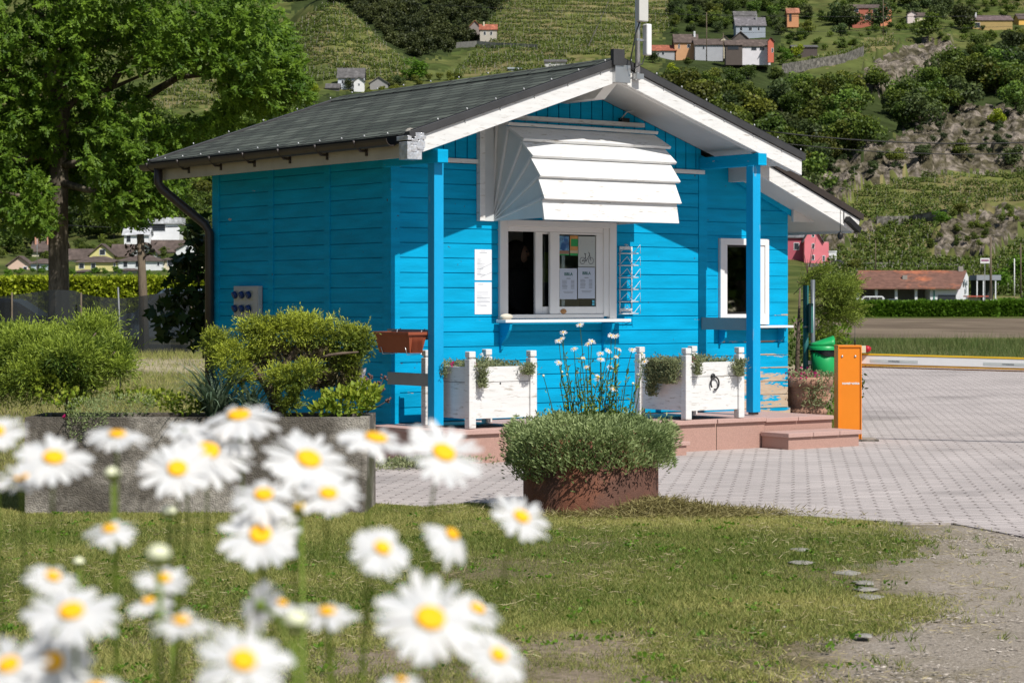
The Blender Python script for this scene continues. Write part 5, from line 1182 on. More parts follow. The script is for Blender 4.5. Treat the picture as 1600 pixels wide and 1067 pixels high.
mb = MB(); mb.box(0, L_, -.02, .02, -.045, .045); mb.build('bar', M['white_clean'], am, bevel=.008)
mb = MB(); mb.box(.0, L_, -.024, .024, .046, .062); mb.build('yellow_edge', M['yellow'], am); mb = MB(); mb.box(0, L_, -.024, .024, -.060, -.046); mb.build('lower_edge', mat('ochre_edge', (.48, .24, .02), .6), am)
mb = MB(); mb.box(0, L_, -.012, .012, -.078, -.067); mb.build('rubber_edge', mat('brown_rubber', (.28, .12, .02), .6), am)
for x in (.10, 1.22): mb = MB(); mb.box(x, x+.48, -.0225, -.0205, -.022, .006); pl = mb.build('type_label', mat('label_grey', (.50, .53, .52), .5), am); text_obj('label_print', 'novatecnica', .024, M['ink'], am, (x+.24, -.0235, -.006))
# weeds hanging at the post
mb = None
P0 = np.array([p.x+hw+.03, p.y+.1, .62]); nn = 40; P_ = P0+rng.normal(0, 1, (nn, 3))*[.03, .04, .10]; tt = tag(empty('weed', (0, 0, 0)), 'small leafy weed growing behind the right edge of the barrier post', 'plant'); leaves('leaf', P_+[.02, .3, -.05], rdir(nn), .05, .02, 'oval', M['g_dark'], tt)
mb = MB(); mb.tube([(P0[0]+.02, P0[1]+.3, .0), (P0[0]+.02, P0[1]+.3, .6)], .004, 5); mb.build('stem', M['g_stem'], tt)
# litter bin on a post, green sign posts
D = 23.2; k = D/F
b0 = at(1287, 580, D); bn = empty('litter_bin', (b0.x, b0.y, 0), 0, 'bright green plastic litter bin with open lid and black bag on a post', 'litter bin')
mb = MB(); r0 = 21*k; z0 = at(0, 585, D).z; z1 = at(0, 545, D).z
mb.lathe([(0, z0), (r0*.78, z0), (r0*.86, z0+.02), (r0*.95, z1), (r0*.90, z1), (r0*.8, z0+.04), (0, z0+.04)], n=28); mb.build('bucket', M['green_bin'], bn)
mb = MB(); mb.lathe([(r0*1.12, z1-.012), (r0*1.14, z1+.03), (r0*1.0, z1+.035), (r0*.98, z1-.012)], n=28); mb.build('rim', M['green_bin'], bn)
mb = MB(); r = rng; V = []; 
prof = [(r0*.97, z1-.0), (r0*1.02, z1-.03), (r0*1.0, z1-.07)]
vs = []; fs = []; nn = 36
for j, (rr_, z_) in enumerate(prof):
    for q in range(nn): a = 2*math.pi*q/nn; vs.append(((rr_+.004*math.sin(a*9+j))*math.cos(a), (rr_+.004*math.sin(a*7))*math.sin(a), z_-(.035*(math.sin(a*1+1.2)+math.sin(a*3)*.5) if j == 2 else 0)))
for j in range(2):
    for q in range(nn): fs.append((j*nn+q, j*nn+(q+1) % nn, (j+1)*nn+(q+1) % nn, (j+1)*nn+q))
mb.add(vs, fs, 0, True); mb.build('bag', M['bin_bag'], bn)
mb = MB(); vs = []; fs = []; nn = 14; mm = 8       # hood: sloping half shell, open to the right
for i in range(mm+1):
    for q in range(nn+1):
        u = i/mm; a = math.pi*q/nn; x = -r0*1.05+u*r0*1.75; h = (.02+u*.085); yv = r0*1.0*math.cos(a)*math.sqrt(max(.02, 1-max(0, (.55-u)/.6)**2)); vs.append((x, yv, z1+.035+h*math.sin(a)**.6))
for i in range(mm):
    for q in range(nn): fs.append((i*(nn+1)+q, i*(nn+1)+q+1, (i+1)*(nn+1)+q+1, (i+1)*(nn+1)+q))
mb.add(vs, fs, 0, True); lid = mb.build('lid', M['green_bin'], bn); sl = lid.modifiers.new('s', 'SOLIDIFY'); sl.thickness = .006
t = empty('green_post', (at(1260, 0, D).x, D+.05, 0), 0, 'dark green round post to the left of the litter bin', 'post'); mb = MB(); mb.tube([(0, 0, 0), (0, 0, at(0, 446, D).z)], .030, 12); mb.build('tube', M['green_post'], t); mb = MB(); mb.tube([(0, 0, at(0, 512, D).z), (0, 0, at(0, 509, D).z)], .034, 12); mb.build('band', M['steel'], t); mb = MB(); mb.box(.0, .12, -.02, .02, .72, .76); mb.build('bin_arm', M['steel'], t)
t = empty('sign_post', (at(1272, 0, D).x, D+.10, 0), 0, 'grey post carrying a green plate seen almost from the side, above the bin', 'sign post'); mb = MB(); mb.tube([(0, 0, 0), (0, 0, at(0, 437, D).z)], .024, 12); mb.build('tube', mat('grey_post', (.16, .18, .20), .4, metal=.3), t)
mb = MB(); mb.box(-.06, -.035, -.30, .02, at(0, 520, D).z, at(0, 474, D).z); mb.build('plate', mat('green_plate', (.04, .17, .15), .5), t, bevel=.004)
mb = MB(); mb.box(-.05, -.025, -.12, .02, at(0, 518, D).z, at(0, 492, D).z); mb.build('back_box', M['black'], t)
# big urn
D = 22.7; c = at(1268, 0, D); t = empty('urn', (c.x-.05, c.y, 0), 0, 'large terracotta urn with a moulded rim and garland beside the kiosk steps', 'urn')
k = D/F; mb = MB(); r = 34*k*1.05; mb.lathe([(r*.72, .0), (r*.74, .20), (r*.86, .22), (r*.9, .26), (r*.78, .29), (r*.86, .34), (r*.98, .46), (r*1.0, .50), (r*1.13, .52), (r*1.16, .58), (r*1.12, .61), (r*1.0, .61), (r*.96, .54), (0, .54)], n=40); mb.build('pot', M['pottery'], t)
mb = MB()
for q in range(14):
    a = -math.pi*.45+q*.09; mb.ball((r*.97*math.cos(a), r*.97*math.sin(a), .42-.06*math.sin(q/13*math.pi)), .022, 7, 5)
mb.build('garland', M['pottery'], t)
P_ = np.array([c.x-.05, c.y, .57])+np.stack([rng.normal(0, .13, 900), rng.normal(0, .13, 900), rng.uniform(0, .09, 900)], 1); u = rng.random(500); P2 = np.array([c.x+.02, c.y-.25, .60])+np.stack([rng.normal(0, .07, 500), rng.normal(0, .03, 500), -.30*u], 1); PP = np.concatenate([P_, P2])
s_ = empty('trailing_plant', (0, 0, 0), 0, 'trailing green plant with magenta flowers in the terracotta urn', 'plant'); leaves('foliage', PP, unit(rdir(len(PP))+[0, 0, .5]), rng.uniform(.03, .055, len(PP)), .012, 'diamond', M['g_box'], s_)
P_ = np.array([c.x-.13, c.y-.2, .65])+rng.normal(0, 1, (60, 3))*[.10, .04, .025]; tag(leaves('blossoms', P_, rdir(60), .028, .02, 'oval', M['pink_petal'], s_), kind='stuff')
# cypress-like shrub with feathery fronds
def frond_tree(name, label, trunkp, tips, m, L_=.45, n_per=60, cat='shrub'):
    t = empty(name, (0, 0, 0), 0, label, cat); PP = []; DD = []; LL = []; TT = []; mb = MB()
    for (base, tip) in tips:
        base = np.array(base); tip = np.array(tip); mb.tube([base, base*.5+tip*.5+[0, 0, .05], tip], [.004, .003, .002], 5)
        d = tip-base
        for q in range(n_per):
            f = .2+.8*rng.random(); o_ = base+d*f+np.array([0, 0, .05*4*f*(1-f)])+rng.normal(0, .02, 3); dr = unit((d/np.linalg.norm(d)+rng.normal(0, .55, 3)+[0, 0, .15])[None])[0]; l = L_*.28*rng.uniform(.5, 1.2); tn = np.clip(rng.normal(.5, .2), 0, 1)
            for s_ in range(7): ff = (s_+.5)/7; PP.append(o_+dr*l*ff); DD.append(dr+rng.normal(0, .5, 3)); LL.append(.055*(1.1-ff*.5)); TT.append(min(1, tn+.3*ff))
    leaves('fronds', np.array(PP), np.array(DD), np.array(LL), .009, 'diamond', m, t, tone=np.array(TT)); mb.tube(trunkp, [.03, .025, .01], 8); mb.build('trunk', M['twig'], t); return t
D = 25.0
tips = []
for (px, py, ang, ln) in [(1245, 440, -.3, 70), (1250, 470, .2, 80), (1255, 430, .5, 70), (1245, 500, .1, 70), (1265, 455, .3, 75), (1270, 480, .1, 70), (1275, 500, .0, 55), (1250, 530, .0, 60), (1262, 520, .35, 60), (1285, 470, .35, 45), (1285, 490, -.1, 45), (1240, 460, .8, 60), (1290, 455, .1, 40), (1240, 560, .3, 50), (1255, 550, .1, 45), (1270, 470, .6, 45), (1242, 420, .6, 30)]:
    for rep in range(2):
        z = D+rng.uniform(-.25, .5); a_ = ang+rng.normal(0, .2); b_ = np.array(pw(px, py, z)); e_ = b_+np.array([math.cos(a_), rng.uniform(-.5, .3), math.sin(a_)])*ln*D/F; tips.append((b_, e_))
frond_tree('cypress_shrub', 'feathery green cypress shrub behind the green posts at the kiosk corner', [pw(1244, 640, D), pw(1246, 560, D), pw(1250, 450, D)], [q for q in tips if q[1][2] < 1.80], M['g_thuja'], .55, 85)
cl2 = [((at(px, py, 25.5).x, 25.5+rng.uniform(-.3, .3), at(px, py, 25.5).z), (rx*25.5/F, .25, ry*25.5/F)) for (px, py, rx, ry) in [(1242, 560, 22, 60), (1275, 545, 22, 30), (1300, 560, 18, 25), (1288, 610, 14, 40), (1310, 545, 14, 15), (1315, 520, 14, 14)]]
shrub_from('leafy_shrub', 'loose leafy shrub between the urn and the barrier post', 'shrub', cl2, M['g_hedge2'], 420, .06, .03, 'oval', upb=.3)
t = empty('reed', (0, 0, 0), 0, 'reddish grass plume rising above the cypress shrub', 'plant'); mb = MB()
for dx, dy, l in ((0, 0, 0), (8, -25, 1), (22, -5, 1), (-6, -12, 1), (14, -38, 1)): mb.tube([pw(1262, 430, 25), pw(1262+dx*.5, 415+dy*.4, 25), pw(1262+dx, 405+dy, 25)], [.006, .005, .002], 4)
mb.build('stalk', M['dryflower'], t)

# ------------------------------------------------------------------ left of the kiosk
# young maple by the downpipe
t = empty('maple_sapling', (0, 0, 0), 0, 'young maple with dark leaves growing up the kiosk downpipe', 'sapling'); D = 23.6; mb = MB(); PP = []; DD = []
mb.tube([pw(318, 560, D), pw(316, 480, D), pw(308, 420, D), pw(309, 362, D)], [.012, .010, .007, .004], 6)
for (px, py) in [(308,352),(300,374),(316,377),(308,385),(285,405),(322,400),(300,412),(335,410),(345,420),(290,428),(312,430),(280,440),(330,440),(350,448),(295,452),(315,455),(275,470),(300,472),(340,470),(285,485),(320,490),(345,485),(270,495),(300,505),(330,505),(255,500),(345,505),(285,520),(310,525),(335,530),(265,515),(250,480)]:
    c = np.array(pw(px, py, D+rng.uniform(-.2, .2))); mb.tube([pw(312+(px-312)*.2, py+14, D), c], [.004, .002], 4)
    for q in range(11): PP.append(c+rng.normal(0, .055, 3)); DD.append(rdir(1)[0]+np.array([0, 0, -.4]))
leaves('foliage', np.array(PP), np.array(DD), .15, .14, 'maple', M['g_dark'], t); mb.build('trunk', M['twig'], t)
# windbreak net fence with posts
net = bpy.data.materials.new('windbreak_net'); net.use_nodes = True; N = net.node_tree.nodes; L = net.node_tree.links; b = N['Principled BSDF']; b.inputs['Base Color'].default_value = C(.012, .016, .018); b.inputs['Roughness'].default_value = .8
tr_ = N.new('ShaderNodeBsdfTransparent'); ms = N.new('ShaderNodeMixShader'); tc = N.new('ShaderNodeTexCoord'); nz = N.new('ShaderNodeTexNoise'); nz.inputs['Scale'].default_value = .8; nz.inputs['Detail'].default_value = 3; L.new(tc.outputs['Object'], nz.inputs[0]); mr_ = N.new('ShaderNodeMapRange'); mr_.inputs[1].default_value = .3; mr_.inputs[2].default_value = .7; mr_.inputs[3].default_value = .08; mr_.inputs[4].default_value = .24; L.new(nz.outputs[0], mr_.inputs[0])
L.new(mr_.outputs[0], ms.inputs[0]); L.new(b.outputs[0], ms.inputs[1]); L.new(tr_.outputs[0], ms.inputs[2]); L.new(ms.outputs[0], N['Material Output'].inputs[0])
DF = 58; t = empty('net_fence', (0, 0, 0), 0, 'fence of dark translucent windbreak net behind the lawn', 'fence'); k = DF/F
xs = np.linspace(-240, 345, 60); V = []; idx = []; cnt = []
for i, x in enumerate(xs):
    yb = DF+.12*math.sin(i*.9); sag = 458+5*math.sin(i*.33)+(3 if x > 120 else 0); V += [((x-CX)*k, yb, .0), ((x-CX)*k, yb+.05, CZ-(sag-HY)*k)]
for i in range(len(xs)-1): idx += [2*i, 2*i+2, 2*i+3, 2*i+1]; cnt.append(4)
fastmesh('net', np.array(V), cnt, idx, net, t)
for x in (-200, -90, 20, 128, 300): mb = MB(); mb.tube([((x-CX)*k, DF-.1, 0), ((x-CX)*k, DF-.1, 1.62)], .025, 6); mb.build('fence_post', M['oldwood'], t)
p = gnd(188, 609); t = empty('metal_stake', (p.x, p.y, 0), 0, 'thin galvanised stake standing in the lawn between junipers and net', 'stake'); mb = MB(); mb.tube([(0, 0, 0), (-.01, 0, 1.0), (-.035, 0, at(0, 449, p.y).z)], .013, 6); mb.build('rod', mat('grey_rod', (.22, .23, .24), .5), t)
p = gnd(226, 548); t = empty('wooden_pole', (p.x, p.y, 0), 0, 'weathered round wooden pole in front of the parked car and net', 'pole'); k = p.y/F; mb = MB(); mb.tube([(0, 0, 0), (-.04, 0, 1.4), (-.12, 0, at(0, 366, p.y).z)], [.135, .125, .10], 10); mb.build('pole', M['oldwood'], t)
zt2 = at(0, 366, p.y).z; n = 60; a_ = rng.uniform(0, 1, n); P_ = np.stack([-.10+np.where(rng.random(n) < .5, -.22, .2)+rng.normal(0, .12, n), rng.normal(0, .08, n), zt2-.25-.35*a_], 1)
leaves('dead_ivy', P_, rdir(n)+[0, 0, -.5], .13, .08, 'oval', leafmat('dead_ivy', (.02, .018, .012), (.06, .045, .03), .1), t)
# parked car (silver blue estate) seen through the net
def car(name, label, loc, rz, L_, H_, Wd, col, kind='car', cat='car', detail=True):
    t = empty(name, loc, rz, label, cat); mp_ = mat('car_paint', col, .25, .02, 3, spec=.6, coat=.6); mg = bpy.data.materials.get('car_glass') or mat('car_glass', (.02, .025, .03), .08, .02, 3, spec=.8)
    h = H_; 
    if kind == 'van': side = [(0, .35), (0, .62*h+.15), (.06*L_, .94*h), (.12*L_, h), (.66*L_, h), (.84*L_, .60*h), (.97*L_, .50*h), (L_, .40*h), (L_, .28)]
    else: side = [(0, .35), (.0, .56*h), (.10*L_, .95*h), (.2*L_, h), (.52*L_, .985*h), (.72*L_, .60*h), (.95*L_, .50*h), (L_, .40*h), (L_, .28)]
    mb = MB(); mb.prism([(x-L_/2, z) for x, z in side], -Wd/2, Wd/2, axis='y'); o = mb.build('body', mp_, t, bevel=.06)
    mb = MB()
    if kind == 'van': gl = [[(.08, .62), (.10, .9), (.26, .9), (.26, .62)], [(.28, .62), (.28, .9), (.50, .9), (.50, .62)], [(.52, .62), (.52, .9), (.665, .9), (.79, .62)]]
    else: gl = [[(.06, .60), (.15, .9), (.28, .91), (.28, .60)], [(.30, .60), (.30, .91), (.44, .91), (.44, .60)], [(.46, .60), (.46, .91), (.535, .90), (.69, .60)]]
    for g_ in gl: mb.prism([(x*L_-L_/2, z*h) for x, z in g_], -Wd/2-.012, Wd/2+.012, axis='y')
    mb.build('side_windows', mg, t)
    mb = MB(); a = (.67*L_-L_/2, .955*h) if kind == 'van' else (.545*L_-L_/2, .95*h); b_ = (.83*L_-L_/2, .63*h) if kind == 'van' else (.715*L_-L_/2, .63*h)
    mb.add([(a[0]+.03, -Wd*.44, a[1]), (a[0]+.03, Wd*.44, a[1]), (b_[0]+.03, Wd*.46, b_[1]), (b_[0]+.03, -Wd*.46, b_[1])], [(0, 1, 2, 3)]); mb.box(-L_/2-.015, -L_/2+.03 if kind == 'van' else -L_/2+.2, -Wd*.42, Wd*.42, .62*h, .86*h); mb.build('windscreen', mg, t)
    for x in (.17, .82):
        for y in (-1, 1):
            mb = MB(); mb.tube([(x*L_-L_/2, y*(Wd/2-.18), .32), (x*L_-L_/2, y*(Wd/2+.015), .32)], .32, 18); w_ = mb.build('wheel', M['black'], t)
            mb = MB(); mb.tube([(x*L_-L_/2, y*(Wd/2+.0), .32), (x*L_-L_/2, y*(Wd/2+.025), .32)], .19, 14); mb.build('rim', M['steel'], w_)
    for y in (-1, 1): mb = MB(); mb.box(L_/2-.06, L_/2+.012, y*Wd*.36-.16, y*Wd*.36+.16, .42*h, .49*h); mb.build('headlight', M['steel'], t)
    for y in (-1, 1): mb = MB(); mb.box(-L_/2-.012, -L_/2+.05, y*Wd*.42-.08, y*Wd*.42+.08, .45*h, .6*h); mb.build('tail_light', M['red'], t)
    return t
cx = at(268, 0, 64).x; car('parked_car', 'silver blue car parked behind the net, right of the wooden pole', (cx, 64, 0), math.pi, 4.3, 1.78, 1.8, (.16, .22, .30))
cx = at(20, 0, 66).x; car('parked_car', 'dark blue car hidden behind the net at the left edge, by the oak', (cx, 66, 0), 0, 4.4, 1.5, 1.8, (.05, .08, .16))
# clipped hedge
def hedge(name, label, px0, px1, D, top, bot, m, n, ln, wd, depth=1.0, D1=None):
    D1 = D1 or D; u = rng.random(n); X = (px0+(px1-px0)*u-CX)/F; DD_ = D+(D1-D)*u
    v = rng.random(n); tp = top+(fbm(u*(px1-px0)/14, u*0+3, 3)-.5)*5; py = tp+(bot-tp)*v**1.15; ontop = rng.random(n) < .3
    z = CZ-(py-HY)*DD_/F; ztop = CZ-(tp-HY)*DD_/F; z = np.where(ontop, ztop-.05*rng.random(n), z); y = DD_+np.where(ontop, rng.random(n)*depth, rng.random(n)*.15+.15*fbm(u*(px1-px0)/9, v*5, 2))
    P_ = np.stack([X*DD_, y, z], 1); Dn = unit(rdir(n)+np.array([0, -.4, .5])); t = empty(name, (0, 0, 0), 0, label, 'hedge')
    leaves('foliage', P_, Dn, ln*rng.uniform(.6, 1.3, n), wd, 'oval', m, t, tone=np.clip(rng.normal(.5, .25, n), 0, 1))
    mb = MB(); xa, xb = (px0-CX)/F*D, (px1-CX)/F*D1; za = CZ-(bot-HY)*D/F; zb = CZ-(top+4-HY)*D/F
    vs = [(xa, D+.2, za), (xb, D1+.2, za), (xb, D1+depth, za), (xa, D+depth, za), (xa, D+.2, zb-.05), (xb, D1+.2, zb-.05), (xb, D1+depth, zb-.05), (xa, D+depth, zb-.05)]
    mb.add(vs, [(0, 3, 2, 1), (4, 5, 6, 7), (0, 1, 5, 4), (1, 2, 6, 5), (2, 3, 7, 6), (3, 0, 4, 7)]); mb.build('branches', mat('hedge_wood', (.03, .03, .012), .95), t); return t
hedge('laurel_hedge', 'long clipped yellow green laurel hedge behind the oak', -330, 352, 76, 436, 530, M['g_hedge'], 26000, .17, .085, 1.2)

# ------------------------------------------------------------------ the oak
DO = 62.; tk = empty('oak_tree', (at(93, 0, DO).x, DO, 0), 0, 'big oak with lobed leaves on the left, its crown spreading over the kiosk roof', 'tree'); tk.location = (0, 0, 0)
def pO(px, py, dz=0.): return at(px, py, DO+dz)
mb = MB()
trunk = [pO(92, 548), pO(92, 500), pO(92, 440), pO(91, 380), pO(92, 300), pO(92, 230), pO(93, 170), pO(88, 100), pO(95, 20), pO(100, -120)]
trunk[0].z = -.05
mb.tube(trunk, [.36, .31, .29, .28, .26, .27, .30, .22, .17, .08], 14)
limbs = []
for L2 in [[(92,175,0),(76,140,-.2),(68,100,-.4),(40,50,-1)], [(93,180,0),(125,150,.3),(170,140,.8),(240,110,1.2)], [(92,200,0),(140,180,1),(200,150,2),(230,150,2)], [(92,130,0),(140,80,.5),(200,50,.5),(300,20,.5),(400,40,1)],
          [(90,90,0),(30,60,1.5),(-60,40,2)], [(92,150,0),(30,120,-1),(-40,90,-1.5)], [(92,260,0),(150,250,-1),(220,255,1),(250,240,1)], [(92,240,0),(30,250,-1),(-50,230,-2)], [(92,60,0),(150,-20,0),(240,-80,0)], [(92,80,0),(40,-20,.5),(-20,-100,1)],
          [(92,290,0),(50,310,-1.2),(0,300,-2)], [(92,285,0),(150,300,-1.2),(210,300,-1.5)], [(230,150,2),(280,120,1),(380,110,1),(440,130,1)], [(170,140,.8),(200,90,1),(280,60,2)]]:
    pts = [pO(a, b, c) for a, b, c in L2]; r0 = .13; mb.tube(pts, [r0*(1-.75*i/(len(pts)-1)) for i in range(len(pts))], 8); limbs.append(pts)
mb.build('trunk', M['bark'], tk)
# foliage: drooping sprays of leaves on the outer part of many boughs
bough = []
def crown_ok(px, py):
    return True
cr = [ # px, py, rx, ry : leaf masses as they hang in the crown
 (60,40,110,60),(170,30,110,60),(290,30,100,55),(370,60,70,60),(420,110,45,55),(445,95,38,28),(465,140,26,25),(420,160,30,26),(390,120,60,50),(330,85,70,34),(240,80,80,45),(130,110,60,40),(30,120,60,40),(-20,60,60,80),(-40,200,80,90),
 (20,200,60,40),(150,170,60,40),(200,160,40,34),(375,150,40,30),(150,230,60,40),(220,250,50,40),(200,210,70,35),(270,220,40,30),(310,200,40,25),(170,290,70,45),(50,270,60,50),(110,300,50,50),(230,290,50,38),(260,300,40,32),(20,320,60,40),(140,330,45,28),(60,350,50,18),(92,225,45,30),(95,262,55,34),(80,300,55,34),(120,320,45,26),(70,190,40,26),(455,120,26,22),(480,150,18,14),(110,345,40,14),(0,290,40,50),(200,330,50,22),
 (345,185,34,18),(40,-60,160,60),(220,-60,160,60),(-100,100,100,120),(110,-140,180,70),(380,10,70,50),(440,60,26,30),(60,160,50,30),(100,60,60,50),(250,315,36,22),(-100,250,90,90),(-90,-40,120,90)]
PP = []; DD = []; TT = []; UU = []
for (cx_, cy_, rx, ry) in cr:
    ns = int(rx*ry/17)
    for q in range(ns):
        d = rng.normal(0, 1, 3); d /= np.linalg.norm(d); r = rng.random()**.45
        dep = -d[1]*r*rx*.9*DO/F-(2.0 if (cx_ > 120 and cy_ > 120) else 0)*rng.random()
        c = np.array(pO(cx_+d[0]*r*rx, cy_-d[2]*r*ry, rng.uniform(-3.2, 3.2)*min(1, rx/70)))
        od = np.array([c[0]-trunk[4].x, c[1]-DO, 0]); od /= np.linalg.norm(od)+1e-6
        sd = unit((od*.8+rng.normal(0, .5, 3)+[0, 0, -.25])[None])[0]; tn = np.clip(rng.normal(.45, .25), 0, 1)
        if vnoise(np.array(c[0]*.9+40), np.array(c[2]*.9+c[1]*.5+7)) < .34: continue
        nl = 9
        for w_ in range(nl):
            k_ = w_ % 9; PP.append(c+sd*(.0 if w_ < 6 else -.16)+rng.normal(0, .03, 3)); DD.append(sd*.9+rng.normal(0, .75, 3)+[0, 0, -.55]); TT.append(np.clip(tn+rng.normal(0, .15), 0, 1))
PP = np.array(PP); DD = np.array(DD); print('oak leaves', len(PP))
up = unit(rng.normal(size=PP.shape)*.5+np.array([.3, -.5, .9])); up = np.cross(unit(DD), up)
leaves('crown', PP, DD, rng.uniform(.20, .32, len(PP)), rng.uniform(.11, .17, len(PP)), 'oak', M['g_oak'], tk, tone=np.array(TT), up=np.cross(up, unit(DD)), bend=.15)
# ------------------------------------------------------------------ the valley side: one terrain sheet from 70 m to 1.7 km
# each column: azimuth as a pixel column, then (distance, row at which the ground surface is seen from the camera height)
PROF = [
 (-900, [(70,538),(82,528),(200,491),(330,476),(450,434),(520,405),(600,365),(700,290),(850,190),(1000,100),(1200,20),(1400,-70),(1750,-190)]),
 (60,   [(70,538),(82,528),(200,491),(330,472),(450,432),(520,410),(600,372),(700,300),(850,200),(1000,105),(1200,20),(1400,-70),(1750,-190)]),
 (300,  [(70,538),(82,528),(200,491),(330,472),(450,432),(520,405),(600,360),(700,280),(800,180),(1000,95),(1200,10),(1400,-70),(1750,-190)]),
 (520,  [(70,538),(82,528),(200,491),(330,474),(450,430),(600,260),(750,165),(830,134),(900,117),(1000,88),(1150,30),(1300,-20),(1750,-170)]),
 (700,  [(70,538),(82,528),(200,491),(330,480),(450,425),(600,260),(750,155),(830,126),(900,98),(1000,60),(1150,5),(1300,-50),(1750,-190)]),
 (850,  [(70,538),(82,528),(200,500),(330,488),(450,420),(600,260),(750,140),(830,104),(900,78),(1000,40),(1150,-20),(1300,-80),(1750,-200)]),
 (1050, [(70,538),(82,528),(200,505),(330,497),(400,472),(500,400),(600,300),(700,190),(800,115),(870,92),(930,72),(1000,45),(1120,0),(1300,-70),(1750,-200)]),
 (1280, [(70,538),(82,528),(200,506),(330,497),(380,482),(430,452),(500,415),(560,395),(640,345),(720,270),(800,185),(860,120),(930,88),(1000,62),(1150,20),(1300,-30),(1750,-200)]),
 (1600, [(70,538),(82,528),(200,506),(330,497),(380,482),(430,458),(500,425),(560,395),(640,345),(720,285),(770,235),(820,190),(900,130),(1000,85),(1150,25),(1300,-40),(1750,-200)]),
 (2600, [(70,538),(82,528),(200,506),(330,497),(380,482),(430,458),(500,425),(560,395),(640,345),(720,285),(770,235),(820,190),(900,130),(1000,85),(1150,25),(1300,-40),(1750,-200)])]
_pc = np.array([p[0] for p in PROF], float); _D = np.concatenate([np.arange(70, 400, 5), np.arange(400, 1760, 6)]).astype(float)
_tab2 = np.stack([np.interp(_D, [a for a, b in p[1]], [b for a, b in p[1]]) for p in PROF])
def terr(px, D):
    px = np.asarray(px, float); D = np.asarray(D, float); px, D = np.broadcast_arrays(px, D)
    di = np.clip(np.interp(D, _D, np.arange(len(_D))), 0, len(_D)-1.001); d0 = di.astype(int); fd = di-d0
    ci = np.clip(np.interp(px, _pc, np.arange(len(_pc))), 0, len(_pc)-1.001); c0 = ci.astype(int); fc = ci-c0; fc = fc*fc*(3-2*fc)
    y = (_tab2[c0, d0]*(1-fd)+_tab2[c0, d0+1]*fd)*(1-fc)+(_tab2[c0+1, d0]*(1-fd)+_tab2[c0+1, d0+1]*fd)*fc
    z = CZ-(y-HY)*D/F
    X = (px-CX)*D/F; bmp = np.clip((D-420)/200, 0, 1)
    z = z+bmp*((fbm(X*.02+5, D*.02+5, 4)-.5)*9+(fbm(X*.11, D*.11, 3)-.5)*2.2)
    # vine covered knoll
    kx = (px-(500+20))/1.; z = z+30*np.exp(-(np.abs((px-510)/88))**2.0)*np.exp(-(np.abs(D-930)/75)**2.2)
    # rock outcrops stand proud
    r1 = inpoly(px, y, ROCKS[0]) | inpoly(px, y, ROCKS[2]); z = z+r1*(np.abs(fbm(X*.10+2, D*.10, 5)-.5)*2)**.7*9
    r2 = inpoly(px, y, ROCKS[1]) | inpoly(px, y, ROCKS[3]); z = z+r2*(np.abs(fbm(X*.2+2, D*.2, 5)-.5)*2)**.7*6
    return z
ROCKS = [[(1245, 330), (1262, 275), (1340, 238), (1405, 212), (1440, 180), (1520, 165), (1700, 160), (1900, 160), (1900, 262), (1480, 268), (1350, 285), (1300, 335)],
         [(1448, 402), (1455, 380), (1482, 345), (1545, 328), (1900, 318), (1900, 352), (1580, 372), (1545, 402), (1500, 396)],
         [(1325, 135), (1370, 95), (1420, 72), (1490, 60), (1490, 80), (1440, 112), (1370, 150)], [(1285, 395), (1290, 362), (1360, 346), (1405, 342), (1350, 372), (1310, 385)]]
def rowof(px, D): return HY-(terr(px, D)-CZ)*F/D
def hit(px, py, D0=300., D1=1740., step=2.):
    """where the sight line through a pixel meets the hillside"""
    D = np.arange(D0, D1, step); r = rowof(np.full(len(D), float(px)), D); k = np.argmax(r <= py)
    return float(D[k]) if r[k] <= py else D1
def hpt(px, py, **k): D = hit(px, py, **k); return Vector(((px-CX)*D/F, D, float(terr(px, D)))), D
VINES = [ # polygon in view, row spacing (rows), leaf size
 ([(1280, 442), (1300, 400), (1350, 372), (1400, 342), (1290, 360), (1320, 300), (1400, 288), (1480, 272), (1900, 266), (1900, 316), (1545, 326), (1480, 343), (1450, 385), (1455, 404), (1560, 405), (1600, 375), (1900, 355), (1900, 470), (1560, 468), (1300, 455)], 9.5, 1),
 ([(1225, 108), (1290, 88), (1340, 72), (1395, 52), (1400, 72), (1350, 88), (1290, 104), (1240, 112)], 5., .8),
 ([(742, 76), (790, -5), (830, -60), (1100, -60), (1046, 0), (1050, 48), (1000, 68), (975, 92), (900, 95), (760, 74)], 5.2, .7),
 ([(738, 84), (760, 76), (900, 96), (890, 112), (735, 122), (705, 124)], 5., .8),
 ([(430, 128), (438, 70), (470, 35), (500, 12), (535, 10), (575, 50), (630, 95), (645, 132), (560, 128)], 6., .8),
 ([(235, 175), (250, 140), (330, 125), (372, 130), (360, 165)], 6., .7), ([(0, 170), (20, 110), (70, 105), (75, 170)], 6., .7),
 ([(1560, -30), (1600, -40), (1900, -40), (1900, 20), (1560, 15)], 6., .8)]
MEADOW = [[(668, 126), (735, 80), (745, 82), (715, 126)], [(1250, 118), (1290, 104), (1400, 76), (1395, 92), (1300, 120)], [(1285, 20), (1320, 0), (1340, 0), (1330, 60), (1240, 70)], [(1560, 470), (1600, 360), (1900, 350), (1900, 470)], [(440, 130), (480, 100), (525, 98), (525, 130)]]
WOODF = [[(1040, 0), (1220, 0), (1230, 40), (1210, 110), (1330, 130), (1345, 125), (1420, 100), (1490, 78), (1900, 60), (1900, 162), (1480, 172), (1405, 210), (1262, 275), (1240, 330), (1000, 340), (1000, 130), (1040, 100)],
         [(430, 20), (560, -80), (830, -80), (790, 0), (742, 72), (650, 100), (600, 70), (540, 5)], [(-900, 330), (0, 300), (350, 330), (600, 200), (560, 140), (300, 190), (-900, 190)]]
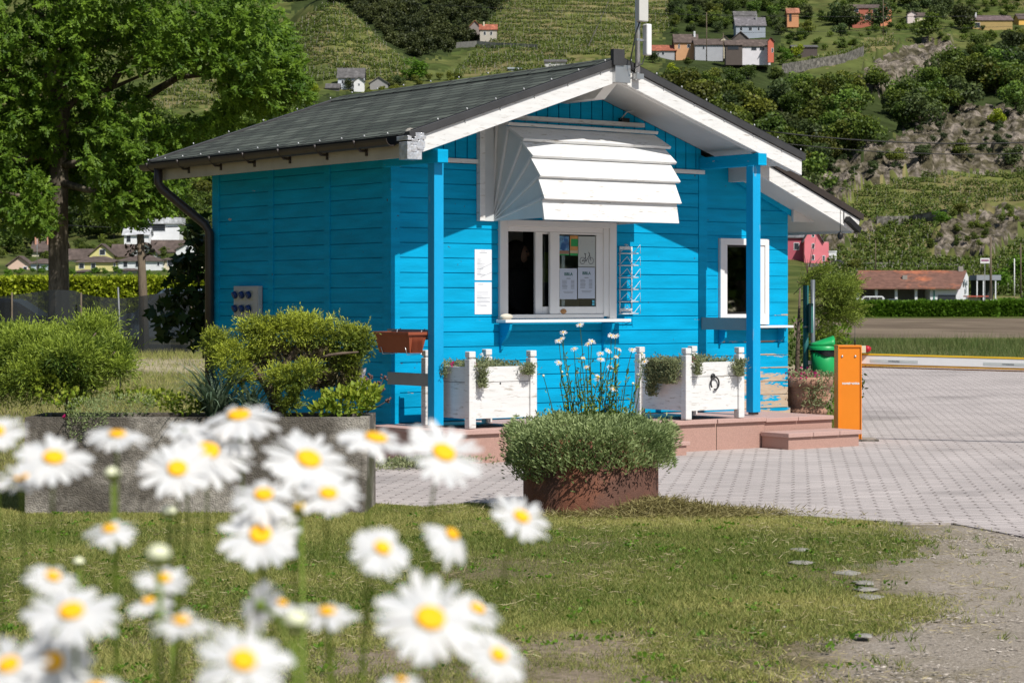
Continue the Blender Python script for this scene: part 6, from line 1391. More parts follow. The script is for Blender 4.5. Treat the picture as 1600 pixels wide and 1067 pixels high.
pcs = np.concatenate([np.arange(-900, -40, 25), np.arange(-40, 1640, 5), np.arange(1640, 2620, 25)]).astype(float); Dd = np.concatenate([np.arange(70, 400, 15), np.arange(400, 1150, 4), np.arange(1150, 1750, 15)]).astype(float)
PX, DG = np.meshgrid(pcs, Dd); ZG = terr(PX, DG); ZG[DG < 75] = -.03; RG = HY-(ZG-CZ)*F/DG; XG = (PX-CX)*DG/F
ZG = np.where(DG < 330, ZG-.012, ZG)
nx = len(pcs); ny = len(Dd); I = (np.arange(ny-1)[:, None]*nx+np.arange(nx-1)[None]).ravel(); idx = np.stack([I, I+1, I+nx+1, I+nx], 1).ravel()
cpx = (PX[:-1, :-1]+PX[1:, 1:]).ravel()/2; cD = (DG[:-1, :-1]+DG[1:, 1:]).ravel()/2; cr_ = rowof(cpx, cD); wob = (fbm(cpx*.05, cD*.03, 4)-.5)*22; cpw = cpx+wob+rng.normal(0, 3., len(cpx)); crw = cr_+wob*.5+rng.normal(0, 2.2, len(cpx))
mi_ = np.zeros(len(I), int)
mi_[(cpx > 1240) & (cD > 84) & (cD < 329)] = 1
for v in VINES: mi_[inpoly(cpw, crw, v[0]) & (cD > 390)] = 2
for q in MEADOW: mi_[inpoly(cpw, crw, q) & (cD > 420)] = 5
for q in WOODF: mi_[inpoly(cpw, crw, q) & (cD > 500)] = 4
for q in ROCKS: mi_[inpoly(cpw, crw, q) & (cD > 420)] = 3
tm = [mat('far_grass', (.065, .088, .024), .95, .4, .12, .6, .3, col2=(.11, .12, .038), c2scale=.05, spec=.05), mat('ploughed_field', (.205, .162, .118), .95, .2, .25, .8, 1.2, col2=(.155, .12, .088), c2scale=.10, stretch=(1, .25, 1), spec=.05),
      mat('vineyard_ground', (.125, .14, .040), .95, .3, .12, .3, .3, col2=(.19, .165, .075), c2scale=.05, spec=.05), mat('cliff_rock', (.235, .20, .165), .9, .55, .5, .8, .7, col2=(.085, .075, .045), c2amt=.52, c2scale=.16, detail=12, spec=.1),
      mat('wood_floor', (.04, .055, .018), .95, .3, .2, spec=.05), mat('meadow', (.10, .12, .036), .95, .2, .08, spec=.05)]
tm[3].node_tree.nodes['Bump'].inputs['Distance'].default_value = 2.2
o = fastmesh('hillside', np.stack([XG.ravel(), DG.ravel(), ZG.ravel()], 1), np.full(len(I), 4), idx, tm, mi=mi_, smooth=True); tag(o, kind='structure')
# vines in rows, with pale stakes
def vineyard(poly, dy, ls):
    xs_ = [p[0] for p in poly]; ys_ = [p[1] for p in poly]; x0, x1, y0, y1 = max(min(xs_), -40), min(max(xs_), 1680), max(min(ys_), -40), max(ys_); P_ = []; T_ = []; row = []
    cols = np.arange(x0, x1, 9.); Dm = np.arange(400, 1300, 3.)
    RR_ = rowof(cols[None, :], Dm[:, None]); RR_ = np.minimum.accumulate(RR_, 0)
    y = y1
    while y > y0:
        Dr = np.array([Dm[min(np.argmax(RR_[:, j] <= y+2.5*math.sin(c*.012+y*.07)), len(Dm)-1)] if (RR_[:, j] <= y).any() else np.nan for j, c in enumerate(cols)]); ok = ~np.isnan(Dr)
        if ok.sum() > 2:
            px = np.arange(x0, x1, .55); dr = np.interp(px, cols[ok], Dr[ok]); k = inpoly(px, np.full(len(px), y), poly) & (np.abs(np.gradient(dr)) < 4); k &= rng.random(len(px)) < .9*np.clip((fbm(px*.03+y, px*0+y*.1, 2)-.22)*6, .25, 1)
            px = px[k]; dr = dr[k]+rng.normal(0, .15, k.sum()); z = terr(px, dr)
            for h in (.4, .8, 1.2, 1.6): P_.append(np.stack([(px-CX)*dr/F+rng.normal(0, .15, len(px)), dr, z+h*ls+rng.normal(0, .2, len(px))], 1))
            st = np.arange(x0+rng.random()*8, x1, 13*ls*rng.uniform(.8, 1.3)); k = inpoly(st, np.full(len(st), y), poly); ds = np.interp(st, cols[ok], Dr[ok]); row.append(np.stack([(st-CX)*ds/F, ds, terr(st, ds)], 1)[k])
        y -= dy
    return np.concatenate(P_), np.concatenate(row)
allp = []; allr = []
for (pl, dy, ls) in VINES: a, b_ = vineyard(pl, dy, ls); allp.append(a); allr.append(b_)
VP = np.concatenate(allp); SP = np.concatenate(allr); print('vine leaves', len(VP), 'stakes', len(SP))
o = leaves('vine_rows', VP, rdir(len(VP)), rng.uniform(.45, .8, len(VP)), .5, 'diamond', M['g_vine']); tag(o, kind='stuff')
def stakes(name, SP, h, w, m):
    n = len(SP); b_ = np.array([(-1, 0, 0), (1, 0, 0), (1, 0, 1), (-1, 0, 1), (0, -1, 0), (0, 1, 0), (0, 1, 1), (0, -1, 1)], float)*[w, w, 1]; V = SP[:, None]+b_[None]*np.stack([np.ones(n), np.ones(n), h], 1)[:, None]; idx = (np.arange(n)[:, None]*8+np.arange(8)[None]).reshape(-1)
    return fastmesh(name, V.reshape(-1, 3), np.full(2*n, 4), idx, m)
o = stakes('vineyard_stakes', SP, rng.uniform(1.7, 2.6, len(SP)), .07, mat('stake', (.42, .40, .34), .9, .2, 3)); tag(o, kind='stuff')
# dry stone walls between the terraces
def wall(label, pts, h, m=None, name='stone_wall'):
    t = empty(name, (0, 0, 0), 0, label, 'wall'); mb = MB(); ps = []
    for px, py in pts: p_, D_ = hpt(px, py); ps.append(p_)
    for a, b_ in zip(ps[:-1], ps[1:]):
        d = Vector((0, .6, 0)); mb.add([a-Vector((0, 0, .5)), b_-Vector((0, 0, .5)), b_-Vector((0, 0, .5))+d, a-Vector((0, 0, .5))+d, a+Vector((0, 0, h)), b_+Vector((0, 0, h)), b_+Vector((0, 0, h))+d, a+Vector((0, 0, h))+d], [(0, 3, 2, 1), (4, 5, 6, 7), (0, 1, 5, 4), (1, 2, 6, 5), (2, 3, 7, 6), (3, 0, 4, 7)])
    mb.build('wall', m or M_wall, t); return t
M_wall = mat('dry_stone', (.20, .185, .165), .95, .4, .9, 1., .8, col2=(.09, .085, .075), c2scale=.6)
wall('dark dry stone wall below the terraced vines on the right slope', [(1222, 118), (1270, 108), (1320, 100), (1350, 88)], 4.0)
wall('low dark retaining wall across the middle of the right vineyard', [(1370, 352), (1420, 350), (1480, 345)], 2.2)
wall('long grey road wall under the pink house and above the farm', [(1262, 418), (1340, 417), (1440, 416), (1530, 420)], .8)
wall('pale terrace wall under the chapel like house with the red roof', [(712, 76), (745, 74), (775, 76), (840, 80)], 2.5, mat('pale_wall', (.36, .34, .31), .9, .2, 1))
wall('thin dark path wall running up the central vineyard', [(915, 85), (935, 40), (952, 2), (960, -20)], .8)

# ------------------------------------------------------------------ distant houses
def hm(col): 
    k = 'render_%.2f_%.2f_%.2f' % col; return bpy.data.materials.get(k) or mat(k, col, .8, .06, .5)
RB = (.10, .075, .065); RG_ = (.11, .105, .105); RR2 = (.30, .10, .06); WDARK = mat('dark_window', (.03, .035, .045), .3, .1, 1, spec=.5); WTRIM = hm((.75, .77, .80))
def house(name, label, px0, px1, base, eave, ridge, wallc, roofc, D=None, gable='x', rot=0., depth=None, wins=(), chim=(), cat='house', over=.5, sink=1.5, extra=None):
    """front spans px0..px1; rows base / eave / ridge as seen; gable 'x' = ridge across the view, 'y' = gable faces us"""
    cx_ = (px0+px1)/2; D = D or hit(cx_, base); k = D/F; w = (px1-px0)*k; zb = CZ-(base-HY)*k; h = (base-eave)*k; rh = (eave-ridge)*k; dp = depth or w*.8
    t = empty(name, ((cx_-CX)*k, D, zb), rot, label, cat); mb = MB(); W2 = w/2
    if gable == 'y': mb.prism([(-W2, -sink), (W2, -sink), (W2, h), (0, h+rh*.93), (-W2, h)], 0, dp, axis='y')
    elif gable == 'flat' or gable == 'hip': mb.box(-W2, W2, 0, dp, -sink, h)
    else: mb.prism([(0, -sink), (dp, -sink), (dp, h), (dp/2, h+rh*.93), (0, h)], -W2, W2, axis='x')
    mb.build('wall', hm(wallc), t)
    o_ = over; th = .25; mb = MB()
    if gable == 'y':
        for s_ in (-1, 1): sl = rh/W2; mb.prism([(0, h+rh), (s_*(W2+o_), h-sl*o_), (s_*(W2+o_), h-sl*o_+th), (0, h+rh+th)], -o_, dp+o_, axis='y')
    elif gable == 'hip': mb.add([(-W2-o_, -o_, h), (W2+o_, -o_, h), (W2+o_, dp+o_, h), (-W2-o_, dp+o_, h), (-W2*.3, dp/2, h+rh), (W2*.3, dp/2, h+rh)], [(0, 1, 5, 4), (1, 2, 5), (2, 3, 4, 5), (3, 0, 4), (3, 2, 1, 0)])
    elif gable == 'flat': mb.box(-W2-o_, W2+o_, -o_, dp+o_, h, h+max(.3, rh))
    else:
        sl = rh/(dp/2)
        mb.prism([(dp/2, h+rh), (-o_, h-sl*o_), (-o_, h-sl*o_+th), (dp/2, h+rh+th)], -W2-o_, W2+o_, axis='x'); mb.prism([(dp/2, h+rh), (dp+o_, h-sl*o_), (dp+o_, h-sl*o_+th), (dp/2, h+rh+th)], -W2-o_, W2+o_, axis='x')
    rf = mb.build('roof', bpy.data.materials.get('tiles_%.2f_%.2f' % roofc[:2]) or mat('tiles_%.2f_%.2f' % roofc[:2], roofc, .85, .3, .9, .6, 1.5, col2=tuple(min(1, q*1.6) for q in roofc), c2amt=.42, c2scale=.4), t)
    for (cx2, col) in chim: x = (cx2-cx_)*k; mb = MB(); mb.box(x-.35, x+.35, dp*.3, dp*.3+.7, h+rh*.4, h+rh+1.2); mb.build('chimney', hm(col), rf)
    for wn in wins:
        a, b_, c, d = wn[:4]; xa, xb = (a-cx_)*k, (b_-cx_)*k; za, zb_ = (base-d)*k, (base-c)*k; mb = MB(); mb.box(xa-.12, xb+.12, -.06, .02, za-.12, zb_+.12); fr = mb.build('window', WTRIM if len(wn) < 5 else hm(wn[4]), t)
        mb = MB(); mb.box(xa, xb, -.09, -.05, za, zb_); mb.build('pane', WDARK, fr)
    return t
PK = (.72, .52, .42); YL = (.68, .62, .26); WH = (.74, .76, .78); CR = (.66, .60, .45)
house('house', 'low pinkish gabled house at the left edge of the village', 12, 48, 430, 414, 401, PK, RB, 500, 'y', wins=[(37, 42, 417, 424)])
house('house', 'pale blue grey house just left of the oak trunk', 48, 82, 432, 412, 404, (.48, .54, .62), RB, 480, 'hip', wins=[(57, 62, 414, 421)])
house('house', 'brown roofed house with two pink chimneys behind the oak trunk', 50, 100, 408, 392, 378, CR, RB, 540, 'x', chim=[(54, (.62, .32, .22)), (73, (.62, .32, .22))])
house('house', 'white walled house peeping out right of the oak trunk', 98, 140, 430, 404, 390, WH, RB, 530, 'x', wins=[(109, 113, 412, 417)])
house('house', 'yellow gabled house in the second row of the village', 140, 178, 418, 398, 382, YL, RB, 520, 'y', wins=[(156, 164, 390, 398)]); house('house', 'yellow annexe with brown roof right of the yellow gable', 176, 206, 416, 398, 383, YL, RB, 522, 'x')
house('house', 'bright yellow hip roofed house in the front row of the village', 118, 184, 432, 410, 400, YL, RB, 470, 'hip', wins=[(124, 131, 412, 419), (143, 149, 412, 419), (178, 180, 412, 417)])
house('porch', 'brown lean-to porch in front of the bright yellow house', 112, 152, 434, 425, 421, (.3, .2, .16), RB, 460, 'hip', depth=5, cat='porch')
house('house', 'white gabled house behind the wooden pole', 206, 246, 416, 396, 380, WH, RB, 520, 'y', wins=[(227, 231, 388, 394)])
house('house', 'brown roofed house right of the white gable behind the pole', 236, 284, 412, 392, 376, WH, RB, 535, 'x')
house('house', 'white hip roofed house in the front row behind the wooden pole', 184, 254, 432, 408, 398, WH, RB, 470, 'hip', wins=[(193, 199, 409, 417), (212, 217, 409, 417), (246, 249, 410, 415)])
house('porch', 'brown lean-to porch of the white front row house', 178, 222, 434, 423, 419, (.5, .48, .44), RB, 460, 'hip', depth=5, cat='porch')
house('house', 'white gabled house nearest to the kiosk in the second row', 275, 322, 410, 390, 377, WH, RB, 525, 'y', wins=[(291, 296, 386, 393)])
house('house', 'cream front row house nearest to the kiosk', 254, 330, 432, 406, 396, CR, RB, 472, 'hip', wins=[(262, 270, 407, 415), (282, 288, 407, 415)])
house('villa', 'large white modern villa with terraces above the village', 228, 280, 384, 350, 340, (.85, .86, .88), (.45, .46, .48), 545, 'flat', wins=[(226, 258, 350, 361)], cat='villa')
house('villa', 'left wing of the white modern villa with a sloping grey roof', 194, 232, 386, 366, 356, (.85, .86, .88), (.45, .46, .48), 540, 'x', wins=[(198, 204, 368, 378)], chim=[(214, WH)], cat='villa')
house('house', 'tall white house with grey roof alone on the vineyard slope', 528, 568, 142, 121, 106, (.62, .66, .72), RG_, None, 'x', wins=[(534, 537, 126, 131)])
house('house', 'small white gabled annexe in front of the tall white slope house', 553, 569, 143, 127, 121, (.78, .78, .78), RG_, 800, 'y', wins=[(560, 562, 131, 134)])
house('shed', 'dark roofed lean-to left of the tall white slope house', 510, 530, 143, 137, 131, (.16, .15, .15), RG_, None, 'x', cat='shed'); house('barn', 'grey stone barn right of the tall white slope house', 578, 606, 140, 130, 121, (.30, .29, .29), RG_, None, 'y', cat='barn')
house('cottage', 'salmon pink cottage glimpsed at the end of the oak crown', 455, 470, 158, 149, 144, (.75, .36, .28), RR2, None, 'x', cat='house')
house('house', 'stone house with a red roof and tall arched front above the terrace wall', 731, 753, 66, 45, 33, (.28, .24, .22), RR2, None, 'y', wins=[(736, 740, 50, 56)]); house('house', 'right half of the red roofed stone house', 750, 776, 66, 46, 38, (.50, .46, .40), RR2, None, 'x', wins=[(756, 759, 50, 55), (766, 769, 50, 55)], chim=[(756, CR)])
house('greenhouse', 'pale glasshouse low on the vineyard behind the kiosk roof', 795, 815, 112, 108, 106, (.5, .55, .6), (.4, .45, .5), 820, 'flat', cat='greenhouse'); house('bungalow', 'small grey bungalow behind the ridge of the kiosk roof', 852, 884, 103, 97, 93, (.55, .55, .55), RG_, 830, 'x', cat='bungalow')
house('house', 'low red roofed house at the left end of the hillside hamlet', 1017, 1056, 92, 79, 70, (.40, .40, .42), RR2, None, 'x', wins=[(1022, 1026, 82, 86), (1034, 1038, 82, 86)])
house('house', 'orange walled house with steep brown roof in the hamlet', 1054, 1090, 92, 66, 53, (.62, .34, .18), RB, 880, 'x', wins=[(1060, 1062, 70, 76), (1074, 1078, 70, 75)], chim=[(1086, WH)])
house('house', 'grey walled house with a broad brown roof in the middle of the hamlet', 1086, 1130, 90, 70, 60, (.42, .43, .46), RB, 875, 'x', wins=[(1098, 1101, 73, 77)])
house('house', 'cream gabled house behind the round tree of the hamlet', 1122, 1142, 86, 66, 57, CR, RB, 878, 'y'); house('house', 'dark timber gable rising behind the long white house', 1142, 1172, 84, 63, 50, (.12, .10, .09), RB, 885, 'y')
house('house', 'dark timber verandah house left of the long white house', 1134, 1160, 96, 70, 63, (.10, .08, .07), RB, 860, 'x', wins=[(1137, 1154, 72, 78, (.1, .08, .07))])
house('house', 'long white house with brown roof and blue windows in the hamlet', 1158, 1204, 96, 72, 61, (.74, .72, .76), RB, 862, 'x', wins=[(1174, 1182, 74, 79), (1187, 1194, 74, 79)])
house('house', 'narrow white wing with a red brick face at the right end of the hamlet', 1200, 1209, 92, 64, 59, (.62, .16, .10), RB, 858, 'y', cat='house', wins=[(1206, 1208, 76, 82)])
house('house', 'grey blue house with a broad roof standing above the hamlet', 1150, 1196, 56, 40, 26, (.34, .38, .44), (.15, .14, .15), 990, 'x', wins=[(1156, 1160, 43, 48), (1170, 1175, 43, 48), (1184, 1187, 43, 48)], chim=[(1183, (.3, .3, .3))]); house('barn', 'upper grey roof behind the house above the hamlet', 1148, 1182, 40, 28, 17, (.25, .25, .26), RG_, 1030, 'x', cat='barn')
house('shelter', 'small orange brick shelter beside the hillside steps', 1230, 1248, 38, 20, 13, (.60, .28, .14), (.30, .13, .08), 1040, 'x', cat='shelter', wins=[(1233, 1237, 22, 34, (.6, .28, .14))])
house('shed', 'dark brown shed with a blue door right of the hamlet', 1238, 1277, 90, 74, 70, (.09, .07, .065), RG_, None, 'x', cat='shed', wins=[(1245, 1249, 78, 88, (.02, .2, .25))])
house('house', 'brick red house with white windows high on the slope', 1332, 1375, 42, 13, 6, (.42, .13, .085), RB, 1090, 'x', wins=[(1335, 1341, 14, 20), (1335, 1341, 25, 31), (1352, 1360, 24, 31), (1364, 1370, 14, 20)]); house('house', 'orange gabled wing of the brick red house', 1374, 1393, 42, 13, 5, (.68, .26, .14), RB, 1086, 'y', wins=[(1381, 1384, 10, 16), (1387, 1390, 10, 16), (1380, 1385, 22, 30)])
house('chapel', 'pale pink little chapel among trees right of the brick red house', 1418, 1432, 36, 22, 18, (.70, .60, .58), RB, None, 'y', cat='chapel'); house('house', 'cream house half hidden right of the little chapel', 1430, 1446, 36, 25, 20, (.66, .60, .42), RB, None, 'x')
house('house', 'ochre house with a long brown roof near the top right corner', 1520, 1582, 48, 32, 22, (.42, .30, .12), (.14, .10, .10), None, 'x', wins=[(1523, 1531, 36, 43)], chim=[(1528, WH)]); house('house', 'bright orange house cut by the right edge of the photo', 1592, 1640, 40, 30, 20, (.80, .48, .12), RB, None, 'x')
# pink house
ph = house('house', 'tall pink house with roof windows just right of the kiosk', 1257, 1284, 412, 374, 351, (.80, .22, .26), (.13, .12, .12), 515, 'y', depth=11, wins=[(1269, 1272, 363, 370), (1269, 1272, 381, 388), (1269, 1272, 399, 406)])
house('house', 'lower right wing of the pink house', 1284, 1295, 412, 380, 379.5, (.80, .22, .26), (.80, .30, .33), 515, 'flat', depth=8, over=.0, wins=[(1286, 1288.5, 400, 408)], cat='house')
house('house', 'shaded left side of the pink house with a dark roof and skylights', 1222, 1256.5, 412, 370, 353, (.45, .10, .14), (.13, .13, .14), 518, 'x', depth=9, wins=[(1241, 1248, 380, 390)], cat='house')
house('white_shed', 'small white shed right of the pink house', 1295, 1307, 412, 394, 393, (.78, .78, .80), (.6, .6, .62), 515, 'flat', depth=4, over=.1, cat='shed')
# farm with arcade
D = 362.; k = D/F; fx = (1428-CX)*k; zb = CZ-(478-HY)*k; fm = empty('farmhouse', (fx, D, zb), 0, 'long farmhouse with rusty tiled roof and open pillared arcade beyond the field', 'farmhouse')
X_ = lambda px: (px-1428)*k; Z_ = lambda py: (478-py)*k
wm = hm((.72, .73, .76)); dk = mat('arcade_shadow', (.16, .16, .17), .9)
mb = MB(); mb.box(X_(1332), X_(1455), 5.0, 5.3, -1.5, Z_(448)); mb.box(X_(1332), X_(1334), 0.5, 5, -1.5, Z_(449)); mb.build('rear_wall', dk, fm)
for px in (1341, 1370, 1401, 1432): mb = MB(); mb.box(X_(px-2), X_(px+2), .3, .8, -1.5, Z_(449)); mb.build('pillar', wm, fm)
mb = MB(); mb.box(X_(1454), X_(1496), .3, 6, -1.5, Z_(449)); mb.build('front_wall', wm, fm)
mb = MB(); mb.box(X_(1466), X_(1494), .2, .29, Z_(471), Z_(461)); mb.build('shop_window', WDARK, fm); mb = MB(); mb.box(X_(1459), X_(1461), .2, .29, 0, Z_(454)); mb.build('green_shutter', hm((.05, .22, .18)), fm)
# roof: lean slope facing us, gable end to the right
mb = MB(); ry = 8.; r0_, r1_ = Z_(450), Z_(421.5)
mb.add([(X_(1329), -.6, r0_), (X_(1499), -.6, r0_), (X_(1526), ry, r1_), (X_(1352), ry, r1_), (X_(1329), -.6, r0_-.2), (X_(1499), -.6, r0_-.2), (X_(1526), ry, r1_-.2), (X_(1352), ry, r1_-.2)], [(0, 1, 2, 3), (7, 6, 5, 4), (0, 4, 5, 1), (1, 5, 6, 2), (2, 6, 7, 3), (3, 7, 4, 0)])
mb.add([(X_(1352), ry, r1_), (X_(1526), ry, r1_), (X_(1534), ry+6, r0_+1.2), (X_(1370), ry+6, r0_+1.2)], [(0, 1, 2, 3)])
rf = mb.build('roof', mat('old_tiles', (.17, .085, .062), .85, .3, 1.2, .5, 2, col2=(.38, .13, .065), c2amt=.44, c2scale=.16, detail=6), fm)
for px, s_ in ((1420, 1.), (1516, 1.3)): mb = MB(); yy = 3.5 if px == 1420 else 7.5; mb.box(X_(px)-.4, X_(px)+.4, yy, yy+.8, r1_-2.9, (r1_-.9 if px == 1420 else r1_+.7)); mb.build('chimney', M['rockm'], rf)
mb = MB(); mb.add([(X_(1496), .3, -1.5), (X_(1531), 9, -1.5), (X_(1531), 9, Z_(432)), (X_(1525), ry-.2, r1_-.25), (X_(1496), .3, r0_-.2)], [(0, 1, 2, 3, 4)]); mb.build('gable_wall', wm, fm)
for a, b_, c, d in ((1514, 1518, 436, 446), (1521, 1525, 438, 446), (1519, 1522, 449, 458)):
    mb = MB(); f0 = (a-1496)/35.; f1 = (b_-1496)/35.; A = Vector((X_(1496)+f0*(X_(1531)-X_(1496)), .3+f0*8.7, 0)); B = Vector((X_(1496)+f1*(X_(1531)-X_(1496)), .3+f1*8.7, 0)); n_ = Vector((0.12, -.15, 0))
    mb.add([A+n_+Vector((0, 0, Z_(d))), B+n_+Vector((0, 0, Z_(d))), B+n_+Vector((0, 0, Z_(c))), A+n_+Vector((0, 0, Z_(c)))], [(0, 1, 2, 3)]); mb.build('window', mat('grey_shutter', (.22, .26, .28), .6) if a == 1514 else bpy.data.materials['grey_shutter'], fm)
mb = MB(); mb.box(X_(1508), X_(1542), -1.5, 1.5, Z_(464), Z_(462)); mb.build('canopy', hm((.42, .10, .07)), fm); mb = MB(); mb.box(X_(1512), X_(1532), .0, 1.5, -1.5, Z_(464.5)); mb.build('kiosk_front', hm((.5, .5, .55)), fm)
t = empty('annexe_building', ((1548-CX)*370*1/F, 372, zb), 0, 'low grey shed with a dark open front right of the farmhouse', 'shed'); mb = MB(); x = lambda px: (px-1548)*372/F; z = lambda py: (478-py)*372/F
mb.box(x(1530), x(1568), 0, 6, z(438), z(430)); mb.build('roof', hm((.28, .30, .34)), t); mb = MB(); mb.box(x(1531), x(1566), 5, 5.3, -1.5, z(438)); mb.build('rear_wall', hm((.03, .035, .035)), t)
for px in (1531, 1541, 1552, 1560): mb = MB(); mb.box(x(px-.8), x(px+.8), .1, .4, -1.5, z(438)); mb.build('post', WTRIM, t)
D = 352.; cz0 = CZ-(482-HY)*D/F; car('parked_van', 'long white van parked before the farmhouse arcade', ((1358-CX)*D/F, D, CZ-(481.5-HY)*D/F), math.pi, 4.9, 1.95, 1.9, (.72, .74, .76), 'van', 'van')
D = 356.; car('parked_car', 'dark blue car under the farmhouse arcade', ((1400-CX)*D/F, D, CZ-(481-HY)*D/F), 0, 4.2, 1.45, 1.8, (.04, .06, .10)); D = 350.; car('parked_car', 'white car seen from behind, right of the farmhouse', ((1547-CX)*D/F, D, CZ-(483-HY)*D/F), math.pi/2, 4.2, 1.55, 1.8, (.75, .76, .78))
D = 348.; car('parked_car', 'white car low behind the hedge under the farm shop window', ((1484-CX)*D/F, D, CZ-(484-HY)*D/F), math.pi, 4.2, 1.4, 1.8, (.72, .72, .73)); D = 508.; car('road_car', 'dark estate car on the road behind the right vineyard', ((1312-CX)*D/F, D, CZ-(416-HY)*D/F), 0, 4.4, 1.4, 1.8, (.02, .02, .03))
hedge('field_hedge', 'dense green hedge along the far side of the ploughed field', 1300, 1558, 335, 475.5, 499, M['g_hedge2'], 16000, .75, .5, 2.5); hedge('field_hedge', 'short hedge with a gap, right of the white car', 1562, 1720, 338, 473, 499, M['g_hedge2'], 9000, .75, .5, 2.5)
# poles, sign, cables
def pole(name, label, px, top, base, D, r=.14, m=None, cat='pole'):
    k = D/F; t = empty(name, ((px-CX)*k, D, 0), 0, label, cat); mb = MB(); mb.tube([(0, 0, CZ-(base-HY)*k), (0, 0, CZ-(top-HY)*k)], [r, r*.7], 6); mb.build('shaft', m or M['oldwood'], t); return t, k
t, k = pole('utility_pole', 'tall grey pole in front of the farm annexe', 1548, 371, 480, 350, .22); D = 350.; 
t2 = empty('road_sign', ((1539-CX)*D/F, D, 0), 0, 'white road sign with dark lettering beside the tall grey pole', 'sign'); mb = MB(); zc = CZ-(407.5-HY)*D/F; mb.box(-.75, .75, -.05, .05, zc-.42, zc+.42); mb.build('panel', M['white_clean'], t2); mb = MB(); mb.box(-.6, .6, -.07, -.051, zc-.1, zc+.2); mb.build('lettering', hm((.30, .12, .22)), t2); mb = MB(); mb.box(-.05, .05, .06, .16, zc-8.5, zc); mb.build('post', M['steel'], t2)
pole('utility_pole', 'thin dark pole near the right edge, above the small hedge', 1595, 380, 470, 400, .16); pole('marker_post', 'white marker post on the slope right of the farm', 1585, 404, 470, 420, .12, M['white_clean'], 'post'); pole('utility_pole', 'slim pole on the slope left of the farmhouse roof', 1368, 375, 430, 470, .14); pole('utility_pole', 'slim mast in front of the hamlet roofs', 1104, 20, 96, 850, .22); pole('utility_pole', 'slim mast right of the round hamlet tree', 1130, 52, 98, 850, .18); pole('utility_pole', 'slim pole below the brick red house', 1380, 0, 56, 1000, .22); pole('lamp_mast', 'white street lamp mast left of the oak trunk', 58, 345, 432, 440, .10, M['steel'], 'lamp')
def cable(label, a, b_, D0_, D1_, r, sag=1.5):
    t = empty('power_cable', (0, 0, 0), 0, label, 'cable'); A = at(*a, D0_); B = at(*b_, D1_); mb = MB(); mb.tube([A+(B-A)*f-Vector((0, 0, sag*4*f*(1-f))) for f in np.linspace(0, 1, 13)], r, 5); mb.build('wire', M['black'], t)
cable('upper of the two dark cables crossing the right woods', (1180, 203), (1760, 212), 300, 300, .09); cable('lower of the two dark cables crossing the right woods', (1180, 219), (1760, 229), 302, 302, .07); cable('fine cable across the hamlet and the top of the central vineyard', (640, 6), (1720, 22), 600, 600, .06, 2.); cable('pale cable in the gap left of the oak trunk', (-60, 333), (330, 352), 300, 300, .06, 1.)
cable('second fine cable between the hamlet and the village above', (900, 52), (1720, 36), 640, 640, .045, 1.)

# ------------------------------------------------------------------ trees on the slopes
def make_tree_mesh(name, seed, H_=1., n=1500, dark=False, tall=1.0):
    r = np.random.default_rng(seed); PP = []; NN = []
    nb = 12
    for b_ in range(nb):
        a = r.uniform(0, 2*math.pi); rad = r.uniform(.0, .30); zc = r.uniform(.32, .82)*tall; c = np.array([rad*math.cos(a), rad*math.sin(a), zc]); s_ = r.uniform(.14, .24)*(1.15-zc*.35/tall)
        m_ = n//nb; d = unit(r.normal(size=(m_, 3))); rr_ = s_*(.55+.45*r.random(m_)**.5); p_ = c+d*rr_[:, None]*np.array([1, 1, .78]); PP.append(p_); NN.append(d)
    P_ = np.concatenate(PP); Nn = np.concatenate(NN); m_ = len(P_); Dn = unit(np.cross(Nn, r.normal(size=(m_, 3)))+Nn*.35)
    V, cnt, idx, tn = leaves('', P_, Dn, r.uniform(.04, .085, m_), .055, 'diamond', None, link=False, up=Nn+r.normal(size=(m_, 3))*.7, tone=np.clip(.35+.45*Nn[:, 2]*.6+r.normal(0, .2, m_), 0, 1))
    # trunk
    tv = []; tf = []
    for i, (rad, z_) in enumerate(((.028, -.08), (.02, .3), (.008, .7))):
        for q in range(6): a = q*math.pi/3; tv.append((rad*math.cos(a), rad*math.sin(a), z_))
    o0 = len(V); V = np.concatenate([V, np.array(tv)]); ti = []
    for i in range(2):
        for q in range(6): ti += [o0+i*6+q, o0+i*6+(q+1) % 6, o0+(i+1)*6+(q+1) % 6, o0+(i+1)*6+q]
    cnt = np.concatenate([cnt, np.full(12, 4)]); idx = np.concatenate([idx, ti]); tn = np.concatenate([tn, np.zeros(12)]); mi2 = np.concatenate([np.zeros(m_, int), np.ones(12, int)])
    return V, cnt, idx, tn, mi2
PROT = []; PD = []
for s_ in range(6):
    V, cnt, idx, tn, m2 = make_tree_mesh('', 50+s_, n=1500, tall=(1.0, .9, 1.05, .85, 1.15, .95)[s_]); PD.append((V, cnt, idx, tn, m2))
def proto_obj(i, mt_, nm):
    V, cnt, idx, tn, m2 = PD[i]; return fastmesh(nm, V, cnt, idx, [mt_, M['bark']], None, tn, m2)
protos = {}
def far_tree(px, py, size_px, label, group=None, name='tree', dark=False, wide=1., D=None, mt_=None):
    if D is None: p_, D = hpt(px, py)
    else: p_ = Vector(((px-CX)*D/F, D, CZ-(py-HY)*D/F))
    i = int(rng.integers(6)); key = (i, dark, mt_.name if mt_ else None)
    if key not in protos:
        o = proto_obj(i, mt_ or (M['g_fardark'] if dark else M['g_far']), name); protos[key] = o.data
    else: o = bpy.data.objects.new(name, protos[key]); COL.objects.link(o)
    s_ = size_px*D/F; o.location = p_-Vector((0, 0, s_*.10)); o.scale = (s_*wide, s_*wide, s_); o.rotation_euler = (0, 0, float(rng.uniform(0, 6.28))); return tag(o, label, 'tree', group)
ORD = 'first second third fourth fifth sixth seventh eighth ninth tenth eleventh twelfth thirteenth fourteenth fifteenth sixteenth seventeenth eighteenth'.split()
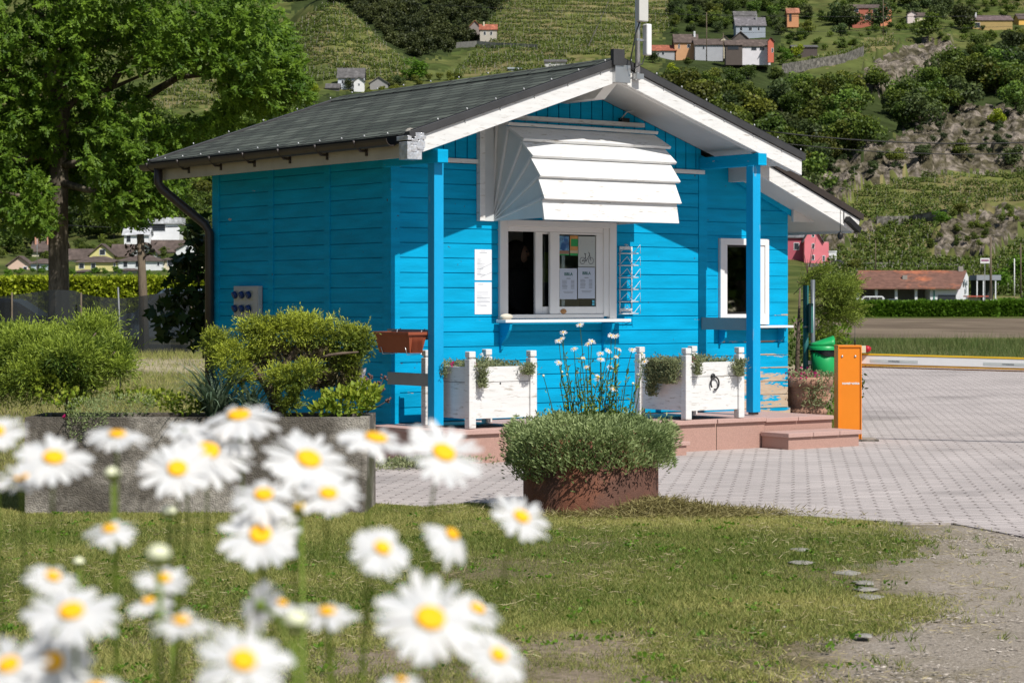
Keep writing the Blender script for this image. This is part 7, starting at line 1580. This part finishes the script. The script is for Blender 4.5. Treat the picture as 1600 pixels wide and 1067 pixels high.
def scatter(poly, n, s0, s1, label, group, dark=.2, wide=1.15, mind=17, name='tree', place=''):
    xs_ = [p[0] for p in poly]; ys_ = [p[1] for p in poly]; pts = []; tries = 0
    while len(pts) < n and tries < n*60:
        tries += 1; x, y = rng.uniform(min(xs_), max(xs_)), rng.uniform(min(ys_), max(ys_))
        if not inpoly(x, y, poly): continue
        if any((x-a)**2+((y-b_)*1.6)**2 < mind**2 for a, b_ in pts): continue
        pts.append((x, y))
    pts.sort(key=lambda p: p[1]); per = 12 if len(pts) > 16 else len(pts); rows = [sorted(pts[i:i+per]) for i in range(0, len(pts), per)]
    for ri, rw in enumerate(rows):
        for ci, (x, y) in enumerate(rw):
            dk_ = bool(rng.random() < dark); where = (', '+ORD[ri]+' row down in '+place) if len(rows) > 1 else ' '+place
            far_tree(x, y, min(float(rng.uniform(s0, s1)), max(16., (y-90)*.8)) if place == 'the right wood' and y < 185 and x < 1420 else float(rng.uniform(s0, s1)), ('dark' if dk_ else 'green')+' tree, '+ORD[ci]+' from the left'+where, group, name, dk_, wide)
    return len(pts)
n1 = scatter([(1010, 330), (1030, 130), (1100, 122), (1215, 125), (1235, 150), (1300, 160), (1330, 150), (1400, 155), (1480, 120), (1600, 105), (1760, 110), (1760, 180), (1500, 190), (1450, 200), (1400, 225), (1330, 250), (1270, 285), (1250, 340)], 125, 48, 78, 'leafy green tree in the wood on the right hand slope', 'trees of the wood on the right slope', .25, place='the right wood')
n2 = scatter([(1048, 50), (1050, 5), (1150, 5), (1200, 18), (1225, 56), (1148, 26), (1146, 52)], 30, 18, 30, 'leafy tree among the houses above the hamlet', 'trees above the hamlet', .4, mind=12, place='the hamlet trees')
n3 = scatter([(1250, 60), (1300, 60), (1340, 55), (1400, 50), (1440, 60), (1510, 70), (1600, 70), (1760, 60), (1760, 90), (1600, 110), (1480, 110), (1490, 60), (1420, 75), (1400, 30), (1440, 40), (1520, 60), (1500, 0), (1400, 5)], 34, 30, 52, 'dark leafy tree around the upper houses on the right', 'trees around the upper right houses', .5, mind=14, place='the upper right houses')
n4 = scatter([(1200, 60), (1300, 66), (1330, 55), (1250, 10), (1200, 0)], 10, 20, 32, 'small tree on the grass bank between hamlet and shelter', 'small trees between hamlet and shelter', .3, mind=12, place='between hamlet and brick shelter')
n5 = scatter([(-30, 400), (-30, 330), (90, 320), (110, 372), (60, 395)], 16, 45, 70, 'bushy tree behind the village roofs at the left', 'trees behind the village, left of the oak trunk', .3, mind=15, place='behind the village, left of the oak')
n6 = scatter([(100, 378), (110, 335), (190, 335), (195, 370), (150, 380)], 12, 40, 60, 'bushy tree between the oak trunk and the white villa', 'trees between oak trunk and villa', .3, mind=13, place='between oak trunk and white villa')
n7 = scatter([(270, 385), (262, 345), (290, 315), (350, 315), (350, 385)], 12, 40, 60, 'bushy tree between the white villa and the kiosk', 'trees between villa and kiosk', .2, mind=13, place='between white villa and kiosk')
for (px, py, s_, w_, lab, mt_) in [(1142, 96, 36, 1.3, 'round clipped yellow green tree before the cream hamlet house', 'g_hedge2'), (650, 128, 40, 1.5, 'rounded light green tree on the terrace right of the stone barn', 'g_hedge2'), (622, 135, 20, 1.4, 'dark shrub at the foot of the vine covered knoll', None), (1050, 118, 22, 1.2, 'bright yellow bush below the hamlet', 'g_hedge'), (545, 142, 22, 1.1, 'dark green bush against the tall white slope house', None),
    (1165, 122, 30, 1.1, 'grey green bush under the long white house', None), (1560, 195, 34, 1.2, 'yellow flowering broom on the rock at the right', 'g_hedge'), (1500, 245, 36, 1.2, 'bush growing in the cleft of the right rocks', None), (1300, 300, 28, 1.2, 'bush at the left foot of the rocks', None), (1400, 262, 34, 1.3, 'dry reddish bush on the rock face', None), (1440, 262, 30, 1.3, 'dark bush on the rock face', None), (1580, 262, 40, 1.2, 'dark bush below the right rocks', None), (1500, 338, 22, 1.4, 'small bush on the middle wall of the vineyard', None), (1470, 350, 24, 1.5, 'low bush over the retaining wall', 'g_hedge2'),
    (1335, 430, 30, 1.2, 'light shrub on the slope behind the farmhouse roof', None), (1590, 440, 50, 1.3, 'vine covered bush at the right edge above the hedge', 'g_hedge2'), (1560, 455, 42, 1.2, 'leafy bush right of the annexe posts', 'g_hedge2'), (1228, 98, 26, 1., 'palm like tree right of the red brick wing', 'g_hedge2'), (1245, 92, 24, 1.1, 'yellowish tree left of the dark shed', 'g_hedge'), (1020, 100, 22, 1.2, 'dark shrub behind the aerial on the ridge', None), (1075, 102, 16, 1.4, 'low shrub in front of the orange hamlet house', None), (490, 150, 22, 1.2, 'orange tinged shrub beside the salmon cottage', 'g_hedge')]:
    far_tree(px, py, s_, lab, wide=w_, mt_=M[mt_] if mt_ else None, dark=(mt_ is None and 'dark' in lab))
# far-off woods as one mass each
def far_wood(name, poly, n, s0, s1, m, D0=500, rowlo=None):
    xs_ = [p[0] for p in poly]; ys_ = [p[1] for p in poly]; VV = []; CN = []; IX = []; TN = []; o0 = 0; c = 0; tries = 0
    while c < n and tries < n*30:
        tries += 1; x, y = rng.uniform(min(xs_), max(xs_)), rng.uniform(min(ys_), max(ys_))
        if not inpoly(x, y, poly): continue
        D = hit(x, y, D0=D0, step=5.); s_ = rng.uniform(s0, s1)*D/F; V, cnt, idx, tn, m2 = PD[int(rng.integers(6))]; k = m2 == 0; m_ = int(k.sum()); sub = np.sort(rng.permutation(m_)[:int(m_*.45)]); V4 = V[:m_*4].reshape(m_, 4, 3)[sub]; cen = V4.mean(1, keepdims=True); V4 = cen+(V4-cen)*1.45
        a = rng.uniform(0, 6.28); R_ = np.array([[math.cos(a), -math.sin(a), 0], [math.sin(a), math.cos(a), 0], [0, 0, 1]]); W_ = (V4.reshape(-1, 3) @ R_.T)*[s_*1.15, s_*1.15, s_]+[(x-CX)*D/F, D, float(terr(x, D))-.1*s_]
        VV.append(W_); CN.append(np.full(len(sub), 4)); IX.append(np.arange(len(sub)*4)+o0); o0 += len(sub)*4; TN.append(np.clip(tn[:m_][sub]+rng.normal(0, .18), 0, 1)); c += 1
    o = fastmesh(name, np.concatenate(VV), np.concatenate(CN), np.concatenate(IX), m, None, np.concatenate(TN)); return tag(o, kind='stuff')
far_wood('far_wood', [(440, 10), (560, -50), (850, -50), (800, -5), (785, 12), (742, 66), (690, 92), (640, 92), (600, 62), (575, 40), (540, 6)], 420, 20, 34, M['g_fardark'], 700)
far_wood('far_wood', [(-250, 330), (-200, 190), (200, 190), (230, 200), (380, 190), (470, 170), (520, 155), (470, 210), (350, 320), (200, 335)], 210, 26, 45, M['g_far'], 520)
far_wood('far_wood', [(600, 135), (640, 120), (720, 128), (730, 140), (560, 160)], 16, 12, 20, M['g_far'], 600)
far_wood('undergrowth', [(1050, 100), (1050, 5), (1300, 0), (1700, -10), (1700, 70), (1480, 72), (1400, 50), (1300, 90), (1215, 112), (1210, 60), (1200, 22), (1145, 25), (1145, 50), (1100, 55)], 230, 9, 17, M['g_far'], 600)
far_wood('undergrowth', [(1255, 335), (1262, 275), (1340, 240), (1440, 180), (1690, 165), (1690, 262), (1480, 268), (1350, 285), (1300, 335)], 90, 8, 18, M['g_fardark'], 600)
far_wood('undergrowth', [(1290, 395), (1290, 362), (1400, 342), (1480, 345), (1545, 328), (1690, 320), (1690, 372), (1545, 400), (1450, 400)], 60, 9, 18, M['g_far'], 500)
far_wood('far_wood', [(-60, 392), (-60, 325), (350, 315), (350, 384), (290, 384), (285, 345), (190, 345), (180, 380), (90, 376)], 90, 28, 46, M['g_far'], 520)
far_wood('garden_shrubs', [(-60, 412), (-60, 384), (340, 384), (340, 404), (200, 406)], 110, 9, 20, M['g_far'], 480)
far_wood('garden_shrubs', [(-60, 440), (-60, 424), (345, 424), (345, 440)], 90, 7, 14, M['g_hedge2'], 400)
far_wood('hidden_slope_wood', [(560, 170), (1000, 135), (1240, 350), (1230, 440), (600, 440)], 190, 26, 50, M['g_far'], 430)
# a few shrubs off to the right of the yard, which the annexe window mirrors, plus the added sky-blocking trees on the left
for (x, y, s_, lab) in ((22., 18.6, 6.5, 'broad tree outside the frame on the far right of the yard'), (24., 16.2, 9., 'tall tree outside the frame right of the yard, nearer than its neighbour'), (21., 21.5, 6., 'rounded bush outside the frame beyond the yard'), (26., 19.5, 10., 'tallest tree outside the frame right of the yard'), (21., 17.3, 3.6, 'low bush outside the frame right of the yard'))+tuple(OFF):
    V, cnt, idx, tn, m2 = PD[1]; o = bpy.data.objects.new('tree', protos[[k for k in protos if not k[1]][0]]); COL.objects.link(o); o.location = (x, y, 0); o.scale = (s_, s_, s_); tag(o, lab, 'tree')
print('trees', n1, n2, n3, n4, n5, n6, n7, 'objects', len(bpy.data.objects))
